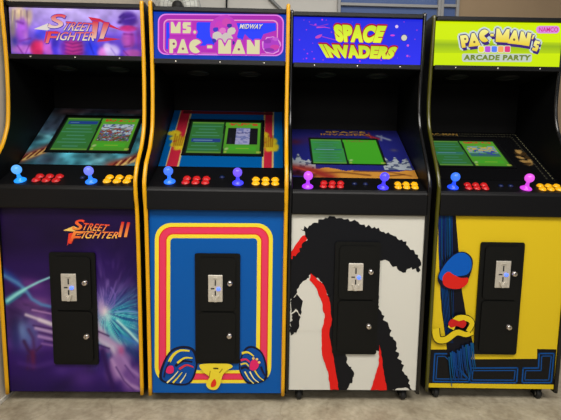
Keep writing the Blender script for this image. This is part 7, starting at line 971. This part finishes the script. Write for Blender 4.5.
    for sa, sb, ta, tb in ((pc-.003, pc+.003, q1-.048, q1-.022), (pc-.020, pc-.004, qm-.003, qm+.003), (pc-.003, pc+.003, q0+.030, q0+.052)):
        add_box(bm, sa, sb, yf-.0106, yf-.0098, ta, tb, 0, 1)
    add_prism(bm, [(pc-.016, q0+.030), (pc-.010, q0+.030), (pc, q0+.014), (pc+.010, q0+.030), (pc+.016, q0+.030), (pc+.006, q0+.002), (pc-.006, q0+.002)], 'y', yf-.018, yf-.0099, .001, 0)
    add_prism(bm, [(pc-.013, q1-.016), (pc+.013, q1-.016), (pc+.009, q1-.010), (pc-.009, q1-.010)], 'y', yf-.014, yf-.0099, .001, 0)
    cpl = done('coin_plate', bm, [M['steel'], M['dark_slot']], cd); cpl['label'] = 'steel coin slot plate'
    bm = bmesh.new(); add_lathe(bm, [(0, 0), (.0085, 0), (.0085, .003), (.006, .005), (0, .0055)], frame_matrix((pc+.014, yf-.0102, qm-.001), (1, 0, 0), (0, -1, 0)), 16)
    done('coin_light', bm, M['coin_glow'], cd, True)['label'] = 'blue lit coin return button'
    for lx, lz in LOCK[k]:
        bm = bmesh.new(); MM = frame_matrix((lx, yf-.003, lz), (1, 0, 0), (0, -1, 0))
        add_lathe(bm, [(0, 0), (.0145, 0), (.0145, .002), (.0125, .004), (.0115, .010), (.009, .012), (0, .0122)], MM, 18)
        add_box(bm, lx-.001, lx+.001, yf-.0158, yf-.0150, lz-.004, lz+.004, 0, 1)
        done('lock', bm, [M['chrome'], M['dark_slot']], cd, True)['label'] = 'chrome key lock'
    # what it stands on
    for x in (.052, W-.048):
        for y in (.16 if t == 0 else .050, DEPTH-.09):
            if t == 0:
                bm = bmesh.new(); add_lathe(bm, [(0, .0), (.022, .0), (.024, .004), (.020, .010), (.006, .012), (.006, zb-.006), (0, zb-.006)], Matrix.Translation((x, y, 0)), 16)
                done('foot', bm, M['rubber'], root, True)
            else:
                bm = bmesh.new(); add_box(bm, x-.024, x+.024, y-.024, y+.024, zb-.010, zb-.006, .001)
                add_box(bm, x-.018, x-.015, y-.012, y+.018, .018, zb-.009, .0); add_box(bm, x+.015, x+.018, y-.012, y+.018, .018, zb-.009, .0)
                c_ = done('caster', bm, M['black_metal'], root)
                bm = bmesh.new(); MM = frame_matrix((x, y-.006, .0255), (0, 1, 0), (1, 0, 0))
                add_lathe(bm, [(.012, -.0125), (.020, -.013), (.0255, -.008), (.0255, .008), (.020, .013), (.012, .0125)], MM, 22)
                add_lathe(bm, [(0, -.0145), (.006, -.0145), (.012, -.0125), (.012, .0125), (.006, .0145), (0, .0145)], MM, 22, 1)
                w = done('wheel', bm, [M['rubber'], M['grey_wheel']], c_, True)
    return root

def letters(name, key, to3d, m, parent, h):
    """lettering set in the built-in face, each word fitted to its four corners on the panel"""
    V = []; F = []; C = []
    for text, (ct, cb), quad, bold in LETTERING[key]:
        for pas in (0, 1):
            if pas == 0 and not key in SHADOW: continue
            cu = bpy.data.curves.new('lettering', 'FONT'); cu.body = text; cu.offset = bold; cu.resolution_u = 4; cu.space_character = SPACING.get(key, 1.)
            tmp = bpy.data.objects.new('lettering', cu); COL.objects.link(tmp)
            bpy.context.view_layer.update()
            me = bpy.data.meshes.new_from_object(tmp.evaluated_get(bpy.context.evaluated_depsgraph_get()))
            vs = [v.co.copy() for v in me.vertices]; fs = [tuple(p.vertices) for p in me.polygons]
            bpy.data.objects.remove(tmp); bpy.data.curves.remove(cu); bpy.data.meshes.remove(me)
            x0 = min(v.x for v in vs); x1 = max(v.x for v in vs); y0 = min(v.y for v in vs); y1 = max(v.y for v in vs)
            base = len(V); tl, tr, br, bl = quad
            passes = [(0, 0, 0)] if pas else SHADOW[key][1]
            for dx, dz, _ in passes:
                base = len(V)
                for v in vs:
                    a = (v.x-x0)/(x1-x0); b = (v.y-y0)/(y1-y0)
                    x = (bl[0]*(1-a)+br[0]*a)*(1-b)+(tl[0]*(1-a)+tr[0]*a)*b; z = (bl[1]*(1-a)+br[1]*a)*(1-b)+(tl[1]*(1-a)+tr[1]*a)*b
                    V.append(to3d(x+dx, z+dz, h+(.0006 if pas else 0)))
                    p, q = lin(cb), lin(ct); C.append(tuple(p[i]+(q[i]-p[i])*b for i in range(3)) if pas else lin(SHADOW[key][0]))
                F += [tuple(base+i for i in f) for f in fs]
    for cc, pts in FLAMES.get(key, ()):
        base = len(V)
        for x, z in pts: V.append(to3d(x, z, h-.0003)); C.append(lin(cc))
        for t in mathutils.geometry.tessellate_polygon([[Vector((x, z, 0)) for x, z in pts]]):
            a, b, c = (pts[i] for i in t); cr = (b[0]-a[0])*(c[1]-a[1])-(b[1]-a[1])*(c[0]-a[0])
            F.append(tuple(base+i for i in (t if cr > 0 else t[::-1])))
    me = bpy.data.meshes.new(name); me.from_pydata(V, [], F)
    ca = me.color_attributes.new('ink', 'FLOAT_COLOR', 'POINT'); ca.data.foreach_set('color', [w for c in C for w in (*c, 1.)])
    return link(name, me, m, parent)

SPACING = {'marq2': 1.12, 'marq3': 1.12, 'marq1': 1.1, 'front0': 1.05}
_glow = {}
def glow(rgb, s):
    if (rgb, s) not in _glow: _glow[(rgb, s)] = mat('lit plastic', tuple(int(v*.5) for v in rgb), .25, emit=s*1.7, emit_rgb=rgb, spec=.4)
    return _glow[(rgb, s)]

o4 = [(.0016, .0, 0), (-.0016, .0, 0), (0, .0016, 0), (0, -.0016, 0)]
SHADOW = {'marq2': ((176, 24, 56), [(-.001, .0080, 0), (.004, .007, 0), (-.004, .005, 0), (.002, -.002, 0), (.005, .003, 0)]),
          'marq1': ((30, 20, 80), [(.0012, -.0012, 0)]), 'marq3': ((206, 214, 206), o4),
          'marq0': ((70, 50, 170), [(.003, -.003, 0), (-.002, .002, 0), (.0, -.004, 0)]), 'front0': ((70, 16, 40), [(.003, -.003, 0)])}
LETTERING['bezel3'] = [('PAC-MAN', ((176, 140, 70), (150, 116, 56)), [(.09, .452), (.26, .452), (.26, .430), (.09, .430)], .02)]
LETTERING['bezel2'] = [('SPACE', ((190, 150, 50), (170, 120, 40)), [(.20, .452), (.42, .452), (.42, .432), (.20, .432)], .02), ('INVADERS', ((170, 120, 40), (150, 100, 40)), [(.17, .424), (.44, .424), (.44, .406), (.17, .406)], .02)]
JOY = [((.0926, .055), (.403, .053)), ((.089, .063), (.391, .060)), ((.069, .045), (.408, .046)), ((.0695, .055), (.405, .055))]
CY, BLU, VIO, PNK = (90, 170, 255), (66, 110, 255), (120, 96, 255), (224, 84, 236)
JOYC = [((CY, (30, 140, 255)), ((112, 126, 255), (40, 120, 255))), (((70, 120, 255), (40, 110, 255)), ((116, 86, 255), (60, 60, 255))), (((206, 84, 255), (160, 50, 240)), ((86, 76, 255), (60, 50, 240))), (((60, 120, 255), (30, 70, 240)), ((222, 86, 222), (190, 60, 200)))]
JOYL = [('cyan lit ball joystick', 'pale blue lit ball joystick'), ('blue lit ball joystick', 'violet lit ball joystick'), ('pink lit ball joystick', 'blue lit ball joystick'), ('blue lit ball joystick', 'pink lit ball joystick')]
START = [((.352, .080),), ((.315, .105),), ((.285, .07), (.335, .07)), ((.30, .07), (.345, .07))]
SCREEN = [(.103, .492, .105, .390), (.111, .486, .098, .372), (.104, .468, .118, .368), (.066, .434, .117, .376)]
DOOR = [(.213, .416, .193, .716, .450), (.202, .405, .204, .719, .453), (.198, .403, .250, .778, .511), (.2005, .402, .244, .780, .509)]
PLATE = [(.267, .334, .496, .622), (.263, .328, .500, .624), (.258, .326, .556, .683), (.270, .338, .570, .6965)]
LOCK = [((.371, .580), (.370, .331)), ((.360, .585), (.358, .340)), ((.360, .643), (.3605, .388)), ((.358, .636), (.352, .381))]
MARQL = ['lavender backlit sign with red slanted lettering', 'blue and magenta backlit sign with cream lettering', 'deep blue backlit sign with yellow lettering', 'lime yellow backlit sign with arched lettering']

Yt = (M['yellow_plastic'],)*2 + ('yellow edge trim',)*2
Bt = (M['black_plastic'],)*2 + ('black edge trim',)*2
Ot = (M['olive_plastic'], M['black_plastic'], 'olive glossy edge trim', 'black edge trim')
cabinet(0, 'arcade cabinet with purple energy burst front panel and yellow edge trim', Yt)
cabinet(1, 'arcade cabinet with blue front panel bordered by a pink and yellow striped frame', Yt)
cabinet(2, 'arcade cabinet with white front panel printed with black and red torn shapes', Bt)
cabinet(3, 'arcade cabinet with yellow front panel and black blue-lined strip along its bottom', Ot)

# ---------------------------------------------------------------- the room
def floor_mat():
    m = bpy.data.materials.new('worn concrete floor'); m.use_nodes = True
    nt = m.node_tree; b = nt.nodes['Principled BSDF']; L = nt.links.new
    tc = nt.nodes.new('ShaderNodeTexCoord')
    n1 = nt.nodes.new('ShaderNodeTexNoise'); n1.inputs['Scale'].default_value = 7; n1.inputs['Detail'].default_value = 8; n1.inputs['Roughness'].default_value = .65
    n2 = nt.nodes.new('ShaderNodeTexNoise'); n2.inputs['Scale'].default_value = 42; n2.inputs['Detail'].default_value = 6
    r1 = nt.nodes.new('ShaderNodeValToRGB'); r1.color_ramp.elements[0].position = .32; r1.color_ramp.elements[1].position = .7
    r1.color_ramp.elements[0].color = lin((146, 134, 112))+(1,); r1.color_ramp.elements[1].color = lin((196, 186, 162))+(1,)
    mx = nt.nodes.new('ShaderNodeMixRGB'); mx.blend_type = 'MULTIPLY'; mx.inputs[0].default_value = .38
    r2 = nt.nodes.new('ShaderNodeValToRGB'); r2.color_ramp.elements[0].position = .3; r2.color_ramp.elements[1].position = .6; r2.color_ramp.elements[0].color = (.5, .46, .4, 1)
    L(tc.outputs['Object'], n1.inputs['Vector']); L(tc.outputs['Object'], n2.inputs['Vector']); L(n1.outputs['Fac'], r1.inputs['Fac']); L(n2.outputs['Fac'], r2.inputs['Fac'])
    vo = nt.nodes.new('ShaderNodeTexVoronoi'); vo.feature = 'DISTANCE_TO_EDGE'; vo.inputs['Scale'].default_value = 1.6
    ad = nt.nodes.new('ShaderNodeMixRGB'); ad.blend_type = 'ADD'; ad.inputs[0].default_value = .14
    L(tc.outputs['Object'], ad.inputs[1]); L(n1.outputs['Color'], ad.inputs[2]); L(ad.outputs[0], vo.inputs['Vector'])
    r3 = nt.nodes.new('ShaderNodeValToRGB'); r3.color_ramp.elements[0].position = 0; r3.color_ramp.elements[1].position = .008; r3.color_ramp.elements[0].color = (.5, .47, .43, 1)
    L(vo.outputs['Distance'], r3.inputs['Fac'])
    m2 = nt.nodes.new('ShaderNodeMixRGB'); m2.blend_type = 'MULTIPLY'; m2.inputs[0].default_value = .35
    L(r1.outputs['Color'], mx.inputs[1]); L(r2.outputs['Color'], mx.inputs[2]); L(mx.outputs[0], m2.inputs[1]); L(r3.outputs['Color'], m2.inputs[2]); L(m2.outputs[0], b.inputs['Base Color'])
    b.inputs['Roughness'].default_value = .5
    bp = nt.nodes.new('ShaderNodeBump'); bp.inputs['Strength'].default_value = .15; bp.inputs['Distance'].default_value = .004
    L(n2.outputs['Fac'], bp.inputs['Height']); L(bp.outputs['Normal'], b.inputs['Normal'])
    return m
def struct(name, bm, m, parent=None):
    o = done(name, bm, m, parent)
    if not parent: o['kind'] = 'structure'
    return o
WALLC = mat('painted grey wall', (196, 194, 188), .8, noise=.04, nscale=3, bump=.05)
LEFTC = mat('pale painted wall', (214, 202, 184), .7, noise=.05, nscale=4)
TAN = mat('tan panelling', (158, 134, 104), .7, noise=.06, nscale=2.5)
FRAME = mat('grey window frame', (150, 150, 150), .5, noise=.03)
GLASS = mat('blue tinted window pane', (84, 104, 150), .15, noise=.12, nscale=1.2)
GREY = mat('grey painted steel', (120, 122, 122), .45, .3, noise=.05)
bm = bmesh.new(); add_box(bm, -1.30, 4.2, -4.6, 2.72, -.1, 0); struct('floor', bm, floor_mat())
bm = bmesh.new(); add_box(bm, -1.30, 1.93, 2.60, 2.72, 0, 3.6); struct('wall_back', bm, WALLC)
bm = bmesh.new(); add_box(bm, 1.93, 4.2, 2.585, 2.72, 0, 3.6); struct('wall_back_right', bm, TAN)
bm = bmesh.new(); add_box(bm, -1.30, -1.2225, -.9, 2.60, 0, 3.6); struct('wall_left', bm, LEFTC)
bm = bmesh.new(); add_box(bm, -1.2224, -1.2150, -.9, 2.59, 0, .022, .003); struct('baseboard_left', bm, mat('pale skirting', (226, 222, 212), .5, noise=.03))
# window: frame, pane and mullion stand proud of the wall
def window(name, x0, x1, z0, z1, bars):
    bm = bmesh.new()
    for a, b, c, d in ((x0, x1, z0, z0+.05), (x0, x1, z1-.05, z1), (x0, x0+.03, z0+.05, z1-.05), (x1-.03, x1, z0+.05, z1-.05)): add_box(bm, a, b, 2.555, 2.5995, c, d, .004)
    for z in bars: add_box(bm, x0+.03, x1-.03, 2.558, 2.5995, z-.014, z+.014, .003)
    w = struct(name, bm, FRAME)
    bm = bmesh.new(); add_box(bm, x0+.03, x1-.03, 2.588, 2.598, z0+.05, z1-.05); done('pane', bm, GLASS, w)
window('window_1', .685, 1.74, 1.2, 3.2, (2.733,)); window('window_2', 1.741, 1.929, 1.2, 3.2, (2.745,))
# wall pipe and strut
bm = bmesh.new(); add_tube(bm, [(-.437, 2.57, 0), (-.437, 2.57, 3.6)], .010, 10)
for z in (.5, 1.5, 2.4, 3.4): add_box(bm, -.455, -.419, 2.56, 2.599, z-.01, z+.01, .002)
tag(done('wall_pipe', bm, M['black_plastic'], None, True), 'thin black vertical pipe on the grey wall above the blue striped cabinet', 'pipe')
bm = bmesh.new(); add_tube(bm, [(-.19, 2.575, 2.94), (.35, 2.575, 2.45)], .016, 10)
add_box(bm, -.23, -.15, 2.566, 2.599, 2.90, 2.98, .004); add_box(bm, .31, .39, 2.566, 2.599, 2.41, 2.49, .004)
tag(done('wall_strut', bm, GREY, None, True), 'slanting dark grey bar on the grey wall above the blue striped cabinet', 'bar')
# round fan on the wall
fan = bpy.data.objects.new('wall_fan', None); COL.objects.link(fan); fan.location = (-.868, 2.30, 2.572)
tag(fan, 'round grey fan with dark hub behind the blue striped cabinet', 'fan')
YM = Matrix.Rotation(R_(90), 4, 'X')
bm = bmesh.new()
for rr_, y in ((.205, 0), (.205, .09), (.165, -.022), (.125, -.034), (.085, -.042)):
    add_tube(bm, [(rr_*math.cos(2*math.pi*i/40), y, rr_*math.sin(2*math.pi*i/40)) for i in range(40)], 0.0022 if rr_ < .2 else .005, 6, True)
for i in range(18):
    a = 2*math.pi*i/18; ca, sa = math.cos(a), math.sin(a)
    add_tube(bm, [(.05*ca, -.045, .05*sa), (.125*ca, -.034, .125*sa), (.205*ca, 0, .205*sa)], .0014, 5)
done('cage', bm, mat('light grey wire', (168, 170, 168), .4, .2, noise=.03), fan, True)
bm = bmesh.new(); add_lathe(bm, [(0, 0), (.035, 0), (.052, .02), (.052, .12), (.03, .15), (0, .15)], Matrix.Translation((0, .10, 0)) @ YM, 24); done('motor', bm, M['rubber'], fan, True)
bm = bmesh.new()
for i in range(5):
    a0 = 2*math.pi*i/5; pts = []
    for q in range(7):
        r = .055+.13*q/6; pts.append([(r*math.cos(a0+s), .03+.03*(s-.5), r*math.sin(a0+s)) for s in (0, .3, .6, .9, 1.2)])
    G = [[bm.verts.new(p) for p in row] for row in pts]
    for q in range(6):
        for s in range(4): bm.faces.new((G[q][s], G[q][s+1], G[q+1][s+1], G[q+1][s]))
bl = done('blade', bm, mat('pale grey plastic', (226, 228, 222), .5, noise=.03), fan, True); sd = bl.modifiers.new('thickness', 'SOLIDIFY'); sd.thickness = .003
bm = bmesh.new(); add_box(bm, -.03, .03, .12, .272, -.03, .03, .005); add_box(bm, -.06, .06, .272, .299, -.10, .10, .005); done('bracket', bm, GREY, fan)

# ---------------------------------------------------------------- light
def area(name, loc, target, sx, sy, power, rgb=(1, .96, .9)):
    l = bpy.data.lights.new(name, 'AREA'); l.shape = 'RECTANGLE'; l.size = sx; l.size_y = sy; l.energy = power; l.color = rgb
    o = bpy.data.objects.new(name, l); COL.objects.link(o); o.location = loc
    o.rotation_euler = (Vector(target)-Vector(loc)).to_track_quat('-Z', 'Y').to_euler(); return o
area('ceiling_light', (0, -2.2, 3.5), (0, -1.6, 0), 4.5, 1.2, LIGHT[0])
area('ceiling_light', (.3, 1.3, 3.5), (.3, 1.75, 0), 4.0, .5, LIGHT[1])
area('ceiling_light', (.3, -5.5, 3.2), (.1, 0, .6), 4.5, 1.6, LIGHT[2])
w = bpy.data.worlds.new('room light'); scene.world = w; w.use_nodes = True
w.node_tree.nodes['Background'].inputs[0].default_value = (.80, .84, .9, 1); w.node_tree.nodes['Background'].inputs[1].default_value = LIGHT[3]

# ---------------------------------------------------------------- camera
yaw, pitch, roll = R_(1.7743), R_(6.3855), R_(.8936)
f = Vector((math.sin(yaw)*math.cos(pitch), math.cos(yaw)*math.cos(pitch), -math.sin(pitch)))
r0 = Vector((math.cos(yaw), -math.sin(yaw), 0)); u0 = r0.cross(f)
r = r0*math.cos(roll)+u0*math.sin(roll); u = u0*math.cos(roll)-r0*math.sin(roll)
cam = bpy.data.cameras.new('camera'); co = bpy.data.objects.new('camera', cam); COL.objects.link(co)
co.matrix_world = Matrix(((r.x, u.x, -f.x, 0), (r.y, u.y, -f.y, -1.8805), (r.z, u.z, -f.z, 1.1256), (0, 0, 0, 1)))
cam.sensor_width = 36; cam.lens = 421/561*36; cam.clip_start = .05
scene.camera = co
vs = scene.view_settings
scene.display_settings.display_device = 'sRGB'
vs.view_transform = 'Standard'; vs.look = 'None'; vs.gamma = 1; vs.exposure = 0; vs.use_curve_mapping = False
